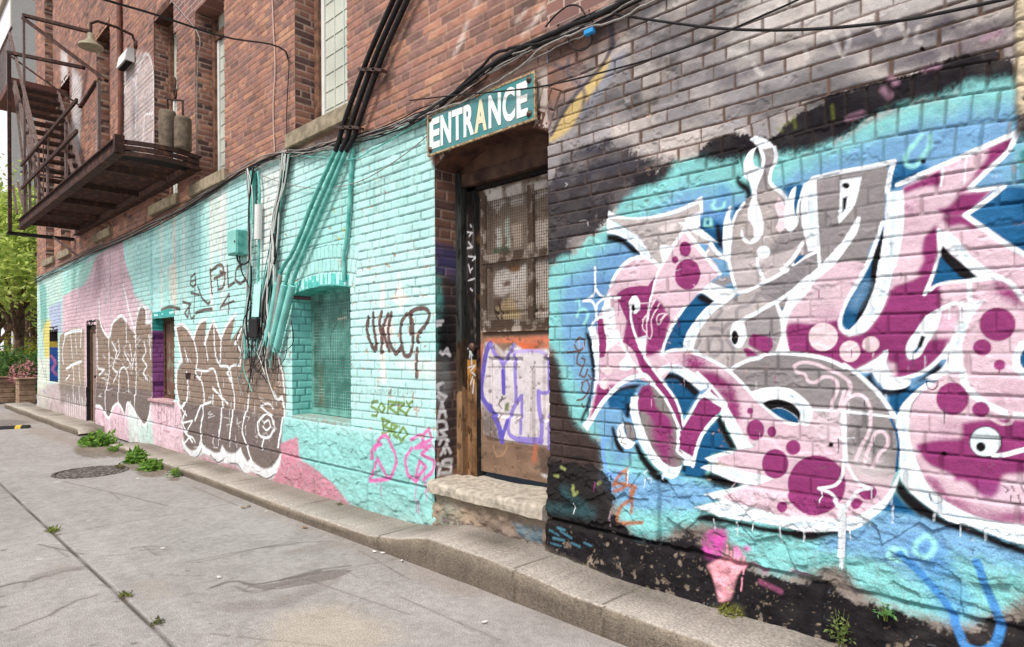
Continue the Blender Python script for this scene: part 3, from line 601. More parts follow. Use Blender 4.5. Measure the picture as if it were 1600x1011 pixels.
A.stroke('n6 392,460 390,640 378,850', 9, WH, sm=False); A.stroke('n6 376,840 370,935', 2.5, WH); A.stroke('n6 388,840 386,950', 2.2, WH); A.drip(1284, 768, 15, 2, WH); A.drip(1361, 764, 15, 2, WH)
# cyan curls, cup, tags
MI = (156, 222, 214)
for s_, wd in (('m1 210,420 150,372 100,365 70,420 80,480 130,520', 5.5), ('m5 10,70 20,30 70,20 95,60 60,140', 5.5), ('m2 185,580 170,620 200,645 250,630 265,590', 5), ('m2 110,720 105,770 150,775 155,720 120,720', 4), ('m2 160,730 165,780', 3), ('m1 0,860 20,850 30,900', 4), ('n7 235,690 170,740 170,820 240,850 300,800 295,730 235,690', 7), ('n6 790,780 760,840 820,880 890,850 890,800 800,780', 7),
               ('m4 120,150 80,220 90,290 150,300 190,250 260,150 270,60', 7), ('m4 200,60 130,150', 7), ('n1 10,890 60,930', 3)):
    A.stroke(s_, wd, MI, .85, .012)
A.fill('n1 330,240 372,198 385,290 440,350 470,360 440,402 390,412 350,372 325,310', WH); A.fill('n1 378,195 430,208 470,300 462,352 410,330 385,250', GY)
for s_ in ('n1 370,165 380,195 430,208 470,300 465,350 410,330 385,250 378,200 365,170', 'n1 340,265 350,300 335,320 370,330 355,360 400,375', 'n1 430,240 435,270'): A.stroke(s_, 1.4, BK, .9)
A.stroke('n1 215,330 213,430 228,530 268,600 315,632 372,590', 7.5, (120, 166, 226), .95)
for s_ in ('n1 310,700 350,625 405,575 425,650', 'n1 310,685 400,682 490,705 450,800 372,862 346,930 352,995 420,988 545,985', 'n1 465,720 455,905', 'n1 420,690 380,720 320,740'): A.stroke(s_, 6, (172, 108, 72), .9, .012)
TG = (104, 78, 66)
for s_ in ('r5 165,385 185,362 212,380 205,420 175,428 160,400', 'r5 120,442 190,432 175,455 168,500 200,512 215,480 195,470', 'r5 200,520 185,560 210,570 228,530', 'r5 232,560 245,580', 'r5 200,600 225,590 240,620 225,660 200,640 205,605', 'r5 225,660 205,685 175,692', 'r5 200,712 205,730'): A.stroke(s_, 3., TG, .95, .004)
for x, y in ((383, 480), (380, 265), (335, 395)): A.ell('n6' if y == 999 else 'n3', x, y+200 if False else y, 0.1, 0.1, BK)
for px_, py_, r_ in ((1298, 695, 4), (1475, 709, 4.5), (1442, 252, 4), (1441, 76, 4)): A.ell('g', px_, py_, r_, r_*.9, (24, 14, 18))
# blue garland at the right foot, pink splash
u, v = A.u, A.v
wash(A, '845,720 930,745 945,780 985,830 1000,850 1060,845 1085,830 1100,850 1160,880 1220,905 1300,895 1320,920 1400,948 1500,980 1560,970 1700,960 1900,1400 845,1400', (36, 33, 35), .03, 1., None, .10, .14)
wash(A, '845,715 945,735 965,770 950,800 985,840 845,830', (40, 37, 37), .03, .97, None, .1, .16)
A.stroke('k8 640,560 720,640 800,730 880,840 920,920 955,985 1020,1008 1080,990 1112,920 1098,840 1050,740 1020,640 1000,600', 12, (70, 132, 192), .95, .007)
for s_ in ('845,790 930,800', '1000,835 1040,836', '885,765 915,790'): A.stroke(s_, 14, (62, 104, 108), .4, .05)
for s_ in ('k7 90,150 110,160', 'k7 150,240 160,280 175,270', 'k7 260,230 275,225', 'k7 60,190 75,195'): A.stroke(s_, 5, (150, 158, 96), .8, .01)
A.fill('n5 110,700 190,640 285,640 285,780 215,860 130,850 105,780', (196, 84, 160), .008, grain=.5); A.fill('n5 150,915 300,850 450,900 440,950 k7 950,640 905,770 862,780 800,620', (232, 162, 172), .006, grain=.35)
A.fill('n5 350,770 380,760 420,830 400,870 360,850', (226, 140, 186), .006); A.fill('n5 420,780 460,760 490,800 440,810', (206, 120, 176), .006)
for x_, y_, l_ in ((1152, 862, 20), (1158, 865, 22), (1166, 868, 26), (1146, 860, 16), (1165, 900, 18), (1140, 850, 22)): A.drip(x_, y_, l_, 3, (228, 150, 170))
for s_ in ('1195,905 1225,920', '1240,890 1262,896', '1180,880 1200,890'): A.stroke(s_, 8, (190, 104, 144), .45, .012)
# peeling on the cement footing
ft = A.ft; pe = .55*sstep(.20, .225, fbm(u*24, v*20, 91, 5, .6)+.22*fbm(u*70, v*70, 93, 3)+.05*sstep(-1.1, -2.2, u)-.03*sstep(-1.6, -.6, u))*ft; A.h -= .006*pe
A.col[:] = A.col*(1-pe[..., None])+(c(158, 142, 124)*(1+.7*fbm(u*30, v*30, 95, 3)[..., None])).astype(np.float32)*pe[..., None]
A.col *= (1+.9*ft*fbm(u*25, v*25, 97, 4))[..., None]
sk = .35*sstep(.27, .30, fbm(u*70, v*70, 191, 3))*ft; A.col[:] = A.col*(1-sk[..., None])+np.where((vnoise(u*6, v*6, 193) > .5)[..., None], c(120, 130, 140), c(150, 130, 108))*sk[..., None]
for s_ in ('866,826 880,834', '872,838 890,842', '884,828 900,838', '868,846 884,850', '900,846 912,852', '920,846 930,850', '878,822 890,826'): A.stroke(s_, 4, (78, 128, 146), .75, .004)
rs_ = np.random.default_rng(17)
for k in range(46):                                                   # runs and loose marks over the piece
    x_ = rs_.uniform(900, 1590); y_ = rs_.uniform(420, 800)
    A.drip(x_, y_, rs_.uniform(6, 26), rs_.uniform(.9, 1.8), [(232, 236, 240), (150, 60, 118), (60, 70, 84), (206, 176, 190)][k % 4])
for k in range(60):
    x_ = rs_.uniform(870, 1590); y_ = rs_.uniform(200, 860); a_ = rs_.uniform(0, 6.3); l_ = rs_.uniform(3, 12)
    A.stroke([(x_, y_), (x_+l_*math.cos(a_), y_+l_*.5*math.sin(a_)), (x_+l_*1.4*math.cos(a_+.7), y_+l_*math.sin(a_+.7))], rs_.uniform(.8, 1.6), [(52, 42, 48), (120, 100, 104), (236, 232, 234)][k % 3], .6)
for (x_, l_) in ((1120, 16), (1155, 22), (1180, 12), (1222, 26), (1260, 18), (1330, 20), (1360, 14), (1395, 26), (1460, 18), (1500, 26), (1540, 16), (985, 20), (1010, 26), (1040, 14)):
    y_ = 806+.12*(x_-1090) if x_ < 1300 else (838-.5*(x_-1300) if x_ < 1400 else 770+.42*(x_-1400)); y_ = 735 if x_ < 1050 else y_
    A.drip(x_, y_, l_, 1.8, (226, 234, 238))
wash(A, '845,850 1000,920 1100,960 1200,1000 1300,1040 845,1040', (150, 138, 122), .02, .8, None, .4)
wash(A, '1120,948 1165,945 1160,975 1125,970', (140, 140, 80), .015, .6, None, .5)
# rough mortar strip at the right-hand edge
rs = sstep(-.262, -.240, u+.012*fbm(u*9, v*9, 99, 3))*(1-sstep(-.225, -.205, u+.01*fbm(v*5, u*5, 98, 3)))*sstep(2.02, 2.06, v+.02*fbm(u*9, v*9, 98, 3))
rcol = np.where((v > 2.12+.05*fbm(u*9, v*9, 101, 2))[..., None], c(196, 180, 152), c(86, 80, 78))*(1+.7*fbm(u*40, v*40, 103, 4)[..., None])
A.col[:] = A.col*(1-rs[..., None])+rcol.astype(np.float32)*rs[..., None]; A.h += rs*(.022+.03*fbm(u*30, v*30, 105, 4))
wash(A, '1592,235 1640,230 1640,300 1596,285', (60, 130, 130), .006, .7, None, .6)
# ================= turquoise stretch (B) and the far stretch (CW)
BC = (B, CW)
def F2(s_, col, **k):
    for p in BC: p.fill(s_, col, **k)
def S2(s_, wd, col, a=1., **k):
    for p in BC: p.stroke(s_, wd, col, a, **k)
TQC = (186, 233, 226)
F2('50,436 130,402 200,374 275,337 385,268 440,243 520,230 600,207 666,180 668,243 679,257 683,745 690,760 694,900 30,900', TQC, soft=.006, sm=False)
# older coats: warm white, deeper green, streaks
for s_, cc, sf, a_ in (('q5 320,440 500,410 470,520 440,700 420,1100 290,1100 300,700', (232, 234, 228), .05, .8), ('q5 0,580 100,540 90,1011 0,1011', (226, 232, 222), .06, .7), ('q5 90,560 240,480 240,1011 110,1011', (190, 234, 228), .08, .6),
                       ('540,400 680,380 680,470 640,560 545,540', (208, 240, 236), .15, .75), ('560,440 670,420 682,700 560,660', (196, 238, 232), .2, .6), ('q6 620,530 780,560 790,640 700,620 590,560', (226, 238, 232), .03, .8),
                       ('480,260 560,240 540,420 470,440', (160, 226, 216), .15, .6), ('q5 480,380 780,310 830,330 600,560 480,600', (206, 240, 234), .1, .5), ('q6 0,820 120,820 380,880 760,900 800,1300 0,1250', (140, 202, 196), .06, .85)):
    F2(s_, cc, soft=sf, a=a_)
for x, wd, cc, a_ in ((205, 8, (206, 232, 214), .7), (236, 9, (112, 196, 196), .55), (252, 10, (226, 232, 222), .7), (272, 12, (236, 224, 210), .75), (287, 9, (228, 232, 226), .6), (312, 8, (130, 208, 206), .6), (330, 12, (234, 232, 224), .75), (346, 8, (236, 224, 220), .8), (352, 6, (232, 206, 206), .6)):
    S2([(x, 300+ (360-x)*.45), (x, 400), (x+1, 485)], wd, cc, a_, soft=.03)
F2('q3 880,60 930,40 935,250 900,240', (234, 222, 206), soft=.03, a=.6)
# pink field and lower rosy skirting
F2('130,414 150,400 192,375 194,400 206,445 214,480 225,560 245,622 290,640 290,720 40,720 95,620 98,462 110,455', (222, 190, 198), soft=.01)
F2('98,440 110,420 148,402 152,395 135,440 110,455 100,462', (168, 220, 204), soft=.02, a=.9)
F2('150,405 160,400 168,420 150,470 140,480', (196, 162, 170), soft=.05, a=.6)
for s_ in ('160,402 162,450', '172,395 172,470', '120,470 118,505', '185,385 190,440'): S2(s_, 7, (204, 170, 176), .5, soft=.05)
F2('210,460 240,490 240,620 270,625 290,640 285,715 205,690 205,480', (230, 206, 212), soft=.02, a=.8)
F2('q3 690,800 760,880 830,860 850,980 690,950', (216, 230, 222), soft=.03, a=.8)
# the far end: faded pieces
F2('40,440 98,420 98,700 40,700', (196, 222, 208), soft=.02, a=.8); F2('66,500 80,500 82,560 70,560', (226, 206, 90), soft=.03, a=.85); F2('76,480 96,470 96,520 80,520', (176, 180, 214), soft=.02, a=.8)
F2('60,560 78,560 76,645 60,640', (222, 222, 204), soft=.04, a=.8); F2('74,600 100,600 98,660 76,650', (206, 176, 186), soft=.03, a=.7)
for s_, cc in (('66,470 72,500 66,540', (90, 150, 150)), ('70,575 78,620 70,640', (120, 170, 110)), ('64,560 70,590', (130, 120, 180)), ('68,610 74,615', (60, 100, 200)), ('80,612 92,640', (190, 90, 120)), ('88,606 80,640', (190, 90, 120)), ('62,448 66,500', (70, 150, 140))): S2(s_, 2.5, cc, .8, soft=.02)
F2('62,440 72,445 74,500 64,520', (92, 170, 160), soft=.04, a=.7)
# brown bubble letters: rounded throw-ups with fat white outlines and drips
BR, GR = (146, 128, 114), (116, 105, 102)
F2('z1 20,640 120,600 240,600 240,760 20,740', (186, 170, 166), soft=.05, a=.7, grain=.3)
F2('z1 270,690 420,690 425,840 270,820', (226, 194, 204), soft=.02); F2('z1 415,690 460,740 540,720 540,880 420,850', (222, 232, 226), soft=.03, a=.9); F2('z1 470,760 530,740 535,870 470,860', (190, 220, 210), soft=.04, a=.7); F2('z1 505,675 645,685 650,920 530,880', (226, 196, 204), soft=.02)
F2('z1 630,880 1080,960 1080,1060 620,930', (206, 164, 172), soft=.02)
b0 = 'z1 125,405 150,385 215,372 228,380 228,620 200,640 125,630'
b1 = 'z1 280,330 300,350 325,405 338,395 345,355 365,330 385,320 405,342 425,380 442,392 448,330 456,295 470,276 484,290 490,350 506,348 512,400 512,680 505,735 488,778 468,762 432,702 412,690 405,740 385,700 372,692 352,705 338,745 322,735 300,702 280,695'
b2 = 'z1 612,362 640,354 662,372 686,412 700,370 718,342 742,330 736,432 752,380 770,338 788,375 803,412 825,360 866,308 842,430 870,390 896,348 905,440 905,500 960,485 1010,480 1052,492 1070,560 1078,700 1066,800 1062,900 1010,962 900,925 660,880 640,720 618,640 616,560 640,512'
for s_ in (b0, b1, b2): F2(s_, (104, 96, 90), soft=.014, a=.5)
F2(b0, (166, 150, 134), soft=.006); F2(b1, BR, soft=.004); F2(b2, BR, soft=.004)
F2('z1 278,600 514,640 512,690 505,735 488,778 468,762 432,702 412,690 405,740 385,700 372,692 352,705 338,745 322,735 300,702 278,695', GR, soft=.02, a=.85); F2('z1 640,680 1078,740 1066,800 1062,900 1010,962 900,925 660,880', GR, soft=.02, a=.9)
F2('z1 130,600 235,610 238,700 130,690', (132, 122, 116), soft=.03, a=.8)
F2('z1 905,480 1040,490 1040,560 960,620 900,600', (126, 112, 104), soft=.08, a=.5)
for x in range(150, 240, 9): S2('z1 %d,%d %d,%d' % (x, 650+(x*37) % 40, x+2, 745+(x*13) % 20), 3.2, (232, 230, 226), .8, soft=.02)
# white foot of the big throw-up
wf = 'z1 640,822 652,850 672,878 692,886 712,872 724,842 740,866 766,886 792,896 806,888 816,862 828,884 848,896 876,892 892,872 905,905 922,934 934,918 952,938 980,958 1006,962 1040,935 1062,896 1068,930 1050,975 1022,1006 990,1000 962,985 940,975 905,985 880,950 850,940 822,938 794,936 764,912 736,898 704,918 676,912 656,890'
F2(wf, (92, 84, 86), soft=.012, a=.6); F2(wf, (240, 242, 242), soft=.004)
for s_ in ('z1 655,885 690,918 715,905 728,880', 'z1 765,905 795,935 820,925', 'z1 850,938 880,945 905,980', 'z1 960,985 1000,1004 1040,985'): S2(s_, 2.4, (92, 88, 92), .9)
# white outlines
WO = (246, 247, 246)
for s_, wd in (('z1 290,250 294,340 318,398 336,404 345,356 366,330 386,320 405,342', 5), ('z1 392,185 412,280 440,392 448,330 456,296 470,276 486,292 488,352 506,346', 5), ('z1 405,342 405,430', 3.2), ('z1 443,392 446,560 444,690', 3.6), ('z1 330,410 332,560 320,640 322,735', 3.2), ('z1 282,420 284,540 312,545 290,570', 3.2), ('z1 345,430 365,470 348,540 368,560 350,600', 2.8), ('z1 370,420 378,470 362,500', 2.6), ('z1 420,440 432,530 442,470', 3), ('z1 395,470 432,540', 2.6), ('z1 374,690 376,560 395,535 410,560 415,640', 3.2),
               ('z1 480,430 488,470 472,500 492,530 476,560 494,590', 3.2), ('z1 500,400 508,500', 2.4), ('z1 284,698 300,702 322,735 338,748 352,708 374,690 385,700 406,744 412,690 432,702 468,762 488,780 506,735 512,690', 4.6),
               ('z1 145,400 175,385 218,380', 5), ('z1 150,390 135,480 140,520', 3.6), ('z1 170,395 178,500', 3), ('z1 190,390 196,480', 3), ('z1 215,385 212,450', 3), ('z1 150,545 180,525 215,512', 4), ('z1 180,530 184,600', 3.2), ('z1 205,520 210,600', 2.8), ('z1 150,590 165,570', 2.6),
               ('z1 612,364 640,356 662,374 688,416 702,370 718,344 742,332', 5.4), ('z1 613,366 628,450 640,512 624,520 615,600 626,678 640,704 658,682 664,610 658,560', 5.4), ('z1 688,416 704,500 698,560 724,602 734,720 724,790 728,850', 4), ('z1 650,460 666,515', 3), ('z1 742,400 735,436 752,384 770,338 804,414 826,362 866,310', 5.2), ('z1 738,438 748,505', 3.4), ('z1 772,342 782,490 800,530', 3.8), ('z1 804,414 800,530 838,540 850,602 860,680 846,830', 4), ('z1 862,438 880,400 896,352', 5), ('z1 866,432 886,472 884,528 850,530 830,560 846,590', 4),
               ('z1 700,545 740,552 774,546 790,600 812,700 800,830', 4), ('z1 712,590 722,560', 3), ('z1 700,760 722,702 762,682', 3.8), ('z1 768,622 832,690', 3.8), ('z1 770,650 768,690', 3), ('z1 922,650 914,720 900,800 920,870 938,930', 4), ('z1 1026,640 1042,672 1060,662 1072,722 1062,800 1050,870', 5), ('z1 1040,492 1062,560 1070,640', 4.6), ('z1 1000,728 962,768 970,818 1010,830 1036,792 1022,744 1000,728', 4), ('z1 990,770 1012,760 1020,785 1000,800 985,785', 3.2), ('z1 1000,728 970,700 1008,690 1022,710', 3), ('z1 990,830 982,880', 3.4),
               ('z1 640,740 660,800 690,850', 3.4), ('z1 660,720 640,780 668,820 690,830', 3), ('z1 650,770 690,760 670,800', 2.8), ('z1 640,700 665,740', 3), ('z1 650,860 690,830 700,850', 3)):
    S2(s_, wd, WO, .97)
rz_ = np.random.default_rng(23)
for k in range(70):                                                   # thin overlapping scribbles and runs over the throw-ups
    x_, y_ = (rz_.uniform(290, 505), rz_.uniform(400, 690)) if k % 2 else (rz_.uniform(630, 1050), rz_.uniform(480, 900))
    q_ = [(47+(x_+rz_.uniform(-14, 14)+4*i)/2.695, 375+(y_+rz_.uniform(-16, 16)+6*i)/2.695) for i in range(3+k % 4)]
    for p in BC: p.stroke(q_, rz_.uniform(.9, 1.5), (232, 230, 226) if k % 3 else (84, 74, 70), .75)
for k in range(60):
    x_, y_ = (rz_.uniform(285, 640), rz_.uniform(690, 790)) if k % 3 else (rz_.uniform(650, 1050), rz_.uniform(560, 850))
    for p in BC: p.drip(47+x_/2.695, 375+y_/2.695, rz_.uniform(8, 26), rz_.uniform(.7, 1.3), [(236, 234, 232), (150, 110, 118), (110, 96, 92)][k % 3])
for k in range(70):                                                   # dirt runs down the turquoise and pink fields
    x_ = rz_.uniform(100, 670); y_ = 430-.37*(x_-60)+rz_.uniform(4, 60)
    for p in BC: p.stroke([(x_, y_), (x_+rz_.uniform(-1, 1), y_+rz_.uniform(20, 90))], rz_.uniform(1.5, 5), [(112, 176, 166), (206, 226, 220), (150, 160, 150), (128, 196, 186)][k % 4], .35, soft=.02)
for s_, l_ in (('z1 724,780', 26), ('z1 800,800', 24), ('z1 846,810', 22), ('z1 444,680', 20), ('z1 376,680', 16), ('z1 322,735', 14), ('z1 338,748', 22), ('z1 406,744', 26), ('z1 488,780', 30), ('z1 938,920', 16), ('z1 184,600', 20), ('z1 210,600', 18)):
    q = P(s_)[0]
    for p in BC: p.drip(q[0], q[1], l_, 2.2, (236, 236, 236))
for i_ in range(9):
    for p in BC: p.drip(240+i_*4.6, 628+i_*1.2, 10+(i_*29) % 22, 1.6, (176, 142, 150))
# thin writing in brown and black
TB = (96, 76, 70)
for s_, wd in (('q4 310,130 320,250', 3.2), ('q4 310,140 370,110 380,150 330,175', 3.2), ('q4 345,170 350,230 375,215 385,150 360,140', 3), ('q4 395,110 400,215 430,195', 3), ('q4 470,105 440,130 435,180 460,200 490,170', 3.2), ('q4 360,320 405,250 400,345', 2.6), ('q4 370,310 430,285', 2.2),
               ('q4 215,170 235,150 240,200 225,215 212,200 218,165', 2.2), ('q4 215,190 238,182', 1.8), ('q4 235,215 230,390', 2), ('q4 250,215 270,270 300,300', 2.6), ('q4 70,330 110,315 160,325', 3), ('q4 175,290 210,300 200,370 185,345 215,300', 2.4), ('q4 205,300 215,370 235,360', 2.2), ('q4 215,245 255,255', 2.4), ('q4 240,345 280,330 320,325', 3), ('q4 300,300 310,290', 3)):
    S2(s_, wd*1.75, TB, .92, soft=.010)
for s_ in ('qC 960,110 1000,180 1030,150', 'qC 990,110 1040,190', 'qC 1000,250 1060,230 1030,290 1070,300', 'qC 1010,180 1000,270', 'qC 1070,110 1050,190'): S2(s_, 1.5, (150, 96, 104), .8)
F2('190+0,0 190,0 190,0' if False else 'q4 185,640 215,640 215,672 190,672', (52, 42, 40), soft=.003); F2('q4 232,645 240,645 238,675 232,672', (62, 52, 48), soft=.003)
# pink rough corner under the first bubble's end
F2('qC 1590,560 1640,560 1700,600 1760,560 1800,480 1830,400 1890,440 1960,500 1980,580 1830,600 1800,700 1700,650' if False else 'k5 150,210 185,120 185,40 270,5 278,110 340,150 430,225 540,350 520,370 330,310 180,250', (206, 140, 156), soft=.006, grain=.25)
# stars, script, green and pink tags on the turquoise
CR = (246, 240, 228)
F2('q6 605,125 612,190 622,225 655,258 622,285 613,325 600,285 560,258 592,225', CR, soft=.006); F2('q6 527,155 536,230 538,300 515,300 520,230', CR, soft=.006); F2('q6 515,500 535,500 545,640 535,660 525,640', CR, soft=.01, a=.9)
F2('q6 500,400 560,340 590,400 560,460 530,500 510,440', (240, 222, 212), soft=.03, a=.8); F2('q6 690,540 760,550 730,560', (236, 240, 232), soft=.02, a=.6)
OV = (100, 72, 68)
for s_ in ('q6 462,345 455,400 475,470 490,500 497,470', 'q6 485,325 487,400 500,470 500,490', 'q6 525,320 515,370 525,450 520,505 530,505', 'q6 555,330 530,390 530,420', 'q6 570,325 555,400 560,460 590,515 610,490', 'q6 530,400 545,460 560,500', 'q6 640,330 615,370 612,440 630,520 655,520 668,460 665,360 650,330', 'q6 658,320 690,305 735,310 745,340 720,390 690,430 690,455', 'q6 660,320 658,420', 'q6 690,490 685,560 685,620'):
    S2(s_, 7.6, OV, .95, soft=.006)
S2('q6 690,455 692,458', 8, OV)
GN = (118, 144, 58)
for s_ in ('q6 505,735 480,740 478,760 505,775 500,800 480,800', 'q6 520,745 510,765 525,785 540,765 525,745', 'q6 555,735 552,790', 'q6 555,735 590,740 560,765 595,790', 'q6 600,740 600,795', 'q6 600,740 630,745 605,770 640,795', 'q6 640,735 655,765 650,750 665,735', 'q6 655,765 635,800',
           'q6 525,815 535,880', 'q6 525,815 560,830 535,850 570,865 540,885', 'q6 570,840 570,900', 'q6 570,840 600,850 575,870 605,905', 'q6 625,855 605,885 625,920 645,890 625,855'):
    S2(s_, 4.8, GN, .92, soft=.008)
PT = (218, 104, 170)
for s_ in ('k5 640,70 660,20 690,0 720,60 740,110 720,190 640,215 610,215 650,110 690,190', 'k5 620,110 630,60 670,40', 'k5 810,20 850,0 870,30 830,60 900,50 860,90 915,120 910,170 870,210', 'k5 815,60 785,110 800,190 830,220 850,120 880,150 830,220', 'k5 860,0 885,-30 900,20 870,40'): S2(s_, 6.2, PT, .9, soft=.010)
S2('k5 905,30 920,70', 4, PT, .7)
for a_, b_, l_ in ((652, 745, 55), (666, 735, 40), (597, 745, 30), (655, 780, 24), (668, 752, 30), (590, 720, 40)): B.drip(a_, b_, l_, 2., (206, 110, 170))
for s_ in ('q6 405,640 450,640 452,720 405,715 405,640', 'q6 428,675 436,690 424,690'): S2(s_, 1.4, (150, 168, 160), .8)
for i_, s_ in enumerate(('480,675 470,690 485,700 495,685 488,672 500,700', '505,670 505,700', '510,685 522,680 520,700 512,695', '530,680 540,698 548,680', '555,698 556,678 566,698 568,678', '575,690 585,678 592,690 580,699', '600,678 606,698 613,680', '622,672 623,700', '632,680 633,700', '642,672 643,700', '650,700 650,682 662,700 664,680', '672,690 682,690 678,678 670,695 684,698')): S2('q6 '+s_, 1.5, (150, 172, 164), .75)
# scuffs, rust spots, grime along ledges
for s_, cc in (('q5 770,820 790,830', (150, 110, 90)), ('q5 800,690 810,720', (190, 180, 90)), ('q5 830,890 845,900', (200, 200, 110)), ('q5 735,660 745,668', (170, 120, 90)), ('q6 430,115 436,125', (170, 110, 80)), ('q6 540,95 560,110', (180, 130, 90)), ('q6 575,45 585,60', (150, 120, 80)), ('q5 1205,1000 1210,1005', (180, 120, 80)), ('q5 855,835 875,845', (196, 206, 120)), ('q6 455,115 470,118', (190, 150, 120))): S2(s_, 3.4, cc, .8, soft=.01)
S2('q6 640,195 700,205 760,195', 1.6, (60, 120, 112), .7)
for s_ in ('660,560 684,540 690,700', ): S2(s_, 4, (180, 190, 186), .0)
# bricks around the door head and above it: bare, grey-brown and chalky
wash(B, '690,178 760,130 840,70 900,20 900,205 856,200 790,212 745,215 700,245 679,262 669,243', (150, 124, 112), .01, 1., .6, .2)
wash(B, '800,150 870,90 870,205 840,205', (196, 186, 178), .03, .7, .7, .3)
wash(B, '684,262 745,222 800,212 856,205 856,190 690,235', (196, 180, 170), .01, .7, .7, .2)
for s_ in ('t1 230,290 290,150 300,120', 't1 590,180 640,130 690,40', 't1 340,30 350,10', 't1 560,110 600,60', 't1 480,330 600,250', 't1 660,90 700,60', 't1 250,240 280,200'):
    for p in (A, B): p.stroke(s_, 9, (214, 198, 184), .55, soft=.03)
F2('q5 455,310 500,310 500,345 450,350', (222, 216, 208), soft=.03, a=.8); F2('q5 300,400 350,385 345,430 250,440', (222, 216, 210), soft=.03, a=.7)
# white throw-up by the far windows, soft pale patches to its left
F2('195,90 215,85 232,90 240,110 240,240 192,240 190,130', (214, 206, 204), soft=.05, a=.7, grain=.3)
for s_ in ('192,230 193,150 200,125 212,130 212,200', '212,215 213,120 228,84 238,105 238,235', '222,235 226,178 238,178'): S2(s_, 3, (240, 238, 236), .9, soft=.02)
F2('95,80 105,80 108,215 98,235', (236, 234, 232), soft=.06, a=.8, grain=.3); F2('112,95 128,130 124,240 112,240', (230, 226, 224), soft=.06, a=.8, grain=.3); F2('155,170 165,180 165,240 150,240', (226, 220, 218), soft=.06, a=.7, grain=.3)

# ---- everything ages: tone of each brick, grime and painted shade in the joints, chips through the paint, dust low down
for p in FRONT:
    u, v, m = p.u, p.v, p.m
    ab = (v < (2.95 if p is not A else 2.6))
    tone = 1+.10*(p.rnd-.5)*(1-p.st)+.16*fbm(u*3.1, v*3.1, 111, 4)+.10*fbm(u*34, v*34, 113, 3)
    tone *= 1-(.36 if p is A else .46)*m*(1-p.st)*np.clip(.4+1.6*vnoise(u*5, v*5, 115), 0, 1)
    tone *= 1-.25*p.jm
    tone *= 1+(.16*fbm(u*52, v*52, 116, 3)+.14*fbm(u*11, v*15, 118, 4))
    p.col *= tone[..., None]
    chip = sstep(.235, .26, fbm(u*19, v*19, 117, 5, .6)+.08*m)*sstep(.05, .2, fbm(u*1.2, v*1.2, 119, 3)+(.12 if p is not A else -.02))*ab*(1-p.st)
    p.col[:] = p.col*(1-.8*chip[..., None])+p.raw*1.1*.8*chip[..., None]
    p.h -= .002*chip
    dust = (1-sstep(.0, .34, v-.06*vnoise(u*6, v*2, 121)))*(0 if p is A else 1)*.45*vnoise(u*14, v*14, 123)
    p.col[:] = p.col*(1-dust[..., None])+c(128, 116, 102)*dust[..., None]
    np.clip(p.col, .004, .86, out=p.col)
# ------------------------------------------------------------------ materials
def mat(name, col=(.5, .5, .5, 1), rough=.7, metal=0., noise=0., scale=8., col2=None, bump=0., bscale=40., attr=False, spec=.12, detail=6., thr=None, coord='Object'):
    m = bpy.data.materials.new(name); m.use_nodes = True; n = m.node_tree.nodes; l = m.node_tree.links; b = n['Principled BSDF']
    b.inputs['Roughness'].default_value = rough; b.inputs['Metallic'].default_value = metal; b.inputs['Specular IOR Level'].default_value = spec
    tc = n.new('ShaderNodeTexCoord')
    if attr:
        a = n.new('ShaderNodeAttribute'); a.attribute_name = 'Col'; out = a.outputs['Color']
    else:
        rgb = n.new('ShaderNodeRGB'); rgb.outputs[0].default_value = col; out = rgb.outputs[0]
    if noise or col2:
        t = n.new('ShaderNodeTexNoise'); t.inputs['Scale'].default_value = scale; t.inputs['Detail'].default_value = detail; l.new(tc.outputs[coord], t.inputs['Vector'])
        r = n.new('ShaderNodeMapRange'); lo, hi = thr or (.35, .65)
        r.inputs[1].default_value = lo; r.inputs[2].default_value = hi; l.new(t.outputs['Fac'], r.inputs[0])
        mx = n.new('ShaderNodeMix'); mx.data_type = 'RGBA'
        if col2:
            l.new(r.outputs[0], mx.inputs[0]); l.new(out, mx.inputs[6]); mx.inputs[7].default_value = col2; out = mx.outputs[2]
        else:
            r.inputs[3].default_value = 1-noise; r.inputs[4].default_value = 1+noise
            mx.blend_type = 'MULTIPLY'; mx.inputs[0].default_value = 1; l.new(out, mx.inputs[6]); l.new(r.outputs[0], mx.inputs[7]); out = mx.outputs[2]
    l.new(out, b.inputs['Base Color'])
    if bump:
        t2 = n.new('ShaderNodeTexNoise'); t2.inputs['Scale'].default_value = bscale; t2.inputs['Detail'].default_value = 8; l.new(tc.outputs[coord], t2.inputs['Vector'])
        bp = n.new('ShaderNodeBump'); bp.inputs['Strength'].default_value = bump; bp.inputs['Distance'].default_value = .01; l.new(t2.outputs['Fac'], bp.inputs['Height']); l.new(bp.outputs[0], b.inputs['Normal'])
    return m
M_WALL = mat('painted masonry', attr=True, rough=.72, noise=.09, scale=260, bump=.25, bscale=180, spec=.07)
M_STONE = mat('rock faced stone', attr=True, rough=.82, noise=.16, scale=170, bump=.5, bscale=120, spec=.06)
M_SILL = mat('sandstone sill', c4(150, 138, 116), .85, noise=.25, scale=14, bump=.5, bscale=60)
M_CONC = mat('old concrete', c4(176, 164, 146), .88, noise=.2, scale=30, bump=.5, bscale=140)
M_WOOD = mat('peeling brown paint', c4(112, 84, 66), .7, col2=c4(60, 44, 38), scale=22, bump=.4, bscale=50)
M_FRAME = mat('weathered window wood', c4(140, 104, 84), .7, col2=c4(90, 66, 56), scale=16, bump=.3)
M_WHITE = mat('white window paint', c4(226, 226, 220), .5, noise=.05, scale=9)
M_BLIND = mat('blind behind old glass', c4(200, 204, 190), .14, noise=.12, scale=2.5, spec=.5)
M_GLASS = mat('glass', c4(120, 132, 134), .12, spec=.6, noise=.1, scale=3)
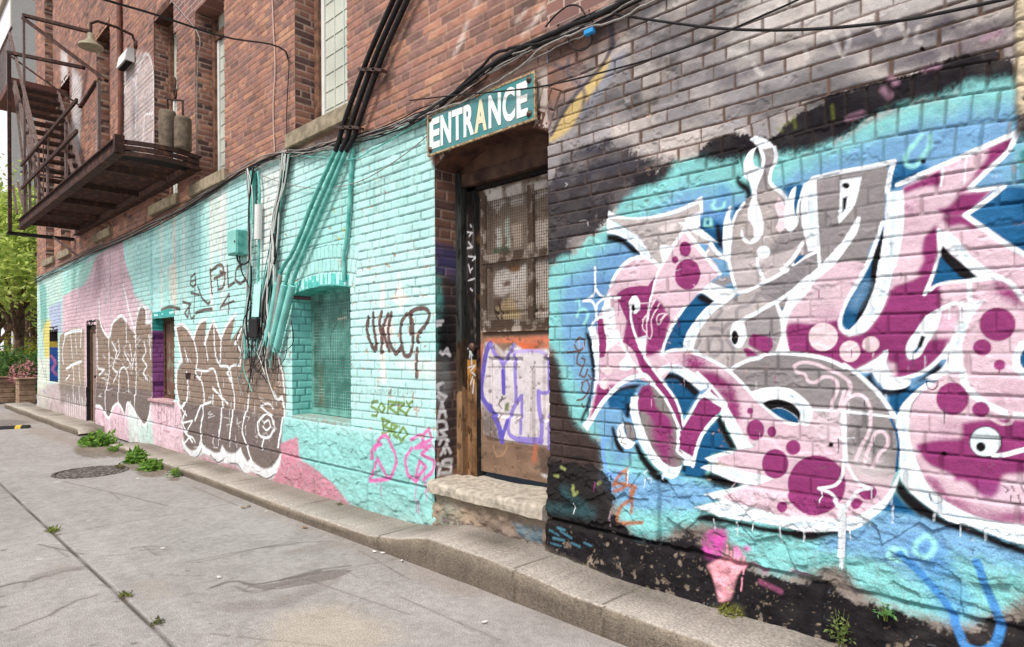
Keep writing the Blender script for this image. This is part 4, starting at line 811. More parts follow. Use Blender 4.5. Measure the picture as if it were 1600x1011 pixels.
M_IRON = mat('rusty brown iron', c4(70, 54, 50), .8, col2=c4(112, 76, 60), scale=14, thr=(.5, .72), bump=.4, bscale=90)
M_IRON2 = mat('grey painted iron', c4(122, 106, 100), .7, col2=c4(96, 68, 58), scale=22, thr=(.5, .7), bump=.3)
M_BLACK = mat('black cable jacket', c4(44, 42, 42), .55, noise=.2, scale=30)
M_GREYC = mat('grey cable jacket', c4(150, 144, 138), .55, noise=.2, scale=30)
M_TEAL = mat('turquoise pipe paint', c4(78, 160, 146), .5, scale=14, col2=c4(128, 200, 188))
M_MESH = mat('rusty wire', c4(94, 82, 72), .6, noise=.25, scale=40, metal=.3)
M_DARK = mat('dark interior', c4(40, 36, 34), .8, noise=.2, scale=9)
M_SIGN = mat('sign enamel', c4(72, 134, 134), .45, scale=5, col2=c4(118, 146, 146), thr=(.42, .8))
M_SIGNE = mat('sign edge', c4(196, 176, 138), .6, col2=c4(120, 90, 66), scale=40)
M_LET = mat('white lettering', c4(238, 238, 232), .5, noise=.06, scale=20)
M_LETC = mat('cream lettering', c4(240, 220, 186), .5, col2=c4(196, 150, 110), scale=30, thr=(.6, .75))
M_BOLT = mat('bolt', c4(96, 78, 68), .5, metal=.5, noise=.3, scale=60)

# ------------------------------------------------------------------ object helpers
def tag(o, label=None, cat=None, group=None, kind=None):
    if label: o['label'] = label
    if cat: o['category'] = cat
    if group: o['group'] = group
    if kind: o['kind'] = kind
    return o
def empty(name, loc, label, cat, group=None, rz=0.):
    o = bpy.data.objects.new(name, None); COL.objects.link(o); o.location = loc; o.rotation_euler = (0, 0, rz); o.empty_display_size = .1
    return tag(o, label, cat, group)
class MB:
    """gathers shapes in world coordinates; build() links them as ONE mesh"""
    def __init__(s): s.v = []; s.f = []; s.sm = []
    def add(s, vs, fs, sm=False):
        b = len(s.v); s.v += [tuple(map(float, q)) for q in vs]; s.f += [tuple(b+i for i in f) for f in fs]; s.sm += [sm]*len(fs); return s
    def hexa(s, p):   # 8 corners: 4 bottom ring, 4 top ring
        return s.add(p, [(0, 3, 2, 1), (4, 5, 6, 7), (0, 1, 5, 4), (1, 2, 6, 5), (2, 3, 7, 6), (3, 0, 4, 7)])
    def box(s, x0, x1, y0, y1, z0, z1, bev=0.):
        if bev <= 0: return s.hexa([(x0, y0, z0), (x1, y0, z0), (x1, y1, z0), (x0, y1, z0), (x0, y0, z1), (x1, y0, z1), (x1, y1, z1), (x0, y1, z1)])
        b = bev; vs = []; idx = {}
        for sx in (0, 1):
            for sy in (0, 1):
                for sz in (0, 1):
                    X = (x0, x1)[sx]; Y = (y0, y1)[sy]; Z = (z0, z1)[sz]; dx = b*(1-2*sx); dy = b*(1-2*sy); dz = b*(1-2*sz)
                    for a, q in (('x', (X, Y+dy, Z+dz)), ('y', (X+dx, Y, Z+dz)), ('z', (X+dx, Y+dy, Z))):
                        idx[(sx, sy, sz, a)] = len(vs); vs.append(q)
        g = lambda *k: idx[k]; fs = []
        for q in (0, 1):
            fs.append([g(q, 0, 0, 'x'), g(q, 0, 1, 'x'), g(q, 1, 1, 'x'), g(q, 1, 0, 'x')][::(1 if q == 0 else -1)])
            fs.append([g(0, q, 0, 'y'), g(1, q, 0, 'y'), g(1, q, 1, 'y'), g(0, q, 1, 'y')][::(1 if q == 0 else -1)])
            fs.append([g(0, 0, q, 'z'), g(0, 1, q, 'z'), g(1, 1, q, 'z'), g(1, 0, q, 'z')][::(1 if q == 0 else -1)])
        for i in (0, 1):
            for j in (0, 1):
                fs.append([g(i, j, 0, 'x'), g(i, j, 1, 'x'), g(i, j, 1, 'y'), g(i, j, 0, 'y')])
                fs.append([g(i, 0, j, 'x'), g(i, 1, j, 'x'), g(i, 1, j, 'z'), g(i, 0, j, 'z')])
                fs.append([g(0, i, j, 'y'), g(1, i, j, 'y'), g(1, i, j, 'z'), g(0, i, j, 'z')])
        for i in (0, 1):
            for j in (0, 1):
                for k in (0, 1): fs.append([g(i, j, k, 'x'), g(i, j, k, 'y'), g(i, j, k, 'z')])
        return s.add(vs, fs)
    def bar(s, p, q, a, b=None, up=(0, 0, 1)):
        p = np.array(p, float); q = np.array(q, float); b = b or a; d = q-p; d /= np.linalg.norm(d); up = np.array(up, float)
        if abs(d@up) > .98: up = np.array([0, 1., 0])
        x = np.cross(d, up); x /= np.linalg.norm(x); y = np.cross(x, d)
        r = [(-1, -1), (1, -1), (1, 1), (-1, 1)]
        return s.hexa([p+x*i*a/2+y*j*b/2 for i, j in r]+[q+x*i*a/2+y*j*b/2 for i, j in r])
    def tube(s, pts, r, n=7, cap=True):
        pts = np.asarray(pts, float); N = len(pts); r = np.broadcast_to(r, (N,)); vs = []; fs = []; prev = None
        for i in range(N):
            d = pts[min(i+1, N-1)]-pts[max(i-1, 0)]; d = d/(np.linalg.norm(d)+1e-9)
            if prev is None:
                a = np.array([0, 0, 1.]) if abs(d[2]) < .9 else np.array([0, 1., 0]); x = np.cross(d, a)
            else: x = prev-d*(prev@d)
            x /= np.linalg.norm(x)+1e-9; prev = x; y = np.cross(d, x)
            for k in range(n):
                t = 2*math.pi*k/n; vs.append(pts[i]+r[i]*(math.cos(t)*x+math.sin(t)*y))
        for i in range(N-1):
            for k in range(n): fs.append((i*n+k, i*n+(k+1) % n, (i+1)*n+(k+1) % n, (i+1)*n+k))
        s.add(vs, fs, True)
        if cap: s.add([vs[k] for k in range(n)], [tuple(range(n))[::-1]]); s.add([vs[(N-1)*n+k] for k in range(n)], [tuple(range(n))])
        return s
    def lathe(s, cen, prof, n=20, axis=(0, 0, 1)):
        ax = np.array(axis, float); ax /= np.linalg.norm(ax); a = np.array([1., 0, 0]) if abs(ax[0]) < .9 else np.array([0, 1., 0]); x = np.cross(ax, a); x /= np.linalg.norm(x); y = np.cross(ax, x)
        vs = []; fs = []
        for (r, h) in prof:
            for k in range(n):
                t = 2*math.pi*k/n; vs.append(np.array(cen)+ax*h+r*(math.cos(t)*x+math.sin(t)*y))
        for i in range(len(prof)-1):
            for k in range(n): fs.append((i*n+k, i*n+(k+1) % n, (i+1)*n+(k+1) % n, (i+1)*n+k))
        s.add(vs, fs, True); L = len(prof)-1
        if prof[0][0] > 1e-4: s.add(vs[:n], [tuple(range(n))[::-1]])
        if prof[L][0] > 1e-4: s.add(vs[L*n:], [tuple(range(n))])
        return s
    def build(s, name, m, parent=None, label=None):
        me = bpy.data.meshes.new(name); o = bpy.data.objects.new(name, me); COL.objects.link(o)
        off = np.zeros(3)
        if parent is not None:
            off = np.array(abs_loc(parent)); o.parent = parent
        else:
            vv = np.array(s.v); off = np.array([vv[:, 0].mean(), vv[:, 1].mean(), vv[:, 2].min()]); o.location = off
        me.from_pydata([tuple(np.array(q)-off) for q in s.v], [], s.f)
        me.polygons.foreach_set('use_smooth', s.sm); me.update(); me.materials.append(m)
        if label: o['label'] = label
        return o
def abs_loc(o):
    p = np.array(o.location)
    while o.parent is not None: o = o.parent; p = p+np.array(o.location)
    return p

# ------------------------------------------------------------------ the brick building
bld = empty('brick_building', (0, 0, 0), 'long old brick building whose lower wall is covered with turquoise paint and graffiti', 'building')
A.build('wall', M_WALL, bld, keepmask(A, PLZ, 99))['label'] = 'wall stretch with large pink, grey and blue graffiti letters'
A.build('plinth', M_STONE, bld, keepmask(A, .343, PLZ)); A.build('footing', M_STONE, bld, keepmask(A, -1, .343))
zt = 2.98
B.build('wall', M_WALL, bld, keepmask(B, PLZ, 99))['label'] = 'turquoise-painted wall under bare red brick'
B.build('plinth', M_STONE, bld, keepmask(B, -1, PLZ))
CW.build('wall', M_WALL, bld, keepmask(CW, PLZ, 99))['label'] = 'faded pink and turquoise wall under bare red brick at the far end'
CW.build('plinth', M_STONE, bld, keepmask(CW, -1, PLZ))
for p in FRONT: p.raw = None
# the rest of the wall above the frame, the far gable side and the roof edge: coarser, same brick by nodes
def brickmat(name):
    m = bpy.data.materials.new(name); m.use_nodes = True; n = m.node_tree.nodes; l = m.node_tree.links; b = n['Principled BSDF']; b.inputs['Roughness'].default_value = .85
    tc = n.new('ShaderNodeTexCoord'); mp = n.new('ShaderNodeMapping'); mp.inputs['Rotation'].default_value = (math.pi/2, 0, 0); l.new(tc.outputs['Object'], mp.inputs[0])
    t = n.new('ShaderNodeTexBrick'); t.inputs['Scale'].default_value = 1; t.inputs['Brick Width'].default_value = .222; t.inputs['Row Height'].default_value = COURSE; t.inputs['Mortar Size'].default_value = .006
    t.inputs['Color1'].default_value = c4(150, 104, 90); t.inputs['Color2'].default_value = c4(112, 84, 80); t.inputs['Mortar'].default_value = c4(180, 156, 142); l.new(mp.outputs[0], t.inputs['Vector']); l.new(t.outputs['Color'], b.inputs['Base Color'])
    return m
M_BRK = brickmat('plain brick')
mb = MB(); mb.box(-8.5, .6, 0, .3, 5.3, 9.3); mb.box(-2.345, .6, 0, .3, 3.15, 5.299); mb.build('wall', M_BRK, bld)
mb = MB(); mb.box(.6, 6., 0, .3, 0, 9.3); mb.build('wall', M_BRK, bld)
mb = MB(); mb.box(-17.4, -17.1, .31, 9., 0, 9.3); mb.build('gable_wall', M_BRK, bld)
mb = MB(); mb.box(-17.5, 6., -.06, 9., 9.3, 9.5); mb.build('roof', M_CONC, bld)

def side_patch(X, y1, z0, z1, facing, dy=.008, dz=.008):
    """the reveal of an opening, facing +X or -X; painted and bonded like the wall"""
    p = Patch(axis([0.0, y1], [dy]), axis([z0, z1], [dz]), (X, 0, 0), (0, 1, 0), (0, 0, 1), (facing, 0, 0), lambda px, py: XP(px, py, X)[[1, 2]])
    idd, m, rnd, rnd2, fy = bricks(p.u+X*3.3, p.v, False)
    t = rnd[..., None]; base = np.where(t < .35, c(96, 74, 70), np.where(t < .8, c(146, 106, 92), c(168, 122, 100)))*(1+.3*(rnd2[..., None]-.5)+.3*fbm(p.u*22, p.v*22, 41, 4)[..., None])
    p.col[:] = base*(1-m[..., None])+c(190, 166, 150)*m[..., None]; p.m = m; p.rnd = rnd
    p.h[:] = -.006*m+.003*(rnd-.5)*(1-m); p.h[:, :1] = 0
    return p
def soffit(arc, x0, x1, y1, name, m, z=None):
    mb = MB(); n = 16
    for i in range(n):
        xa = x0+(x1-x0)*i/n; xb = x0+(x1-x0)*(i+1)/n
        za = z if arc is None else arc[1]+math.sqrt(arc[2]**2-(xa-arc[0])**2); zb = z if arc is None else arc[1]+math.sqrt(arc[2]**2-(xb-arc[0])**2)
        mb.hexa([(xa, .0, za), (xb, .0, zb), (xb, y1, zb), (xa, y1, za), (xa, .0, za+.1), (xb, .0, zb+.1), (xb, y1, zb+.1), (xa, y1, za+.1)])
    return mb.build(name, m, bld)
def arc_panel(arc, x0, x1, z0, y0, y1, mb, inset=0.):
    """solid panel filling an arched opening"""
    n = 14
    for i in range(n):
        xa = x0+(x1-x0)*i/n; xb = x0+(x1-x0)*(i+1)/n
        za = arc[1]+math.sqrt(arc[2]**2-(xa-arc[0])**2)-inset; zb = arc[1]+math.sqrt(arc[2]**2-(xb-arc[0])**2)-inset
        mb.hexa([(xa, y0, z0), (xb, y0, z0), (xb, y1, z0), (xa, y1, z0), (xa, y0, za), (xb, y0, zb), (xb, y1, zb), (xa, y1, za)])
    return mb
# -- reveals
M_BRV = mat('brick soffit', c4(112, 80, 66), .85, col2=c4(70, 50, 46), scale=9, bump=.6, bscale=30)
p = side_patch(DOOR[0], .26, .42, 2.62, 1)
wash(p, '674,200 720,200 716,430 674,395', (98, 76, 66), .02, .5, .3, .2)
wash(p, '676,378 716,390 716,445 680,425', (74, 74, 118), .012, .8, .1, .1)
wash(p, '676,425 690,430 700,520 684,560 676,560', (96, 176, 166), .02, .75, None, .4)
wash(p, '690,430 716,440 714,730 686,740 684,560 690,510', (66, 58, 58), .02, .85, .2, .2)
wash(p, '682,480 714,490 714,560 684,560', (34, 32, 34), .03, .95, None, .2); wash(p, '682,560 700,560 700,620 684,640', (150, 170, 168), .03, .5, None, .3)
for s_ in ('qd 150,285 125,295 135,330 165,345 150,365 125,345', 'qd 130,450 145,370 165,440', 'qd 138,415 160,412', 'qd 125,530 120,460 160,460 170,490 140,500 165,525 130,535', 'qd 135,560 150,530 175,545', 'qd 140,610 165,560 185,600', 'qd 155,575 160,600', 'qd 130,700 150,640 190,630 185,690 150,690', 'qd 125,650 185,660', 'qd 140,20 120,10 150,5 125,25', 'qd 140,145 150,155 170,130 182,160 165,145', 'qd 60,0 60,0'):
    p.stroke(s_, 5.5, (236, 236, 234), .95, soft=.006)
p.stroke('qd 130,690 190,700', 6, (220, 220, 218), .8, soft=.01)
p.build('door_reveal', M_WALL, bld)
soffit(DARC, DOOR[0], DOOR[1], .26, 'door_soffit', M_BRV)
mb = MB(); mb.box(DOOR[1], DOOR[1]+.1, .02, .5, .2, 2.6); mb.build('door_reveal', M_BRV, bld)
p = side_patch(W4[0], .19, .70, 1.79, 1); p.col[:] = (c(140, 218, 208)*(1+.1*(p.rnd[..., None]-.5))*(1-.4*p.m[..., None])*(1+.3*fbm(p.u*9, p.v*9, 4, 4)[..., None])); p.build('window_reveal', M_WALL, bld)
M_TQS = mat('turquoise soffit paint', c4(96, 196, 184), .7, noise=.2, scale=12, bump=.4)
soffit(WARC, W4[0], W4[1], .19, 'window_soffit', M_TQS)
p = side_patch(-9.405, .14, .69, 1.765, 1, .012, .012); p.col[:] = np.where((p.v > 1.60)[..., None], c(72, 178, 170), c(150, 92, 150))*(1-.35*p.m[..., None])*(1+.5*fbm(p.u*3, p.v*7, 4, 4)[..., None]); p.col[:] = np.where((np.abs(p.v-1.52) < .03)[..., None] | (np.abs(p.v-.88) < .025)[..., None], c(96, 52, 100), p.col); p.build('window_reveal', M_WALL, bld)
M_TQD = mat('lintel paint', c4(72, 168, 160), .7, noise=.2, scale=10)
soffit(None, -9.405, -8.54, .14, 'window_lintel', M_TQD, 1.765)
p = side_patch(-12.98, .07, .0, 1.77, 1, .02, .02); p.col[:] = c(58, 54, 54)*(1-.3*p.m[..., None])*(1+.5*fbm(p.u*5, p.v*5, 8, 3)[..., None]); p.build('door_reveal', M_WALL, bld)
p = side_patch(-16.1, .16, .72, 1.75, 1, .02, .02); p.col[:] = np.where((p.v > 1.55)[..., None], c(60, 54, 56), np.where((p.v > 1.42)[..., None], c(206, 186, 80), c(62, 106, 186)))*(1+.4*fbm(p.u*8, p.v*8, 8, 3)[..., None]); p.stroke([(.02, 1.25), (.10, 1.1), (.05, .95), (.12, .85)], .05, (206, 140, 190), uv=True); p.build('window_reveal', M_WALL, bld)
soffit(None, -16.1, -15.31, .16, 'window_lintel', M_DARK, 1.75); soffit(None, -12.98, -12.35, .07, 'door_lintel', M_DARK, 1.77)
UPW = [(-5.343, -4.47, 3.285, 6.4, .19), (-7.77, -6.93, 3.27, 6.4, .19), (-9.27, -8.41, 3.27, 5.72, .18), (-12.2, -11.4, 3.27, 6.5, .18), (-14.95, -14.15, 3.27, 6.5, .18), (-16.4, -15.6, 3.27, 8.9, .18)]
for i, (x0, x1, z0, z1, dy) in enumerate(UPW):
    fine = .009 if i == 0 else (.013 if i < 3 else .025)
    p = side_patch(x0, dy, z0, min(z1, 4.6 if i == 0 else 5.6 if i == 1 else z1), 1, fine, fine); p.build('window_reveal', M_WALL, bld)
    soffit(None, x0, x1, dy, 'window_lintel', M_BRV, z1)
    mb = MB(); mb.box(x1, x1+.06, .01, dy+.1, z0, z1); mb.build('window_reveal', M_BRV, bld)
    sl_ = MB(); sl_.box(x0-.10, x1+.10, -.055, dy, z0-.135, z0, .008); sl_.build('sill', M_SILL, bld)
    fr = MB(); fw = .075
    fr.box(x0, x0+fw, dy, dy+.07, z0, z1); fr.box(x1-fw, x1, dy, dy+.07, z0, z1); fr.box(x0+fw, x1-fw, dy, dy+.07, z0, z0+.07); fr.box(x0+fw, x1-fw, dy, dy+.07, z1-.08, z1)
    zr = {1: 5.0, 2: 4.72, 3: 5.2, 4: 5.2, 5: 5.6}.get(i, 5.5)
    fr.box(x0+fw, x1-fw, dy+.01, dy+.08, zr, zr+.09)
    f = fr.build('window', M_FRAME, bld)
    st_ = MB(); a0, a1 = x0+fw, x1-fw
    st_.box(a0, a0+.05, dy+.03, dy+.065, z0+.07, zr); st_.box(a1-.05, a1, dy+.03, dy+.065, z0+.07, zr); st_.box(a0+.05, a1-.05, dy+.03, dy+.065, z0+.07, z0+.12); st_.build('sash', M_WHITE, f)
    pn = MB(); pn.box(a0+.05, a1-.05, dy+.05, dy+.06, z0+.12, zr); pn.box(a0, a1, dy+.05, dy+.06, zr+.09, z1-.08); pn.build('pane', M_BLIND, f)
    mu = MB(); zm_ = z0+.12+(zr-z0-.12)*.5
    for xx in np.linspace(a0+.05, a1-.05, 5)[1:-1]: mu.box(xx-.006, xx+.006, dy+.043, dy+.0495, z0+.121, zr)
    for zz_ in np.arange(z0+.24, zr-.05, .16): mu.box(a0+.051, a1-.051, dy+.0435, dy+.049, zz_-.004, zz_+.004)
    mu.build('glazing_bar', M_BLIND, f)
# turquoise arched window: frame, boards behind a wire grille, stone sill
dy = .19
fr = MB(); x0, x1 = W4; fr.box(x0, x0+.05, dy, dy+.06, .74, 1.785); fr.box(x1-.05, x1, dy, dy+.06, .74, 1.785); fr.box(x0+.05, x1-.05, dy, dy+.06, .74, .79)
n = 12
for i in range(n):
    xa = x0+(x1-x0)*i/n; xb = x0+(x1-x0)*(i+1)/n; f_ = lambda x: WARC[1]+math.sqrt(WARC[2]**2-(x-WARC[0])**2)
    fr.hexa([(xa, dy, 1.775), (xb, dy, 1.775), (xb, dy+.06, 1.775), (xa, dy+.06, 1.775), (xa, dy, f_(xa)), (xb, dy, f_(xb)), (xb, dy+.06, f_(xb)), (xa, dy+.06, f_(xa))])
f = fr.build('window', M_TEAL, bld)
PW = Patch(axis([x0+.05, x1-.05], [.009]), axis([.79, 1.775], [.007]), (0, dy+.05, 0), (1, 0, 0), (0, 0, 1), (0, -1, 0), lambda px, py: W(px, py, dy+.05)[[0, 2]])
PW.col[:] = c(66, 138, 128)*(1+.5*fbm(PW.u*5, PW.v*5, 7, 4)[..., None]+.25*fbm(PW.u*50, PW.v*8, 9, 3)[..., None])
wash(PW, 'q6 190,560 240,540 260,780 380,810 380,850 190,810', (116, 120, 92), .03, .7, None, .5); wash(PW, 'q6 320,270 385,260 385,400 350,400 325,340', (120, 100, 80), .01, .9, None, .3); wash(PW, 'q6 200,530 385,530 385,545 200,545', (50, 110, 104), .006, .8)
wash(PW, 'q6 240,250 385,235 385,525 240,525', (92, 164, 152), .02, .8, None, .2); wash(PW, 'q6 190,240 230,260 230,560 190,560', (50, 108, 100), .03, .7, None, .3)  # second wash paints the reveal's shade into the board's left edge
for s_ in ('q6 320,370 290,420 285,460 292,505', 'q6 350,290 370,320 350,350 385,300'): PW.stroke(s_, 1.8, (46, 52, 48), .9)
PW.stroke('q6 320,352 360,346', 2.5, (230, 226, 214))
PW.build('board', M_WALL, f)
gr = MB()
for i in range(33):
    x = x0+.03+(x1-x0-.06)*i/32; gr.bar((x, dy-.012, .75), (x, dy-.012, 1.83), .0026)
for i in range(37):
    z = .76+1.06*i/36; gr.bar((x0+.02, dy-.016, z), (x1-.02, dy-.016, z), .0026)
gr.build('wire_grille', mat('painted wire', c4(176, 206, 194), .6, col2=c4(110, 104, 84), scale=9), f)
sl_ = MB(); sl_.box(W4[0], W4[1], -.01, dy+.05, .69, .735, .008); sl_.build('sill', mat('turquoise sill', c4(150, 196, 186), .8, col2=c4(150, 150, 140), scale=20, bump=.5), bld)
# boarded window with the purple reveal
fr = MB(); fr.box(-9.405, -9.35, .14, .19, .69, 1.765); fr.box(-8.60, -8.54, .14, .19, .69, 1.765); fr.box(-9.35, -8.6, .14, .19, 1.70, 1.765); fr.box(-9.35, -8.6, .14, .19, .69, .74)
f = fr.build('window', M_WOOD, bld)
b_ = MB(); b_.box(-9.35, -8.6, .16, .18, .74, 1.70); b_.build('board', mat('brown rusty board', c4(112, 84, 74), .75, col2=c4(140, 146, 122), scale=5, thr=(.5, .7), bump=.4), f)
sl_ = MB(); sl_.box(-9.45, -8.5, -.05, .14, .655, .69, .005); sl_.build('sill', mat('pink sill', c4(196, 160, 160), .8, noise=.2), bld)
# small far window, blue board
fr = MB(); fr.box(-16.1, -15.31, .16, .2, .72, 1.75); f = fr.build('window', mat('pink grey board', c4(176, 156, 156), .75, noise=.2), bld)
# far side door
d_ = MB(); d_.box(-12.98, -12.35, .07, .17, .03, 1.77); d2 = d_.build('door', mat('grey brown door', c4(142, 124, 114), .6, noise=.15, scale=7), bld, 'plain grey-brown side door in a black recess')
d_ = MB(); d_.box(-12.95, -12.88, .05, .0698, .03, 1.72); d_.box(-12.46, -12.39, .05, .0698, .03, 1.72); d_.box(-12.88, -12.46, .05, .0698, 1.66, 1.72); d_.build('door_frame', M_WOOD, d2)
d_ = MB(); d_.tube([(-12.52, .07, .9), (-12.52, .01, .9)], .025, 8); d_.build('handle', M_BOLT, d2)
# -- entrance: step, frame, door
DY = .27
LX = lambda px, py: W(px, py, DY)[0]
# doorstep slab: rounded worn nose
pr = [(.30, .447), (-.03, .440), (-.052, .434), (-.063, .420), (-.066, .39), (-.064, .355), (-.04, .342), (.30, .29)]
vs = []; fs = []; NX = 60
for i in range(NX+1):
    x = DOOR[0]-.02+(DOOR[1]-DOOR[0]+.018)*i/NX
    for j, (y, z) in enumerate(pr):
        wob = .001*math.sin(x*31+j)+.0006*math.sin(x*77+2*j)+(.003*math.sin(x*13+j)+.0012*math.sin(x*57) if z < .358 else 0); vs.append((x, y+(wob if y < 0 else 0), z+wob*.6-(.02*math.exp(-((x+2.95)/.3)**2) if z > .4 else 0)))
for i in range(NX):
    for j in range(len(pr)): a = i*8+j; b = i*8+(j+1) % 8; fs.append((a, a+8, b+8, b))
fs.append(tuple(range(8))); fs.append(tuple(NX*8+k for k in range(8))[::-1])
mb = MB(); mb.add(vs, fs, False); mb.build('doorstep', mat('worn concrete step', c4(178, 168, 152), .85, noise=.28, scale=26, bump=.35, bscale=240), bld)
# rubble under the step
RB = Patch(axis([DOOR[0]-.03, DOOR[1]+.02], [.0075]), axis([.02, .36], [.0065]), (0, -.005, 0), (1, 0, 0), (0, 0, 1), (0, -1, 0), frontpx)
ru, rv = RB.u, RB.v
RB.h[:] = .05*np.abs(fbm(ru*9, rv*13, 131, 5, .6))+.03*fbm(ru*26, rv*30, 133, 4)+.03*(.33-rv)
RB.col[:] = c(158, 140, 120)*(1+.9*fbm(ru*16, rv*20, 135, 5)[..., None])
wash(RB, '740,800 870,840 900,900 780,880', (110, 96, 90), .04, .6, None, .4); wash(RB, '800,815 850,825 850,850 820,840', (74, 116, 132), .008, .45, None, 1.2); wash(RB, '690,770 720,790 720,830 690,820', (120, 150, 140), .03, .4, None, .5)
np.clip(RB.col, .01, .8, out=RB.col)
RB.build('footing', M_STONE, bld)
fx = XP(713, 500, DOOR[0]); fxy = fx[1]
M_JAMB = mat('black flaking jamb paint', c4(52, 50, 48), .6, col2=c4(132, 96, 66), scale=9, thr=(.55, .7), bump=.5, bscale=60)
JA = Patch(axis([-3.365, -3.305], [.006]), axis([.44, 2.56], [.008]), (0, .185, 0), (1, 0, 0), (0, 0, 1), (0, -1, 0), lambda px, py: W(px, py, .185)[[0, 2]])
def jamb_paint(p):
    zz = p.v; p.col[:] = np.where((zz > 1.35+.2*fbm(p.u*9, zz*5, 3, 3))[..., None], c(60, 62, 60), np.where((zz > 1.05+.2*fbm(p.u*7, zz*4, 5, 3))[..., None], c(74, 60, 48), c(140, 110, 82)))*(1+1.5*fbm(p.u*40, zz*7, 151, 5)[..., None]); p.col *= (1-.6*sstep(.10, .16, fbm(p.u*70, zz*14, 153, 4)))[..., None]; np.clip(p.col, .008, .6, out=p.col)
jamb_paint(JA); JA.build('jamb', M_WALL, bld)
J2 = Patch(axis([.185, DY+.02], [.006]), axis([.44, 2.5], [.008]), (-3.305, 0, 0), (0, 1, 0), (0, 0, 1), (1, 0, 0), lambda px, py: XP(px, py, -3.305)[[1, 2]])
jamb_paint(J2); J2.build('jamb', M_WALL, bld)
J3 = Patch(axis([-3.305, -3.21], [.006]), axis([.44, 2.5], [.007]), (0, DY-.035, 0), (1, 0, 0), (0, 0, 1), (0, -1, 0), lambda px, py: W(px, py, DY-.035)[[0, 2]])
zz = J3.v; J3.col[:] = np.where((zz > 1.25)[..., None], c(40, 36, 34)*(1+2.5*sstep(.1, .2, fbm(J3.u*30, zz*9, 163, 4))[..., None]), np.where((zz > 1.08)[..., None], c(168, 120, 62), c(132, 100, 70)))*(1+1.5*fbm(J3.u*34, zz*7, 161, 5)[..., None])
fl3 = sstep(.08, .14, fbm(J3.u*60, zz*16, 167, 4)); J3.col *= (1-.72*fl3)[..., None]
J3.fill([(-3.33, 1.0), (-3.26, .95), (-3.2, .98), (-3.2, .48), (-3.27, .44), (-3.24, .8)], (96, 70, 50), soft=.02, uv=True, grain=.5)
for s_ in ('qe 300,415 305,425', 'qe 285,450 310,455', 'qe 295,470 305,455', 'qe 290,500 310,525 285,530', 'qe 290,570 330,575 310,590', 'qe 330,560 335,600', 'qe 290,610 300,650', 'qe 290,690 320,680', 'qe 300,640 310,630', 'qe 300,730 310,740', 'qd 262,130 275,120 270,170', 'qd 275,110 280,200', 'qd 265,215 295,205 275,230', 'qd 280,235 295,250', 'qd 285,255 275,290', 'qd 290,270 285,330', 'qd 270,140 285,160'):
    J3.stroke(s_, 2.4, (206, 208, 210), .9)
np.clip(J3.col, .01, .8, out=J3.col); J3.build('jamb', M_WALL, bld)
mb = MB(); mb.box(-3.305, -3.211, DY-.03, DY+.05, .44, 2.5); mb.build('door_frame', M_JAMB, bld)
# head of the frame: deep lintel board with a hollow under the arch
mb = MB(); mb.box(-3.363, -2.347, .19, .30, 2.455, 2.545); mb.build('door_head', mat('brown head board', c4(106, 80, 66), .75, col2=c4(60, 44, 40), scale=7, bump=.3), bld)
arc_panel(DARC, -3.363, -2.347, 2.546, .215, .30, MB()).build('door_tympanum', mat('tympanum board', c4(124, 96, 82), .8, col2=c4(80, 60, 52), scale=6, bump=.4), bld)
mb = MB(); mb.box(-3.3, -2.347, .235, .29, 2.43, 2.455); mb.build('door_head', M_DARK, bld)

DZ0, DZ1 = .475, 2.425; DX0, DX1 = -3.205, -2.2
DP = Patch(axis([DX0, DX1], [.006]), axis([DZ0, DZ1], [.0055]), (0, DY, 0), (1, 0, 0), (0, 0, 1), (0, -1, 0), lambda px, py: W(px, py, DY)[[0, 2]])
du_, dv_ = DP.u, DP.v
DP.col[:] = c(130, 106, 88)*(1+.5*fbm(du_*4, dv_*26, 171, 4)[..., None]+.3*fbm(du_*40, dv_*40, 173, 3)[..., None])
upz = W(760, 525, DY)[2]
DP.fill('d7 20,0 460,-60 460,950 60,960 20,700', (98, 78, 66), soft=.01, a=.9)
DP.fill('d7 75,170 410,90 410,910 75,930', (142, 128, 114), soft=.01, a=.9, grain=.2)
for s_, cc, a_ in (('d7 35,120 60,85 150,65 180,80 240,35 225,20 262,20 262,90 300,20 300,100 150,140 60,175', (204, 192, 180), .95), ('d7 358,85 375,15 400,5 405,75 380,90', (206, 196, 186), .95), ('d7 300,25 370,20 355,85 300,100', (128, 106, 92), .9), ('d7 60,165 150,140 160,230 120,290 100,260 75,215', (206, 198, 188), .9),
                   ('d7 170,150 260,120 265,240 200,250', (200, 190, 180), .9), ('d7 290,130 400,110 400,170 330,220 295,230', (198, 188, 178), .9), ('d7 115,370 145,360 145,490 120,500', (214, 212, 204), .9), ('d7 165,330 185,300 195,480 170,470', (196, 210, 196), .8), ('d7 195,350 255,340 255,470 215,480', (196, 178, 160), .9), ('d7 300,340 400,320 400,470 330,480', (204, 192, 180), .9),
                   ('d7 95,480 180,470 190,500 100,520', (60, 88, 70), .9), ('d7 120,610 160,590 200,610 280,560 280,650 250,720 190,720 150,740 110,730 100,680', (222, 214, 206), .97), ('d7 190,720 280,660 280,830 230,850 190,800', (206, 192, 178), .9), ('d7 310,560 400,540 405,860 310,870', (206, 194, 182), .92), ('d7 110,800 200,740 260,860 240,905 170,910', (196, 172, 130), .85), ('d7 90,760 150,750 140,800 100,800', (80, 56, 52), .8),
                   ('d7 60,970 450,950 450,1011 90,1011 60,1040', (180, 112, 88), .7)):
    DP.fill(s_, cc, soft=.008, a=a_, grain=.25)
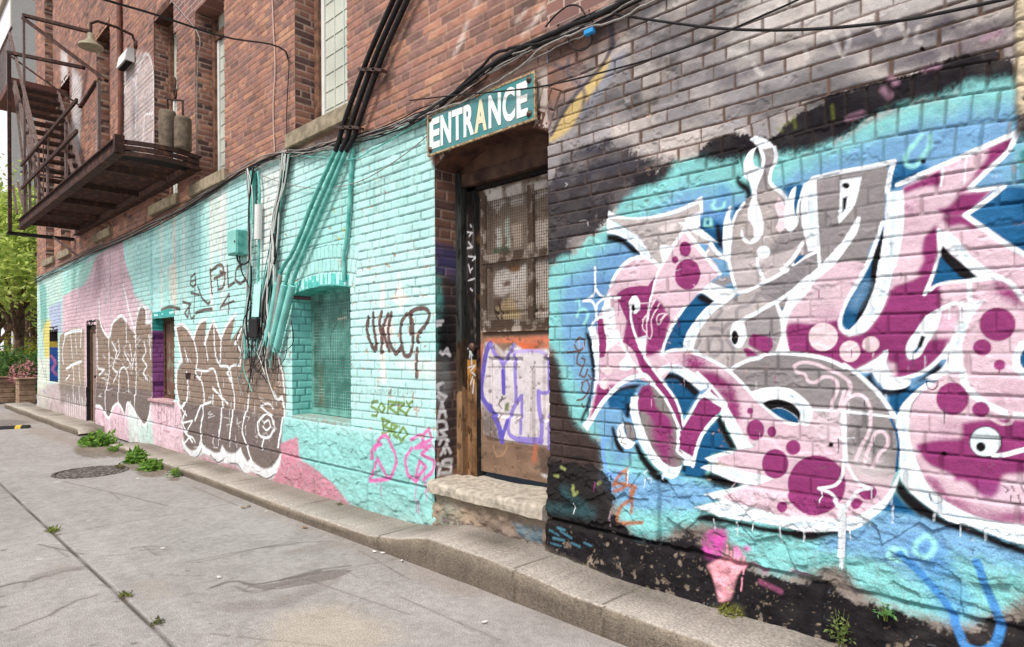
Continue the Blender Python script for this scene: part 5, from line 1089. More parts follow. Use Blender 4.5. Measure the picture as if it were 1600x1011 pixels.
for s_, cc in (('d7 150,675 180,650 190,680 160,690', (110, 86, 70)), ('d7 95,150 130,125 120,155', (60, 50, 46)), ('d7 170,570 240,560 250,600 200,610', (140, 100, 66)), ('d7 320,670 350,670 345,710', (96, 88, 84)), ('d7 350,790 370,780 365,860', (130, 96, 74))): DP.fill(s_, cc, soft=.006)
for s_ in ('d7 130,780 160,880', 'd7 100,800 150,900'): DP.stroke(s_, 4, (60, 44, 40), .9)
DP.fill('d8 80,110 430,95 430,170 380,165 250,190 240,130 90,130', (212, 124, 92), soft=.006, a=.85, grain=.6); DP.fill('d8 250,130 370,135 375,190 255,175', (206, 100, 60), soft=.006, a=.8, grain=.5)
DP.fill('d8 40,130 90,130 60,560 20,520', (186, 116, 96), soft=.02, a=.8)
DP.fill('d8 60,130 110,130 170,180 225,140 300,175 420,165 450,190 445,715 320,700 250,690 130,670 60,640 40,430', (214, 206, 208), soft=.006, grain=.2)
DP.fill('d8 45,470 95,520 130,600 145,680 90,680 60,640', (90, 74, 62), soft=.006, a=.85, grain=.3)
DP.fill('d8 95,150 150,160 170,230 130,220', (160, 130, 110), soft=.02, a=.7, grain=.5)
VI, VI2 = (96, 84, 176), (140, 124, 200)
for s_, wd, cc in (('d8 95,135 85,145 60,250 48,430 90,500 130,570 160,650', 8, VI), ('d8 95,140 120,190 160,250 165,290 165,410', 6, VI2), ('d8 165,250 215,165 225,140', 5, VI2), ('d8 160,290 165,410', 6.5, VI), ('d8 230,180 230,330 235,430 232,460', 5.5, VI2), ('d8 230,180 330,175 400,190 415,300 420,390', 4.5, (186, 170, 222)), ('d8 265,430 230,480 200,560 200,640 260,680', 6, VI2), ('d8 268,430 265,640', 5, VI2),
                   ('d8 165,650 190,570', 6, VI), ('d8 260,675 300,680 380,680', 9, VI2), ('d8 365,405 370,500 385,600 378,690', 7, VI2), ('d8 365,405 400,412 440,390', 5, VI2), ('d8 415,220 418,380', 5, VI2), ('d8 430,540 430,720', 8, VI2), ('d8 150,640 160,680', 9, VI)):
    DP.stroke(s_, wd*1.35, cc, .95, soft=.003)
for s_ in ('d8 80,265 255,265', 'd8 335,265 460,265', 'd8 95,265 95,670', 'd8 335,265 335,700', 'd8 345,275 345,700', 'd8 100,668 440,715'): DP.stroke(s_, 2.2, (70, 58, 52), .6)  # dark lines painted along the panel mouldings, shading their relief
DP.stroke('d8 320,680 330,300', 5, (150, 136, 126), .35, soft=.01)
for s_ in ('d8 145,450 135,480 155,500', 'd8 160,440 155,430 150,460', 'd8 155,450 175,440', 'd8 125,435 128,440'): DP.stroke(s_, 2, (40, 40, 40), .9)
DP.fill('d8 175,470 195,465 195,515 170,515', (96, 110, 60), soft=.006, a=.9, grain=.6)
DP.fill('d8 210,720 280,700 330,740 300,790 240,790', (116, 92, 76), soft=.02, a=.6, grain=.3); DP.stroke('d8 110,710 130,770 165,760 190,710', 3, (166, 130, 100), .8); DP.fill('d8 340,700 360,700 345,800 330,810', (196, 104, 74), soft=.01, a=.8); DP.fill('d8 360,730 450,730 450,900 380,860', (84, 70, 62), soft=.01, a=.8, grain=.4); DP.fill('d8 370,865 440,880 440,910', (214, 208, 204), soft=.006, a=.8, grain=.5)
fl = sstep(.17, .24, fbm(du_*30, dv_*30, 181, 4)); DP.col[:] = DP.col*(1-.6*fl[..., None])+c(90, 74, 64)*.6*fl[..., None]
DP.col *= (1+.35*fbm(du_*12, dv_*12, 183, 4))[..., None]; np.clip(DP.col, .01, .8, out=DP.col)
def panel(x0, x1, z0, z1, d):
    ins = np.minimum(np.minimum(du_-x0, x1-du_), np.minimum(dv_-z0, z1-dv_)); DP.h[:] -= d*sstep(0, .012, ins)-.6*d*sstep(.02, .035, ins)
a_ = W(762, 575, DY); b_ = W(806, 690, DY); e_ = W(836, 575, DY)
panel(-3.13, -2.80, .86, 1.27, .02); panel(-2.63, -2.28, .86, 1.27, .02); panel(-3.12, -2.28, 1.55, 2.34, .03)
DP.h -= .0025*sstep(.1, .2, fbm(du_*30, dv_*30, 181, 4))
door = DP.build('door', M_WALL, bld); door['label'] = 'battered entrance door with purple graffiti and wire mesh over its upper half'
mb = MB()                                                             # glazing bars of the door's window
for px_ in (753, 826): x = W(px_, 400, DY)[0]; mb.box(x, x+.05, DY-.012, DY+.02, 1.5, 2.38)
zm = W(790, 402, DY)[2]; mb.box(-3.18, -2.2, DY-.02, DY+.02, zm-.03, zm+.03); mb.box(-3.18, -2.2, DY-.02, DY+.02, 1.44, 1.52); mb.build('glazing_bar', mat('paint-smeared glazing bar', c4(92, 74, 62), .75, col2=c4(178, 164, 150), scale=11, thr=(.5, .6), bump=.3), door)
mb = MB()
for i in range(48): x = -3.16+.9*i/47; mb.bar((x, DY-.032, 1.47), (x, DY-.032, 2.33), .0022)
for i in range(46): z = 1.48+.84*i/45; mb.bar((-3.17, DY-.036, z), (-2.22, DY-.036, z), .0022)
mb.build('wire_grille', M_MESH, door)
mb = MB(); k_ = W(745, 542, DY-.03); mb.lathe(k_, [(.012, 0), (.012, .03), (.028, .035), (.03, .05), (.02, .062), (0.001, .064)], 14, (0, -1, 0)); mb.build('handle', M_BOLT, door)
# ------------------------------------------------------------------ ground
M_PAVE = mat('lane concrete', attr=True, rough=.95, noise=.34, scale=140, bump=.7, bscale=230, spec=.05, coord='Object', thr=(.3, .7))
M_KERB = mat('kerb concrete', attr=True, rough=.92, noise=.40, scale=85, bump=1., bscale=150, spec=.05, coord='Object', thr=(.25, .75))
G = Patch(axis([-21., -9, -7.2, -1.2, 3.5], [.06, .03, .0105, .03]), axis([-7., -3.2, -2.2, -.1], [.06, .03, .0105]), (0, 0, 0), (1, 0, 0), (0, 1, 0), (0, 0, 1), lambda px, py: ZP(px, py, 0)[:2])
gu, gv = G.u, G.v
PAV = c(166, 161, 156)
G.col[:] = PAV*(1+.26*fbm(gu*.8, gv*1.6, 201, 5)[..., None]+.26*fbm(gu*6, gv*6, 203, 5)[..., None]+.34*(fbm(gu*38, gv*38, 205, 2)[..., None]))
sp_ = sstep(.24, .3, fbm(gu*11, gv*11, 209, 3)+.35*fbm(gu*.7, gv*.7, 210, 2)); G.col *= (1-.10*sp_)[..., None]
sl = (np.floor((gu+5.55)/2.9)+7*np.floor((gv+1.76)/1.5)).astype(np.int64)
G.col *= (.96+.08*_hash(sl, sl*0, 5))[..., None]
G.h[:] = .006*fbm(gu*.7, gv*.7, 207, 3)-.001
def joint(d, w_=.006): return 1-sstep(w_*.5, w_*.5+.009, np.abs(d))
wob = .012*fbm(gu*3, gv*3, 211, 3)
j1 = joint(gv+1.765+wob, .012)*np.clip(.45+1.2*vnoise(gu*4, gv*0, 213), 0, 1)
j2 = np.zeros_like(j1)
for xj in (-14.2, -11.3, -8.42, -5.55, 1.0): j2 = np.maximum(j2, joint(gu-xj+wob*1.3+.01*gv, .003)*np.clip(vnoise(gv*5+xj, gu*0, 215)*1.8-.55, 0, 1)*(1 if xj != 1 else .0))
jj = np.maximum(j1, j2*.8)
G.col[:] = G.col*(1-.78*jj[..., None])+c(70, 64, 56)*.78*jj[..., None]; G.h -= .008*jj
pale_strip = sstep(.02, .09, gv+1.70)*(1-sstep(.09, .16, gv+1.70)); G.col *= (1+.06*pale_strip)[..., None]  # slightly paler strip beside the long joint
# cracks, oil smears, damp marks
DK = (92, 84, 80)
for s_, wd, a_ in (('330,918 365,908 395,913 440,906 480,897 500,892', 3.0, .85), ('365,916 400,926 440,914 490,902', 3, .5), ('395,913 380,924 420,921 460,908', 2, .5), ('440,906 500,890 545,884', 6, .5), ('290,879 350,867 410,856 460,851', 1.6, .6), ('410,856 470,848 520,846', 5, .4),
                   ('0,917 50,905 90,895 120,888', 2, .4), ('60,900 100,890 125,888', 7, .3), ('325,921 365,903', 1.2, .7), ('170,868 200,866', 1.4, .5), ('260,898 320,900', 1.4, .4), ('226,859 256,857', 1.2, .7)):
    G.stroke(s_, wd, DK, a_, soft=.008)
G.fill('372,911 400,914 440,909 480,897 520,890 552,891 522,904 470,915 430,921 400,919', (124, 116, 110), soft=.010, a=.8, grain=.25)
G.fill('440,866 480,852 530,846 545,850 500,862', (146, 138, 130), soft=.02, a=.6, grain=.3)
def crack(px0, py0, px1, py1, seed, wd=1.1, a=.7):
    r = np.random.default_rng(seed); n = 12; t = np.linspace(0, 1, n); off = np.cumsum(r.normal(size=n)); off -= off[0]+(off[-1]-off[0])*t
    q = [(px0+(px1-px0)*k+off[i]*1.6, py0+(py1-py0)*k+off[i]*.7) for i, k in enumerate(t)]; G.stroke(q, wd, (84, 76, 70), a, soft=.003, sm=False); return q
for i, cr_ in enumerate(((0, 917, 125, 889), (440, 907, 620, 872), (300, 880, 460, 846), (205, 858, 262, 855), (480, 905, 640, 960), (130, 866, 60, 850), (330, 990, 520, 1011), (560, 860, 640, 905), (20, 985, 150, 930), (100, 752, 260, 790), (300, 760, 372, 790), (620, 930, 780, 1000))):
    q_ = crack(*cr_, 500+i); m_ = q_[5 + i % 3]; crack(m_[0], m_[1], m_[0]+(20 if i % 2 else -22), m_[1]+14, 540+i, .9, .5)
rg = np.random.default_rng(8)
for k in range(90): x_ = rg.uniform(-60, 760); y_ = rg.uniform(745, 1008); G.stroke([(x_, y_), (x_+rg.uniform(1, 5), y_+rg.uniform(-.5, .5))], rg.uniform(.8, 2.2), [(70, 64, 58), (108, 100, 92), (214, 208, 200)][k % 3], .7, sm=False)
for (px_, py_, r_) in ((150, 703, 34), (182, 708, 18), (214, 727, 24), (238, 737, 24), (272, 748, 9), (84, 830, 9), (197, 933, 9), (244, 975, 8)): G.ell('g', px_, py_, r_, r_*.36, (104, 90, 70), soft=.03, a=.7, grain=.4)
G.fill('330,945 380,938 420,940 470,920 520,895 545,895 500,925 430,950 360,958', (134, 124, 116), soft=.03, a=.45, grain=.4)
G.fill('60,890 100,880 130,885 110,900 70,905', (160, 150, 142), soft=.05, a=.5)
G.fill('200,910 260,905 270,930 230,940', (168, 160, 146), soft=.08, a=.5); G.fill('430,960 520,940 640,990 520,1040 400,1040', (206, 190, 160), soft=.15, a=.35)
G.fill('640,880 700,900 760,930 700,925 640,900', (164, 154, 146), soft=.06, a=.5)
G.fill('60,665 130,690 180,700 150,706 90,690 40,672', (150, 138, 124), soft=.10, a=.6, grain=.4)
G.fill('-80,640 30,646 60,660 20,668 -80,676', (150, 138, 128), soft=.10, a=.6, grain=.3); G.fill('-60,660 20,655 45,660 10,666', (116, 108, 104), soft=.06, a=.7, grain=.3)
kd = sstep(-.62, -.40, gv)*.30*(.4+.9*vnoise(gu*5, gv*9, 217)); G.col[:] = G.col*(1-kd[..., None])+c(138, 124, 108)*kd[..., None]
np.clip(G.col, .01, .8, out=G.col)
o = G.build('pavement', M_PAVE, None); tag(o, kind='structure')
mb = MB(); mb.add([(-300, -150, -.03), (150, -150, -.03), (150, 150, -.03), (-300, 150, -.03)], [(0, 1, 2, 3)]); tag(mb.build('ground', mat('asphalt and earth', c4(150, 144, 138), .9, noise=.2, scale=2)), kind='structure')
# kerb strip against the wall: low at the far end, stepping up under the entrance
def kerb(name, xs, topf, yf, m):
    prof_n = 9; pos = []; colr = []
    for x in xs:
        t = topf(x); y = yf(x)
        pr = [(y-.004, -.02), (y-.002, t*.5), (y, t-.016), (y+.001, t-.011), (y+.006, t-.003), (y+.013, t), (y+.05, t+.001), (y*.4, t+.004), (.05, t+.008)]
        for j, (yy, zz) in enumerate(pr):
            n1 = .006*float(fbm(np.array([x*4.]), np.array([j*1.7]), 221, 3)[0]); pos.append((x, yy+n1*(j > 0)*(j < 8), zz+n1*.8*(j > 1)))
            colr.append((x, j))
    pos = np.array(pos); cr = np.array(colr); nx = len(xs)
    a = (np.arange(nx-1)[:, None]*prof_n+np.arange(prof_n-1)[None]).ravel(); q = np.stack([a, a+prof_n, a+prof_n+1, a+1], 1)
    me = raw_mesh(name, pos, q, True); at = me.color_attributes.new('Col', 'FLOAT_COLOR', 'POINT')
    X, J = cr[:, 0], cr[:, 1]
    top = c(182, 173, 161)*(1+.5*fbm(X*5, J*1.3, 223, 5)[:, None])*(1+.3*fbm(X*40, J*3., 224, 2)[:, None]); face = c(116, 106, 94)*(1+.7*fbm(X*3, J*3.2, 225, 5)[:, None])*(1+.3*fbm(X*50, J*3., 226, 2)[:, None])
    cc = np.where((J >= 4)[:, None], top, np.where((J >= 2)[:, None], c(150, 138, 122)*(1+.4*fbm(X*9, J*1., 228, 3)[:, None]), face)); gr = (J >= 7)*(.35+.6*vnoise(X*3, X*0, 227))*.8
    for xj in (-8.9, -7.35, -6.08, -4.75, -3.52, -2.28, -1.71, -.6, -14.2, -16.1): gr = np.maximum(gr, .8*(np.abs(X-xj-.006*np.sin(J*2.)) < .009))
    cc = cc*(1-gr[:, None])+c(96, 88, 76)*gr[:, None]
    c4_ = np.ones((len(cc), 4), np.float32); c4_[:, :3] = np.clip(cc, .02, .7); at.data.foreach_set('color', c4_.ravel()); me.materials.append(m)
    o = bpy.data.objects.new(name, me); COL.objects.link(o); return tag(o, kind='structure')
def ktop(x):
    return float(np.interp(x, [-10.2, -9.4, -6, -3.62, -3.3, -3.02, -2.5, -2.15, -1.9, 3], [.02, .07, .075, .08, .125, .185, .18, .165, .142, .14]))
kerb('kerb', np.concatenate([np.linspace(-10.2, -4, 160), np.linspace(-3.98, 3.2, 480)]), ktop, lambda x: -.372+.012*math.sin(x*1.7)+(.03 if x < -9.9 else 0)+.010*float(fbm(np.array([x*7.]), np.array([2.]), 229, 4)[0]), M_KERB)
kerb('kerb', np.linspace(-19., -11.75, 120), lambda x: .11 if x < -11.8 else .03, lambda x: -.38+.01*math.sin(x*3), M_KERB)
# manhole
mc_ = ZP(142, 737.5, .0)
mh = empty('manhole_cover', (mc_[0], mc_[1], 0), 'round dark iron manhole cover set in the concrete lane', 'manhole cover')
mb = MB(); mb.lathe((mc_[0], mc_[1], 0), [(.0, .004), (.30, .006), (.31, .002)], 32); M_MH = mat('cast iron', c4(78, 72, 68), .75, col2=c4(150, 142, 134), scale=34, thr=(.5, .62), bump=1., bscale=34); cov = mb.build('cover', M_MH, mh)
mb = MB(); mb.lathe((mc_[0], mc_[1], 0), [(.318, .001), (.318, .008), (.355, .008), (.36, .001)], 32); mb.build('rim', M_MH, mh)
# speed bump far down the lane
a_, b_ = ZP(-30, 672), ZP(46, 668)
sb = empty('speed_bump', (a_[0], a_[1], 0), 'low black and yellow rubber speed bump at the far left of the lane', 'speed bump')
mb = MB(); mb2 = MB(); d_ = (b_-a_); nrm = np.array([-d_[1], d_[0], 0])/np.linalg.norm(d_)
for t0, t1, mm in ((0, .72, mb), (.72, .84, mb2), (.84, 1, mb)):
    p_, q_ = a_+d_*t0, a_+d_*t1; ring = [(-.16, -.005), (-.10, .035), (0, .05), (.10, .035), (.16, -.005)]
    vs = [e+nrm*y+np.array([0, 0, z]) for e in (p_, q_) for y, z in ring]; mm.add(vs, [(i, i+1, i+6, i+5) for i in range(4)]+[(4, 3, 2, 1, 0), (5, 6, 7, 8, 9)])
mb.build('rubber', M_BLACK, sb); mb2.build('yellow_band', mat('yellow road paint', c4(214, 178, 70), .7, noise=.2), sb)

# ------------------------------------------------------------------ entrance sign
sg = empty('entrance_sign', (-2.9, -.05, 2.66), 'weathered teal sign with white capitals reading ENTRANCE over the arched doorway', 'sign')
mb = MB(); sx0, sx1, sz0, sz1 = W(668.5, 212, -.047)[0], W(836, 150, -.047)[0], .5*(W(668, 243, -.047)[2]+W(836, 187, -.047)[2]), .5*(W(668, 181, -.047)[2]+W(836, 112, -.047)[2])
mb.box(sx0, sx1, -.047, -.035, sz0, sz1, .003); brd = mb.build('board', M_SIGN, sg)
mb = MB(); t_ = .008
mb.box(sx0-.003, sx1+.003, -.050, -.034, sz0-.004, sz0+t_); mb.box(sx0-.003, sx1+.003, -.050, -.034, sz1-t_, sz1+.004); mb.box(sx0-.003, sx0+t_, -.050, -.034, sz0+t_, sz1-t_); mb.box(sx1-t_, sx1+.003, -.050, -.034, sz0+t_, sz1-t_)
mb.build('rim', M_SIGNE, sg)
mb = MB(); mb.box(sx0+.02, sx1-.02, -.035, .004, sz0+.03, sz0+.06); mb.box(sx0+.02, sx1-.02, -.035, .004, sz1-.06, sz1-.03); mb.build('batten', M_WOOD, sg)
def lettermesh(ch, x, z, w_, h_, y, dep, bold=.035):
    cu = bpy.data.curves.new('letter', 'FONT'); cu.body = ch; cu.size = 1; cu.extrude = .5; cu.offset = bold; cu.resolution_u = 6
    ob = bpy.data.objects.new('letter', cu); COL.objects.link(ob); bpy.context.view_layer.update()
    me = bpy.data.meshes.new_from_object(ob.evaluated_get(bpy.context.evaluated_depsgraph_get())); COL.objects.unlink(ob); bpy.data.objects.remove(ob); bpy.data.curves.remove(cu)
    n = len(me.vertices); co = np.empty(n*3, np.float32); me.vertices.foreach_get('co', co); co = co.reshape(-1, 3)
    mn, mx = co.min(0), co.max(0); r = np.empty_like(co)
    r[:, 0] = x+(co[:, 0]-mn[0])/(mx[0]-mn[0])*w_; r[:, 2] = z+(co[:, 1]-mn[1])/(mx[1]-mn[1])*h_; r[:, 1] = y-(co[:, 2]-mn[2])/(mx[2]-mn[2])*dep
    me.vertices.foreach_set('co', r.ravel()); me.update(); me.name = 'letter'; return me
# letter positions read off the photograph
lx = [(671, 688), (688, 706), (706, 724), (724, 742), (741, 762), (763, 784), (785, 806), (807, 826)]
for ch, (pa, pb) in zip('ENTRANCE', lx):
    xa = W(pa, 170, -.047)[0]; xb = W(pb, 170, -.047)[0]
    me = lettermesh(ch, xa+.004, sz0+.036, (xb-xa)-.010, .202, -.0472, .003)
    lo = bpy.data.objects.new('letter', me); COL.objects.link(lo); lo.parent = sg
    for vtx in me.vertices: vtx.co -= Vector(sg.location)
    me.materials.append(M_LETC if ch == 'A' else M_LET)
for (bx, bz) in ((sx0+.03, sz0+.035), (sx0+.03, sz1-.03), (sx1-.045, sz0+.04), (sx1-.045, sz1-.035)):
    mb = MB(); mb.lathe((bx, -.047, bz), [(.020, 0), (.020, .004), (.012, .005), (.011, .013), (.001, .015)], 12, (0, -1, 0)); mb.build('bolt', M_BOLT, sg)

# ------------------------------------------------------------------ cables along the wall
def run(pts, Y=-.03, jit=0., seed=0, n=6, yj=.0):
    q = smooth(np.array(pts, float), False, n, -1)
    r = np.random.default_rng(seed); k = len(q); t = np.linspace(0, 1, k)
    ph = r.uniform(0, 6.28, 4); wv = sum(np.sin(t*f*6.28+p_)*a_ for f, p_, a_ in zip((2.3, 5.1, 9.7, 17), ph, (1, .7, .45, .3)))
    wy = sum(np.sin(t*f*6.28+p_)*a_ for f, p_, a_ in zip((3.3, 7.1, 13, 21), ph[::-1], (1, .7, .5, .3)))
    return [W(a_, b_+jit*w_, Y+yj*z_) for (a_, b_), w_, z_ in zip(q, wv, wy)]
def cable(pts, r, m, label, group, sides=6, name='cable', cat='cable'):
    mb = MB(); mb.tube(pts, r, sides); o = mb.build(name, m); return tag(o, label, cat, group)
MAIN = [(54, 438), (130, 399), (200, 370), (275, 331), (330, 299), (385, 264), (440, 241), (480, 237), (520, 226), (600, 204), (640, 188), (690, 162), (740, 126), (780, 99), (830, 73), (880, 49), (940, 22), (990, -2), (1060, -40)]
GL = 'bundled cables strung along the wall'
LB = 'thin cable in the long bundle strung between the turquoise paint and the bare brick'
mats = [M_BLACK, M_GREYC, M_GREYC, M_BLACK, M_BLACK, M_GREYC]
for k in range(13):
    off = (k-6)*1.0; q = [(a_, b_+off*(.55+.6*(a_ > 600))+(2.5*math.sin(k*2.1+a_*.02))) for a_, b_ in MAIN]
    i0 = (0, 0, 0, 5, 6, 0, 0, 7, 6, 0, 0, 5, 0)[k]; i1 = (19, 13, 19, 19, 19, 19, 13, 19, 19, 12, 19, 19, 15)[k]
    cable(run(q[i0:i1], -.03-.006*(k % 4), 2.2, k+1, 6, .006), (.0045, .005, .006, .004)[k % 4], mats[k % 6], LB, GL)
cable(run([(688, 165), (740, 122), (780, 93), (830, 68), (880, 45), (940, 20), (990, -4), (1060, -42)], -.05, .8, 40), .015, M_BLACK, 'thickest black cable above the entrance sign, heading up right', None)
cable(run([(640, 190), (700, 152), (745, 112), (775, 82), (800, 76), (850, 66), (905, 45)], -.055, 1., 44), .009, M_BLACK, 'black cable kinking upwards above the left half of the entrance sign', None)
cable(run([(668, 180), (720, 160), (790, 118), (850, 75), (900, 52), (960, 30), (1010, 8), (1050, -15)], -.06, 2, 45), .006, M_GREYC, 'pale grey cable closely skirting the upper edge of the entrance sign', None)
cable(run([(640, 186), (720, 168), (790, 122), (850, 82), (905, 60), (925, 52)], -.045, 1.5, 46), .004, M_GREYC, 'grey wire that ends at the small blue connector', None)
cable(run([(852, 42), (872, 20), (892, 8), (905, 10), (914, 22)], -.05), .005, M_BLACK, 'black wire looped above the cable bundle near the blue connector', None)
cable(run([(889, 40), (887, 55), (893, 72), (905, 79), (918, 74), (925, 62), (922, 45), (927, 30)], -.05), .0045, M_BLACK, 'black wire looped below the cable bundle beside the blue connector', None)
cable(run([(948, 20), (990, 27), (1060, 37), (1120, 44), (1180, 47), (1260, 46), (1340, 40), (1420, 30), (1500, 14), (1590, -6)], -.04), .0065, M_BLACK, 'black wire sagging across the grey brick above the pink graffiti', None)
cable(run([(640, 157), (720, 148), (780, 143), (840, 136), (880, 128), (960, 108), (1040, 85), (1120, 56), (1190, 25), (1250, -2), (1300, -30)], -.075), .0045, M_BLACK, 'black wire that crosses in front of the entrance sign', None)
cable(run([(389, 265), (430, 282), (470, 292), (510, 294), (560, 284), (620, 250), (670, 210), (700, 180)], -.035), .004, M_GREYC, 'grey wire sagging over the turquoise wall left of the entrance sign', None)
cable(run([(450, 238), (500, 246), (540, 250), (600, 225), (668, 183)], -.04, 1, 51), .0045, M_TEAL, 'turquoise painted wire drooping just below the cable bundle', None)
# small blue connector
x_, _, z_ = W(923, 51, -.05); mb = MB(); mb.box(x_-.03, x_+.03, -.075, -.045, z_-.014, z_+.014, .004); tag(mb.build('cable_connector', mat('blue plastic', c4(60, 150, 210), .4)), 'small bright blue cable connector above right of the entrance sign', 'connector')
# wire down the upper wall, span wire
cable(run([(425, -12), (428, 60), (430, 100), (427, 170), (429, 236)], -.012, .4, 3), .006, mat('pale wire', c4(206, 180, 164), .6), 'pale wire running straight down the bare brick between two tall windows', None)
cable(run([(446, 82), (451, 96), (450, 130), (448, 180), (449, 238)], -.02, .3, 4), .005, M_BLACK, 'dark wire dropping down the brick beside the nearest tall window', None)
sp = [W(450, 90, -.01), W(446, 80, -.10), W(340, 55, -1.0)*1.0, W(240, 22, -1.5), W(165, 0, -1.8), W(100, -20, -2.0)]
cable(smooth(np.array(sp), False, 6, -1), .007, M_BLACK, 'span wire crossing the air in front of the upper windows', None)
cable(run([(186, -5), (187, 60), (188, 120), (187, 230), (185, 250)], -.04), .035, mat('rust brown pipe', c4(120, 82, 70), .7, noise=.2), 'rust brown downpipe on the brick left of the white box', None, 10, 'downpipe', 'downpipe')
cable(run([(262, -5), (285, 20), (312, 60), (309, 95), (308, 270)], -.015, .3, 5), .006, M_GREYC, 'thin grey wire on the brick edge beside the two stone counterweights', None)
# diagonal conduits: black above the ledge, painted below it, swept into wide sleeves
GC = 'diagonal conduits'
PTS = [((686, -165), (618, -8), (575, 90), (535, 200), (529, 222)), ((697, -165), (629, -8), (586, 90), (547, 200), (541, 220)), ((708, -165), (640, -8), (597, 90), (559, 196), (553, 214))]
low = [((524, 236), (490, 312), (456, 396), (441, 420), (434, 446)), ((533, 236), (499, 314), (464, 398), (452, 422), (445, 446)), ((541, 236), (508, 316), (473, 398), (463, 424), (456, 446))]
slv = [((434, 443), (424, 500), (415, 540)), ((445, 445), (432, 505), (422, 545)), ((457, 446), (443, 500), (431, 549))]
nm = ('leftmost', 'middle', 'rightmost')
for k in range(3):
    cd_ = empty('conduit', W(*PTS[k][1], -.06), '%s of the three diagonal conduits, black on the bare brick and turquoise below' % nm[k], 'conduit', GC)
    mb = MB(); mb.tube(run(PTS[k]+(low[k][0],), -.06), .020, 9); mb.build('upper_pipe', M_BLACK, cd_)
    mb = MB(); mb.tube(run(low[k], -.05), .018, 9); mb.build('lower_pipe', M_TEAL, cd_)
    mb = MB(); mb.tube(run(slv[k], -.055), .034, 10); mb.build('sleeve', mat('sleeve paint', c4(136, 206, 196), .55, noise=.12), cd_)
    for py_, in ((110,), (200,)):
        t_ = (py_-PTS[k][1][1])/(PTS[k][3][1]-PTS[k][1][1]); px_ = PTS[k][1][0]+(PTS[k][3][0]-PTS[k][1][0])*t_
        a_ = W(px_-7, py_-1, -.07); b_ = W(px_+7, py_+1, -.07); mb = MB(); mb.bar(a_, b_, .02, .055, (0, 1, 0)); mb.build('clamp', M_BOLT, cd_)
cable(run([(552, 232), (549, 260), (546, 320), (544, 350), (540, 385), (537, 400), (538, 440)], -.025), .016, M_TEAL, 'single turquoise pipe running straight down beside the arched window', None, 9, 'conduit', 'conduit')
# left group of risers
cd_ = empty('conduit', W(404, 330, -.05), 'white-topped riser pipe in the middle of the tangled cables on the turquoise wall', 'conduit')
mb = MB(); mb.tube(run([(403, 268), (406, 300), (405, 322)], -.04), .012, 8); mb.build('thin_pipe', M_TEAL, cd_); mb = MB(); mb.tube(run([(404, 320), (403, 374)], -.05), .035, 10); mb.build('sleeve', M_WHITE, cd_); mb = MB(); mb.tube(run([(405, 374), (403, 440)], -.04), .014, 8); mb.build('thin_pipe', M_TEAL, cd_)
cable(run([(396, 268), (395, 310), (395, 350)], -.035), .03, M_TEAL, 'short turquoise riser pipe left of the white-topped one', None, 9, 'conduit', 'conduit')
mb = MB(); a_ = W(398, 445, -.04); b_ = W(388, 492, -.04)
mb.hexa([W(393, 495, 0), W(404, 495, 0), W(404, 495, -.10), W(393, 495, -.10), W(397, 444, 0), W(408, 444, 0), W(408, 444, -.06), W(397, 444, -.06)]); gb = mb.build('cable_guard', mat('guard paint', c4(176, 222, 214), .5, noise=.1)); tag(gb, 'pale turquoise tapering sheet-metal guard amid the tangled cables', 'cable guard')
x0_, _, z0_ = W(389, 528, -.09); x1_, _, z1_ = W(402, 498, -.09); mb = MB(); mb.box(x0_, x1_, -.10, -.005, z0_, z1_, .008); tag(mb.build('junction_box', M_BLACK), 'small black junction box under the sheet-metal guard among the tangled cables', 'junction box')
GT = 'tangled cables on the turquoise wall'; LT = 'thin wire in the tangle hanging left of the arched turquoise window'
TM = [M_BLACK, M_GREYC, M_TEAL, M_BLACK, mat('whitish wire', c4(206, 210, 204), .6)]
r_ = np.random.default_rng(5)
for k in range(30):                                                    # the two falling strands
    if k < 9:
        x_t = 383+r_.uniform(0, 14); pts = [(x_t, 262), (392+r_.uniform(-3, 3), 310+r_.uniform(-10, 10)), (391+r_.uniform(-3, 3), 380), (389+r_.uniform(-4, 4), 440), (386+r_.uniform(-5, 5), 500), (383+r_.uniform(-8, 8), 560)]
    else:
        x_t = 444+r_.uniform(-6, 12); pts = [(x_t, 240), (440+r_.uniform(-4, 6), 290), (431+r_.uniform(-6, 6), 345), (426+r_.uniform(-8, 6), 400), (418+r_.uniform(-12, 12), 470), (410+r_.uniform(-16, 14), 550+r_.uniform(-20, 25))]
    cable(run(pts, -.03-.012*(k % 4), .7, 100+k), (.007, .006, .009, .005, .007)[k % 5], TM[(4, 1, 2, 4, 1, 0, 4, 3)[k % 8]], LT, GT)
for k in range(26):                                                    # the loops and ends at the bottom
    x_t = r_.uniform(384, 426); y_t = r_.uniform(470, 540); x_b = x_t+r_.uniform(-22, 22); y_b = y_t+r_.uniform(50, 95)
    mid = (0.5*(x_t+x_b)+r_.uniform(-16, 16), .5*(y_t+y_b)); pts = [(x_t, y_t), mid, (x_b, y_b)]
    if k % 4 == 0: pts += [(x_b+r_.uniform(6, 22), y_b-r_.uniform(10, 40)), (x_b+r_.uniform(10, 26), y_b-r_.uniform(40, 80))]
    cable(run(pts, -.03-.014*(k % 5), .8, 200+k), (.004, .005, .0035)[k % 3], TM[(k+k//3) % 5] if k % 3 else M_BLACK, LT, GT)
cable(run([(418, 560), (432, 480), (438, 430)], -.07), .02, M_GREYC, 'thick grey cable end hanging beside the conduit sleeves', None)
cable(run([(370, 398), (372, 408), (378, 413), (388, 409), (391, 396), (391, 380)], -.06), .009, M_BLACK, 'black cable hooked under the turquoise electrical box', None)
cable(run([(374, 400), (378, 425), (388, 445), (392, 470), (390, 500)], -.06), .007, M_BLACK, 'black cable falling from the turquoise electrical box into the tangle', None)
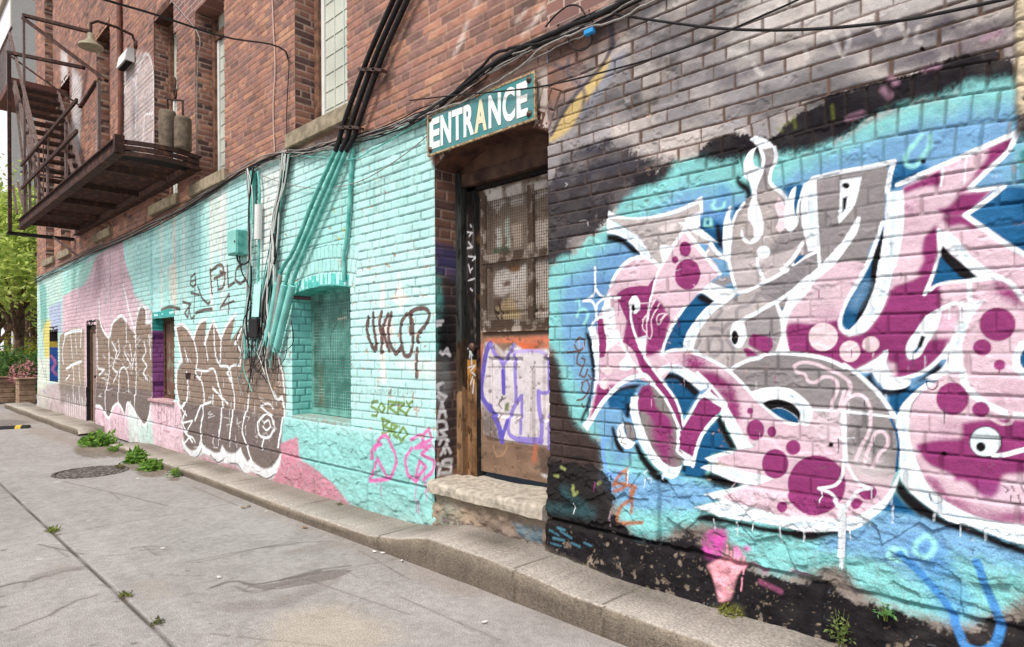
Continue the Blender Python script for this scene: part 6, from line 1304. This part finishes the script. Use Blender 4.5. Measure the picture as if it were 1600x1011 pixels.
# electrical box
x0_, _, z0_ = W(358, 400, -.10); x1_, _, z1_ = W(372.5, 358, -.10)
eb = empty('electrical_box', (x0_, 0, z0_), 'turquoise painted electrical box fixed to the wall left of the tangled cables', 'electrical box')
mb = MB(); mb.box(x0_, x1_, -.115, -.005, z0_, z1_, .006); mb.build('case', M_TEAL, eb, None); mb = MB(); mb.box(x0_+.012, x1_-.012, -.124, -.1155, z0_+.014, z1_-.014, .003); mb.build('lid', mat('lid paint', c4(140, 200, 190), .5, noise=.1), eb)
mb = MB(); mb.lathe((x1_-.03, -.124, (z0_+z1_)/2), [(.012, 0), (.012, .006), (.001, .008)], 10, (0, -1, 0)); mb.build('catch', M_BOLT, eb)
# ------------------------------------------------------------------ things fixed high on the wall
x0_, _, z0_ = W(195, 112, -.02); x1_ = W(209, 90, -.02)[0]; z1_ = W(195, 93, -.02)[2]
wb = empty('floodlight', (x0_, 0, z0_), 'small white floodlight box on the brick right of the downpipe', 'floodlight')
mb = MB(); mb.hexa([(x0_, -.13, z0_+.01), (x1_, -.13, z0_+.01), (x1_, -.01, z0_-.0), (x0_, -.01, z0_-.0), (x0_, -.10, z1_), (x1_, -.10, z1_), (x1_, -.01, z1_+.03), (x0_, -.01, z1_+.03)]); mb.build('housing', M_WHITE, wb)
mb = MB(); mb.box(x0_+.02, x1_-.02, -.11, -.03, z0_-.012, z0_-.0005); mb.build('lens', M_DARK, wb)
lp = W(142, 71, -.55)
lm = empty('wall_lamp', (lp[0], 0, lp[2]), 'gooseneck wall lamp with a wide pale disc shade above the fire escape', 'lamp')
mb = MB(); mb.lathe(lp, [(.15, -.03), (.145, .0), (.08, .04), (.045, .09), (.04, .16), (.0, .17)], 24); sh_ = mb.build('lamp_shade', mat('cream enamel', c4(150, 142, 118), .4, noise=.15, scale=9), lm)
mb = MB(); mb.lathe(lp, [(.001, -.028), (.135, -.024), (.136, -.02)], 24); mb.build('reflector', mat('shade inside', c4(150, 142, 96), .35, noise=.1), sh_)
wp = W(166, 58); mb = MB(); mb.tube([lp+np.array([0, 0, .15]), lp+np.array([0, 0, .30]), lp+np.array([.0, .08, .36]), lp+np.array([0, .3, .36]), (lp[0], -.05, lp[2]+.32), (lp[0], -.005, lp[2]+.2)], .02, 8); mb.build('arm', M_IRON, lm)
mb = MB(); mb.lathe((lp[0], 0, lp[2]+.2), [(.06, 0), (.06, .02), (.02, .03)], 14, (0, -1, 0)); mb.build('wall_plate', M_IRON, lm)

# ------------------------------------------------------------------ fire escape
PZ = 3.45; XA, XB, YO, YI = -13.45, -7.58, -.84, -.05
fe = empty('fire_escape', (XA, YI, PZ), 'rusty brown iron fire escape with slatted platform, railings and stairs', 'fire escape')
mb = MB(); x = XA+.1
while x < XB-.25: mb.box(x, x+.048, YO+.03, YI-.03, PZ+.06, PZ+.085); x += .088
mb.build('deck', M_IRON, fe)
for y in (YO, YI):
    mb = MB(); mb.box(XA, XB-(.0 if y == YI else .02), y-.02, y+.02, PZ-.03, PZ+.10); mb.box(XA, XB, y-.05, y+.05, PZ-.045, PZ-.031); mb.box(XA, XB, y-.05, y+.05, PZ+.101, PZ+.115); mb.build('side_beam', M_IRON, fe)
for x in np.linspace(XA+.5, XB-.9, 5): mb = MB(); mb.box(x-.025, x+.025, YO+.052, YI-.052, PZ-.02, PZ+.055); mb.build('joist', M_IRON, fe)
# near end: bowed stack of flat bars
for k, z in enumerate((PZ-.03, PZ+.03, PZ+.09)):
    mb = MB(); n = 10
    for i in range(n):
        ya = YO+(YI-YO)*i/n; yb = YO+(YI-YO)*(i+1)/n; f_ = lambda y: XB+.10*math.sin((y-YO)/(YI-YO)*math.pi); mb.bar((f_(ya), ya, z), (f_(yb), yb, z), .03, .045)
    mb.build('end_bar', M_IRON, fe)
mb = MB(); mb.bar((XB, YO, PZ-.03), (XB+.02, YO, PZ+.15), .07, .09); mb.build('end_post', M_IRON, fe)
mb = MB(); mb.box(XB-.34, XB-.02, YO+.03, YI-.03, PZ+.0, PZ+.02); mb.build('end_plate', M_DARK, fe)
for px_, y0_, y1_ in ((155, 128, 262), (104, 190, 312), (75, 241, 338), (61, 245, 348), (47, 240, 352), (39, 22, 345)):
    a_ = W(px_, y1_, YO); zt_ = W(px_, y0_, YO)[2]; mb = MB(); mb.bar((a_[0], YO, PZ+.116), (a_[0], YO, zt_), .06 if px_ in (39, 155) else .05, .03); mb.build('post', M_IRON2, fe)
xr = W(39, 300, YO)[0]
for z in (PZ+.58, PZ+.96): mb = MB(); mb.bar((xr, YO-.045, z), (XB-1.6, YO-.045, z), .03, .045); mb.build('handrail', M_IRON, fe)
for (a_, b_) in (((108, 250), (118, 283)), ((39, 160), (56, 250)), ((24, 148), (37, 262)), ((20, 290), (27, 335)), ((28, 285), (36, 322))): p_, q_ = W(*a_, YO), W(*b_, YO); mb = MB(); mb.bar(p_, q_, .035, .02); mb.build('brace', M_IRON2, fe)
for k in range(7): x = XA+.25+.34*k; mb = MB(); mb.bar((x, YO, PZ+.116), (x, YO, PZ+.95), .022, .014); mb.build('baluster', M_IRON2, fe)
# small outer tray at the far end, its bracket
p_ = W(15, 355, -.95); mb = MB(); mb.box(p_[0]-.1, p_[0]+.05, -.98, -.02, PZ-.09, PZ-.046); mb.build('bracket_beam', M_DARK, fe)
q_ = W(147, 385); mb = MB(); mb.bar((p_[0]+.3, -.03, PZ-.4), (p_[0]+.1, -.35, PZ-.08), .03); mb.build('bracket', M_IRON2, fe)
# far end railing
for z in (PZ+.55, PZ+.95): mb = MB(); mb.bar((XA, YO, z), (XA, YI, z), .03); mb.build('handrail', M_IRON2, fe)
# flight rising away from the platform
N_ = 13; xs0, xs1, zt_ = -11.9, -14.3, 6.15
for y in (-.80, -.16): mb = MB(); mb.bar((xs0+.1, y, PZ+.1), (xs1, y, zt_), .04, .16); mb.build('stringer', M_IRON2, fe)
for i in range(N_):
    t_ = (i+.6)/N_; x = xs0+(xs1-xs0)*t_; z = PZ+.1+(zt_-PZ-.1)*t_; mb = MB(); mb.box(x-.11, x+.11, -.78, -.18, z, z+.03); mb.build('tread', M_IRON, fe)
mb = MB(); mb.bar((xs0+.1, -.86, PZ+1.0), (xs1, -.86, zt_+.9), .04); mb.build('handrail', M_IRON2, fe)
mb = MB(); mb.box(xs1-1.7, xs1+.05, -.86, -.04, zt_, zt_+.1); mb.build('landing', mat('red brown landing', c4(112, 78, 70), .75, noise=.2), fe)
for k in range(12): x = xs1-1.6+.14*k; mb = MB(); mb.bar((x, -.84, zt_+.1), (x, -.84, zt_+1.0), .014); mb.build('baluster', M_IRON2, fe)
mb = MB(); mb.bar((xs1-1.7, -.84, zt_+1.0), (xs1+.05, -.84, zt_+1.0), .03); mb.build('handrail', M_IRON2, fe)
# brackets up in the air
for (a_, b_, ya, yb, th) in (((37, 24), (141, 50), YO, -.05, .075), ((37, 29), (166, 126), YO, -.03, .075), ((13, 82), (131, 106), -.95, -.05, .08), ((14, 86), (126, 166), -.95, -.05, .05), ((125, 168), (151, 127), -.5, -.4, .05)):
    mb = MB(); mb.bar(W(*a_, ya), W(*b_, yb), th, th*.6); mb.build('brace', M_IRON, fe)
mb = MB(); a_ = W(14, 84, -.95); mb.bar((a_[0], -.95, PZ-.05), (a_[0], -.95, a_[2]), .07, .05); mb.build('post', M_IRON, fe)
# counterweights
cwp = ZP(266, 236, PZ+.12); cwt = empty('counterweight', (cwp[0], -.30, PZ+.12), 'pair of mossy concrete counterweights under an iron yoke on the fire escape platform', 'counterweight')
M_CW = mat('mossy concrete', c4(112, 100, 86), .9, noise=.3, scale=14, bump=.6, bscale=50)
ca, cb = W(262, 225, -.34), W(286, 232, -.22)
for q_, yy in ((ca, -.34), (cb, -.22)):
    zt_ = W(262 if yy == -.34 else 286, 174 if yy == -.34 else 184, yy)[2]; mb = MB(); mb.lathe((q_[0], yy, 0), [(.001, PZ+.12), (.086, PZ+.12), (.09, PZ+.16), (.09, zt_-.03), (.082, zt_), (.001, zt_)], 18); mb.build('cylinder', M_CW, cwt)
zy = W(262, 174, -.34)[2]; mb = MB(); mb.tube([(ca[0], -.34, zy), (ca[0], -.34, zy+.14), (cb[0], -.22, zy+.12), (cb[0], -.22, zy-.08)], .014, 7); mb.build('yoke', M_IRON, cwt)
mx_ = .5*(ca[0]+cb[0]); mb = MB(); mb.tube([(mx_+.04*math.cos(t), -.28, zy+.20+.05*math.sin(t)) for t in np.linspace(-1.5, 4.6, 14)], .011, 6); mb.tube([(mx_, -.28, zy+.25), (mx_+.02, -.28, zy+.34), (mx_-.01, -.28, zy+.38)], .011, 6); mb.build('hook', M_IRON, cwt)

# ------------------------------------------------------------------ plants
def leafmat(name, lo, hi):
    m = bpy.data.materials.new(name); m.use_nodes = True; n = m.node_tree.nodes; l = m.node_tree.links; b = n['Principled BSDF']; b.inputs['Roughness'].default_value = .55
    a = n.new('ShaderNodeAttribute'); a.attribute_name = 'Col'; l.new(a.outputs['Color'], b.inputs['Base Color'])
    t = n.new('ShaderNodeBsdfTranslucent'); l.new(a.outputs['Color'], t.inputs['Color']); ad = n.new('ShaderNodeMixShader'); ad.inputs[0].default_value = .5
    out = n['Material Output']; l.new(b.outputs[0], ad.inputs[1]); l.new(t.outputs[0], ad.inputs[2]); l.new(ad.outputs[0], out.inputs[0]); return m
M_LEAF = leafmat('leaf', 0, 1); M_BARK = mat('bark', c4(130, 104, 82), .9, col2=c4(80, 64, 52), scale=12, bump=.8, bscale=30)
def leaves(name, pos, size, cols, parent, seed=0, up=.3, aspect=.5):
    r = np.random.default_rng(seed); n = len(pos); d = r.normal(size=(n, 3)); d[:, 2] = d[:, 2]*.6; d /= np.linalg.norm(d, axis=1)[:, None]
    nn = r.normal(size=(n, 3)); nn[:, 2] += up*3; s = np.cross(d, nn); s /= np.linalg.norm(s, axis=1)[:, None]+1e-9
    L = size*r.uniform(.6, 1.3, n)[:, None]; wd = L*aspect; up_ = np.cross(s, d)*L*.12
    v = np.stack([pos, pos+d*L*.45+s*wd*.5-up_, pos+d*L, pos+d*L*.45-s*wd*.5-up_], 1)
    off = abs_loc(parent) if parent else 0
    me = raw_mesh(name, (v-off).reshape(-1, 3), np.arange(4*n).reshape(n, 4), False); at = me.color_attributes.new('Col', 'FLOAT_COLOR', 'POINT')
    k = r.uniform(0, 1, n)[:, None]; cc = cols[0]*(1-k)+cols[1]*k; f = np.ones((n, 4, 4), np.float32); f[:, :, :3] = np.clip(cc[:, None]*r.uniform(.75, 1.25, (n, 1, 1)), 0, .8); at.data.foreach_set('color', f.ravel())
    me.materials.append(M_LEAF); o = bpy.data.objects.new(name, me); COL.objects.link(o); o.parent = parent; return o
def crown_pts(cen, rad, n, blobs, seed):
    r = np.random.default_rng(seed); out = []
    for b in range(blobs):
        d = r.normal(size=3); d /= np.linalg.norm(d); bc = np.array(cen)+d*np.array(rad)*r.uniform(.35, .95); br = np.min(rad)*r.uniform(.28, .5)
        q = r.normal(size=(n//blobs, 3)); q /= np.linalg.norm(q, axis=1)[:, None]; out.append(bc+q*br*r.uniform(.45, 1.05, (n//blobs, 1))*[1, 1, .75])
    return np.concatenate(out)
def tree(x, y, h, rad, label, cols, seed, n=5200):
    t = empty('tree', (x, y, 0), label, 'tree', 'trees beyond the building'); r = np.random.default_rng(seed)
    mb = MB(); tp = [(x, y, -.1), (x+.05, y, h*.18), (x-.1, y+.1, h*.36), (x, y, h*.6)]; mb.tube(smooth(np.array(tp), False, 4, -1), np.linspace(.17, .07, 13), 9)
    tk = mb.build('trunk', M_BARK, t); cen = (x, y, h*.66)
    for k in range(6):
        a = r.uniform(0, 6.28); z0_ = h*r.uniform(.2, .42); e = np.array([x+math.cos(a)*rad*.75, y+math.sin(a)*rad*.75, z0_+h*r.uniform(.2, .36)]); mb = MB(); mb.tube(smooth(np.array([(x, y, z0_), (x+(e[0]-x)*.4, y+(e[1]-y)*.4, z0_+(e[2]-z0_)*.5), e]), False, 4, -1), np.linspace(.08, .025, 9), 7); mb.build('limb', M_BARK, tk)
    leaves('crown', crown_pts(cen, (rad, rad, h*.36), n, 46, seed), .20, cols, t, seed)
LG = (c(222, 232, 128), c(150, 178, 78)); LG2 = (c(234, 236, 146), c(166, 190, 84)); DG = (c(112, 148, 76), c(68, 102, 54))
for (px_, X, h_, rd, lb, cl, sd) in ((28, -23.5, 6.4, 1.9, 'leafy lime-green tree nearest the far corner of the building', LG, 1), (-8, -27, 7.2, 2.3, 'tall light green tree at the left edge of the view', LG2, 2), (52, -30, 6.8, 2.1, 'green tree half hidden behind the far corner of the building', LG, 3), (12, -36, 9.5, 2.7, 'tallest tree, farthest behind the others beyond the lane', LG, 4), (40, -42, 10, 3, 'far tree closing the view beyond the building corner', DG, 6)):
    p_ = XP(px_, 600, X); tree(p_[0], p_[1], h_, rd, lb, cl, sd)
def bush(name, x, y, z, rx, ry, h, cols, label, cat, n, size, seed, stems=9, group=None):
    t = empty(name, (x, y, z), label, cat, group); r = np.random.default_rng(seed); mb = MB()
    for k in range(stems):
        a = r.uniform(0, 6.28); e = (x+math.cos(a)*rx*.6, y+math.sin(a)*ry*.6, z+h*r.uniform(.5, .9)); mb.tube([(x+math.cos(a)*rx*.15, y+math.sin(a)*ry*.15, z-.02), (x+math.cos(a)*rx*.3, y+math.sin(a)*ry*.3, z+h*.4), e], np.array([.012, .009, .004])*max(h, .15), 5)
    mb.build('stem', mat('green stem', c4(110, 120, 60), .7), t)
    q = r.uniform(-1, 1, (n*2, 3)); q = q[(q[:, 0]**2+q[:, 1]**2+(.5*(q[:, 2]+1))**2) < 1][:n]; lump = .8+.4*fbm(q[:, 0]*3, q[:, 1]*3, seed, 2)
    pos = np.stack([x+q[:, 0]*rx, y+q[:, 1]*ry, z+(.5*(q[:, 2]+1))*h*lump], 1); leaves('foliage', pos, size, cols, t, seed); return t
YG = (c(206, 204, 70), c(150, 160, 50)); WG = (c(120, 160, 62), c(76, 112, 44))
for i, (px_, X, rx, h_, cl, lb) in enumerate(((-6, -21.5, .9, 1.35, DG, 'dark green bushy plant at the left edge behind the planters'), (22, -22, .9, 1.45, WG, 'green bush spilling over the middle of the planters'), (50, -21, .75, 1.3, DG, 'dark green bush pressed against the far corner of the building'), (10, -25.5, 1.5, 2.3, YG, 'yellow-flowering shrub behind the planters on the left'), (42, -26, 1.4, 2.2, YG, 'yellow-green shrub behind the planters beside the building corner'))):
    p_ = XP(px_, 600, X); bush('shrub', p_[0], p_[1]+.2, .3 if X > -23 else 0, rx, rx, h_, cl, lb, 'shrub', 1500, .13, 30+i, 9, 'shrubs behind the planters')
p_ = XP(40, 600, -20.6); bush('flowering_plant', p_[0], p_[1], .55, .5, .4, .75, (c(226, 170, 168), c(206, 130, 140)), 'pink-flowering plant growing in the wooden planter by the building corner', 'plant', 350, .10, 41)
M_PLW = mat('planter wood', c4(176, 148, 122), .8, col2=c4(130, 104, 84), scale=7, bump=.3)
for (px0, px1, X, lb) in ((30, 56, -18.9, 'square wooden planter box nearest the building corner'), (-14, 26, -20.6, 'long wooden planter box at the left edge of the view')):
    a_ = ZP(px0, 643 if X > -20 else 633, 0); xx = X; ya = XP(px0, 640, X)[1]; yb = XP(px1, 640, X)[1]
    t = empty('planter', (X, (ya+yb)/2, 0), lb, 'planter', 'planters beside the lane'); ya, yb = min(ya, yb), max(ya, yb)
    for k in range(5): mb = MB(); mb.box(X-.5, X, ya, yb, .04+.125*k, .155+.125*k, .006); mb.build('board', M_PLW, t)
    mb = MB(); mb.box(X-.54, X+.04, ya-.04, yb+.04, .665, .70, .006); mb.build('rim', M_PLW, t)
def weed(px, py, r, h, n, label, cols=WG, size=.05, z=0., seed=1, Y=None):
    p_ = ZP(px, py, z) if Y is None else W(px, py, Y); bush('weed', p_[0], p_[1], p_[2], r, r*.8, h, cols, label, 'weed', n, size, seed, 6, 'weeds along the kerb and joints')
LW = (c(150, 190, 80), c(90, 134, 50))
for i, a_ in enumerate(((154, 695, .27, .22, 380, 'largest clump of green weeds, in the gap of the kerb by the far side door', LW, .09, 0), (182, 704, .13, .11, 120, 'round low weed clump just right of the largest clump', LW, .05, 0), (214, 722, .17, .2, 220, 'bushy weed at the end of the low kerb', LW, .08, 0), (236, 733, .16, .13, 170, 'spreading weed on the lane in front of the kerb end', LW, .07, 0), (272, 745, .07, .10, 50, 'small lone weed sprouting at the foot of the kerb', LW, .05, 0), (186, 732, .06, .06, 30, 'tiny weed at the rim of the manhole cover', (c(150, 140, 80), c(110, 110, 60)), .04, 0),
                        (84, 829, .07, .03, 50, 'small moss tuft where two pavement joints cross', (c(150, 160, 70), c(110, 124, 52)), .03, 0), (197, 932, .05, .03, 45, 'moss tuft in the middle of the long pavement joint', (c(140, 140, 70), c(100, 104, 52)), .025, 0), (244, 974, .04, .03, 40, 'moss tuft nearest the camera in the long pavement joint', (c(120, 120, 70), c(90, 90, 52)), .022, 0))):
    weed(*a_[:7], size=a_[7], seed=60+i)
for i, (px_, py_, r_, h_, n_, lb, cl, sz) in enumerate(((1020, 931, .03, .03, 26, 'tiny bright green sprout on the kerb below the black footing', (c(110, 190, 70), c(80, 150, 50)), .022), (1140, 962, .055, .07, 150, 'yellow-green mossy weed at the foot of the wall under the pink paint splash', (c(160, 160, 80), c(120, 124, 50)), .018), (1314, 1003, .05, .14, 90, 'thin upright weed against the footing at the bottom right', (c(150, 170, 90), c(100, 124, 60)), .02), (1384, 962, .035, .05, 60, 'small green sprout growing from the footing right of the upright weed', (c(130, 180, 110), c(90, 140, 70)), .02), (530, 790, .05, .03, 50, 'flat moss patch where the turquoise plinth meets the kerb', (c(140, 130, 80), c(100, 96, 60)), .02))):
    weed(px_, py_, r_, h_, n_, lb, cl, sz, seed=80+i, Y=-.075)
# litter
M_PAP = mat('pale litter', c4(224, 216, 206), .8); M_DRY = mat('dry leaf', c4(140, 110, 86), .8, noise=.3)
r_ = np.random.default_rng(3)
for i, (px_, py_, m_, lb) in enumerate(((585, 862, M_PAP, 'leftmost'), (598, 864, M_PAP, ''), (628, 876, M_PAP, ''), (416, 799, M_PAP, ''), (342, 902, M_PAP, ''), (757, 972, M_PAP, ''), (254, 857, M_PAP, ''), (380, 793, M_DRY, ''), (388, 791, M_DRY, ''), (476, 824, M_DRY, ''), (122, 703, M_DRY, ''), (215, 748, M_PAP, ''))):
    p_ = ZP(px_, py_, .008); s_ = .02 if m_ is M_PAP else .035; a = r_.uniform(0, 3.1); mb = MB(); ca_, sa_ = math.cos(a)*s_, math.sin(a)*s_
    mb.add([p_+np.array([ca_, sa_, .004]), p_+np.array([-sa_*.5, ca_*.5, 0]), p_+np.array([-ca_, -sa_, .006]), p_+np.array([sa_*.5, -ca_*.5, .001]), p_+np.array([0, 0, .008])], [(0, 1, 4), (1, 2, 4), (2, 3, 4), (3, 0, 4)])
    o = mb.build('paper_scrap' if m_ is M_PAP else 'dry_leaf', m_); tag(o, 'small pale scrap of paper lying on the grey concrete lane' if m_ is M_PAP else 'curled brown dry leaf lying on the lane by the kerb', 'litter' if m_ is M_PAP else 'leaf', 'paper scraps on the lane' if m_ is M_PAP else 'dry leaves by the kerb')
# ------------------------------------------------------------------ pale tower far behind
xb_ = -46.; ya = XP(16, 100, xb_)[1]; tb = empty('apartment_tower', (xb_, ya+4, 0), 'pale white and grey apartment tower far behind the fire escape', 'building')
mb = MB(); mb.box(xb_-12, xb_, ya, ya+14, 0, 22.); mb.build('wall', mat('white render', c4(232, 232, 232), .8, noise=.04, scale=2), tb)
mb = MB(); mb.box(xb_-12.2, xb_+.2, ya-.2, ya+14.2, 22., 22.6); mb.build('roof', M_CONC, tb)
mb = MB(); mb.box(xb_+.01, xb_+.4, ya, ya+1.6, 0, 21.9); mb.build('pilaster', mat('beige render', c4(196, 190, 180), .8, noise=.05), tb)
for k in range(5):
    for j in range(3):
        mb = MB(); mb.box(xb_+.0, xb_+.06, ya+2.6+j*3.6, ya+4.4+j*3.6, 3+k*3.8, 4.9+k*3.8); w_ = mb.build('window', M_GLASS, tb); mb = MB(); mb.box(xb_+.06, xb_+.1, ya+2.5+j*3.6, ya+4.5+j*3.6, 2.85+k*3.8, 2.99+k*3.8); mb.build('sill', M_CONC, w_)
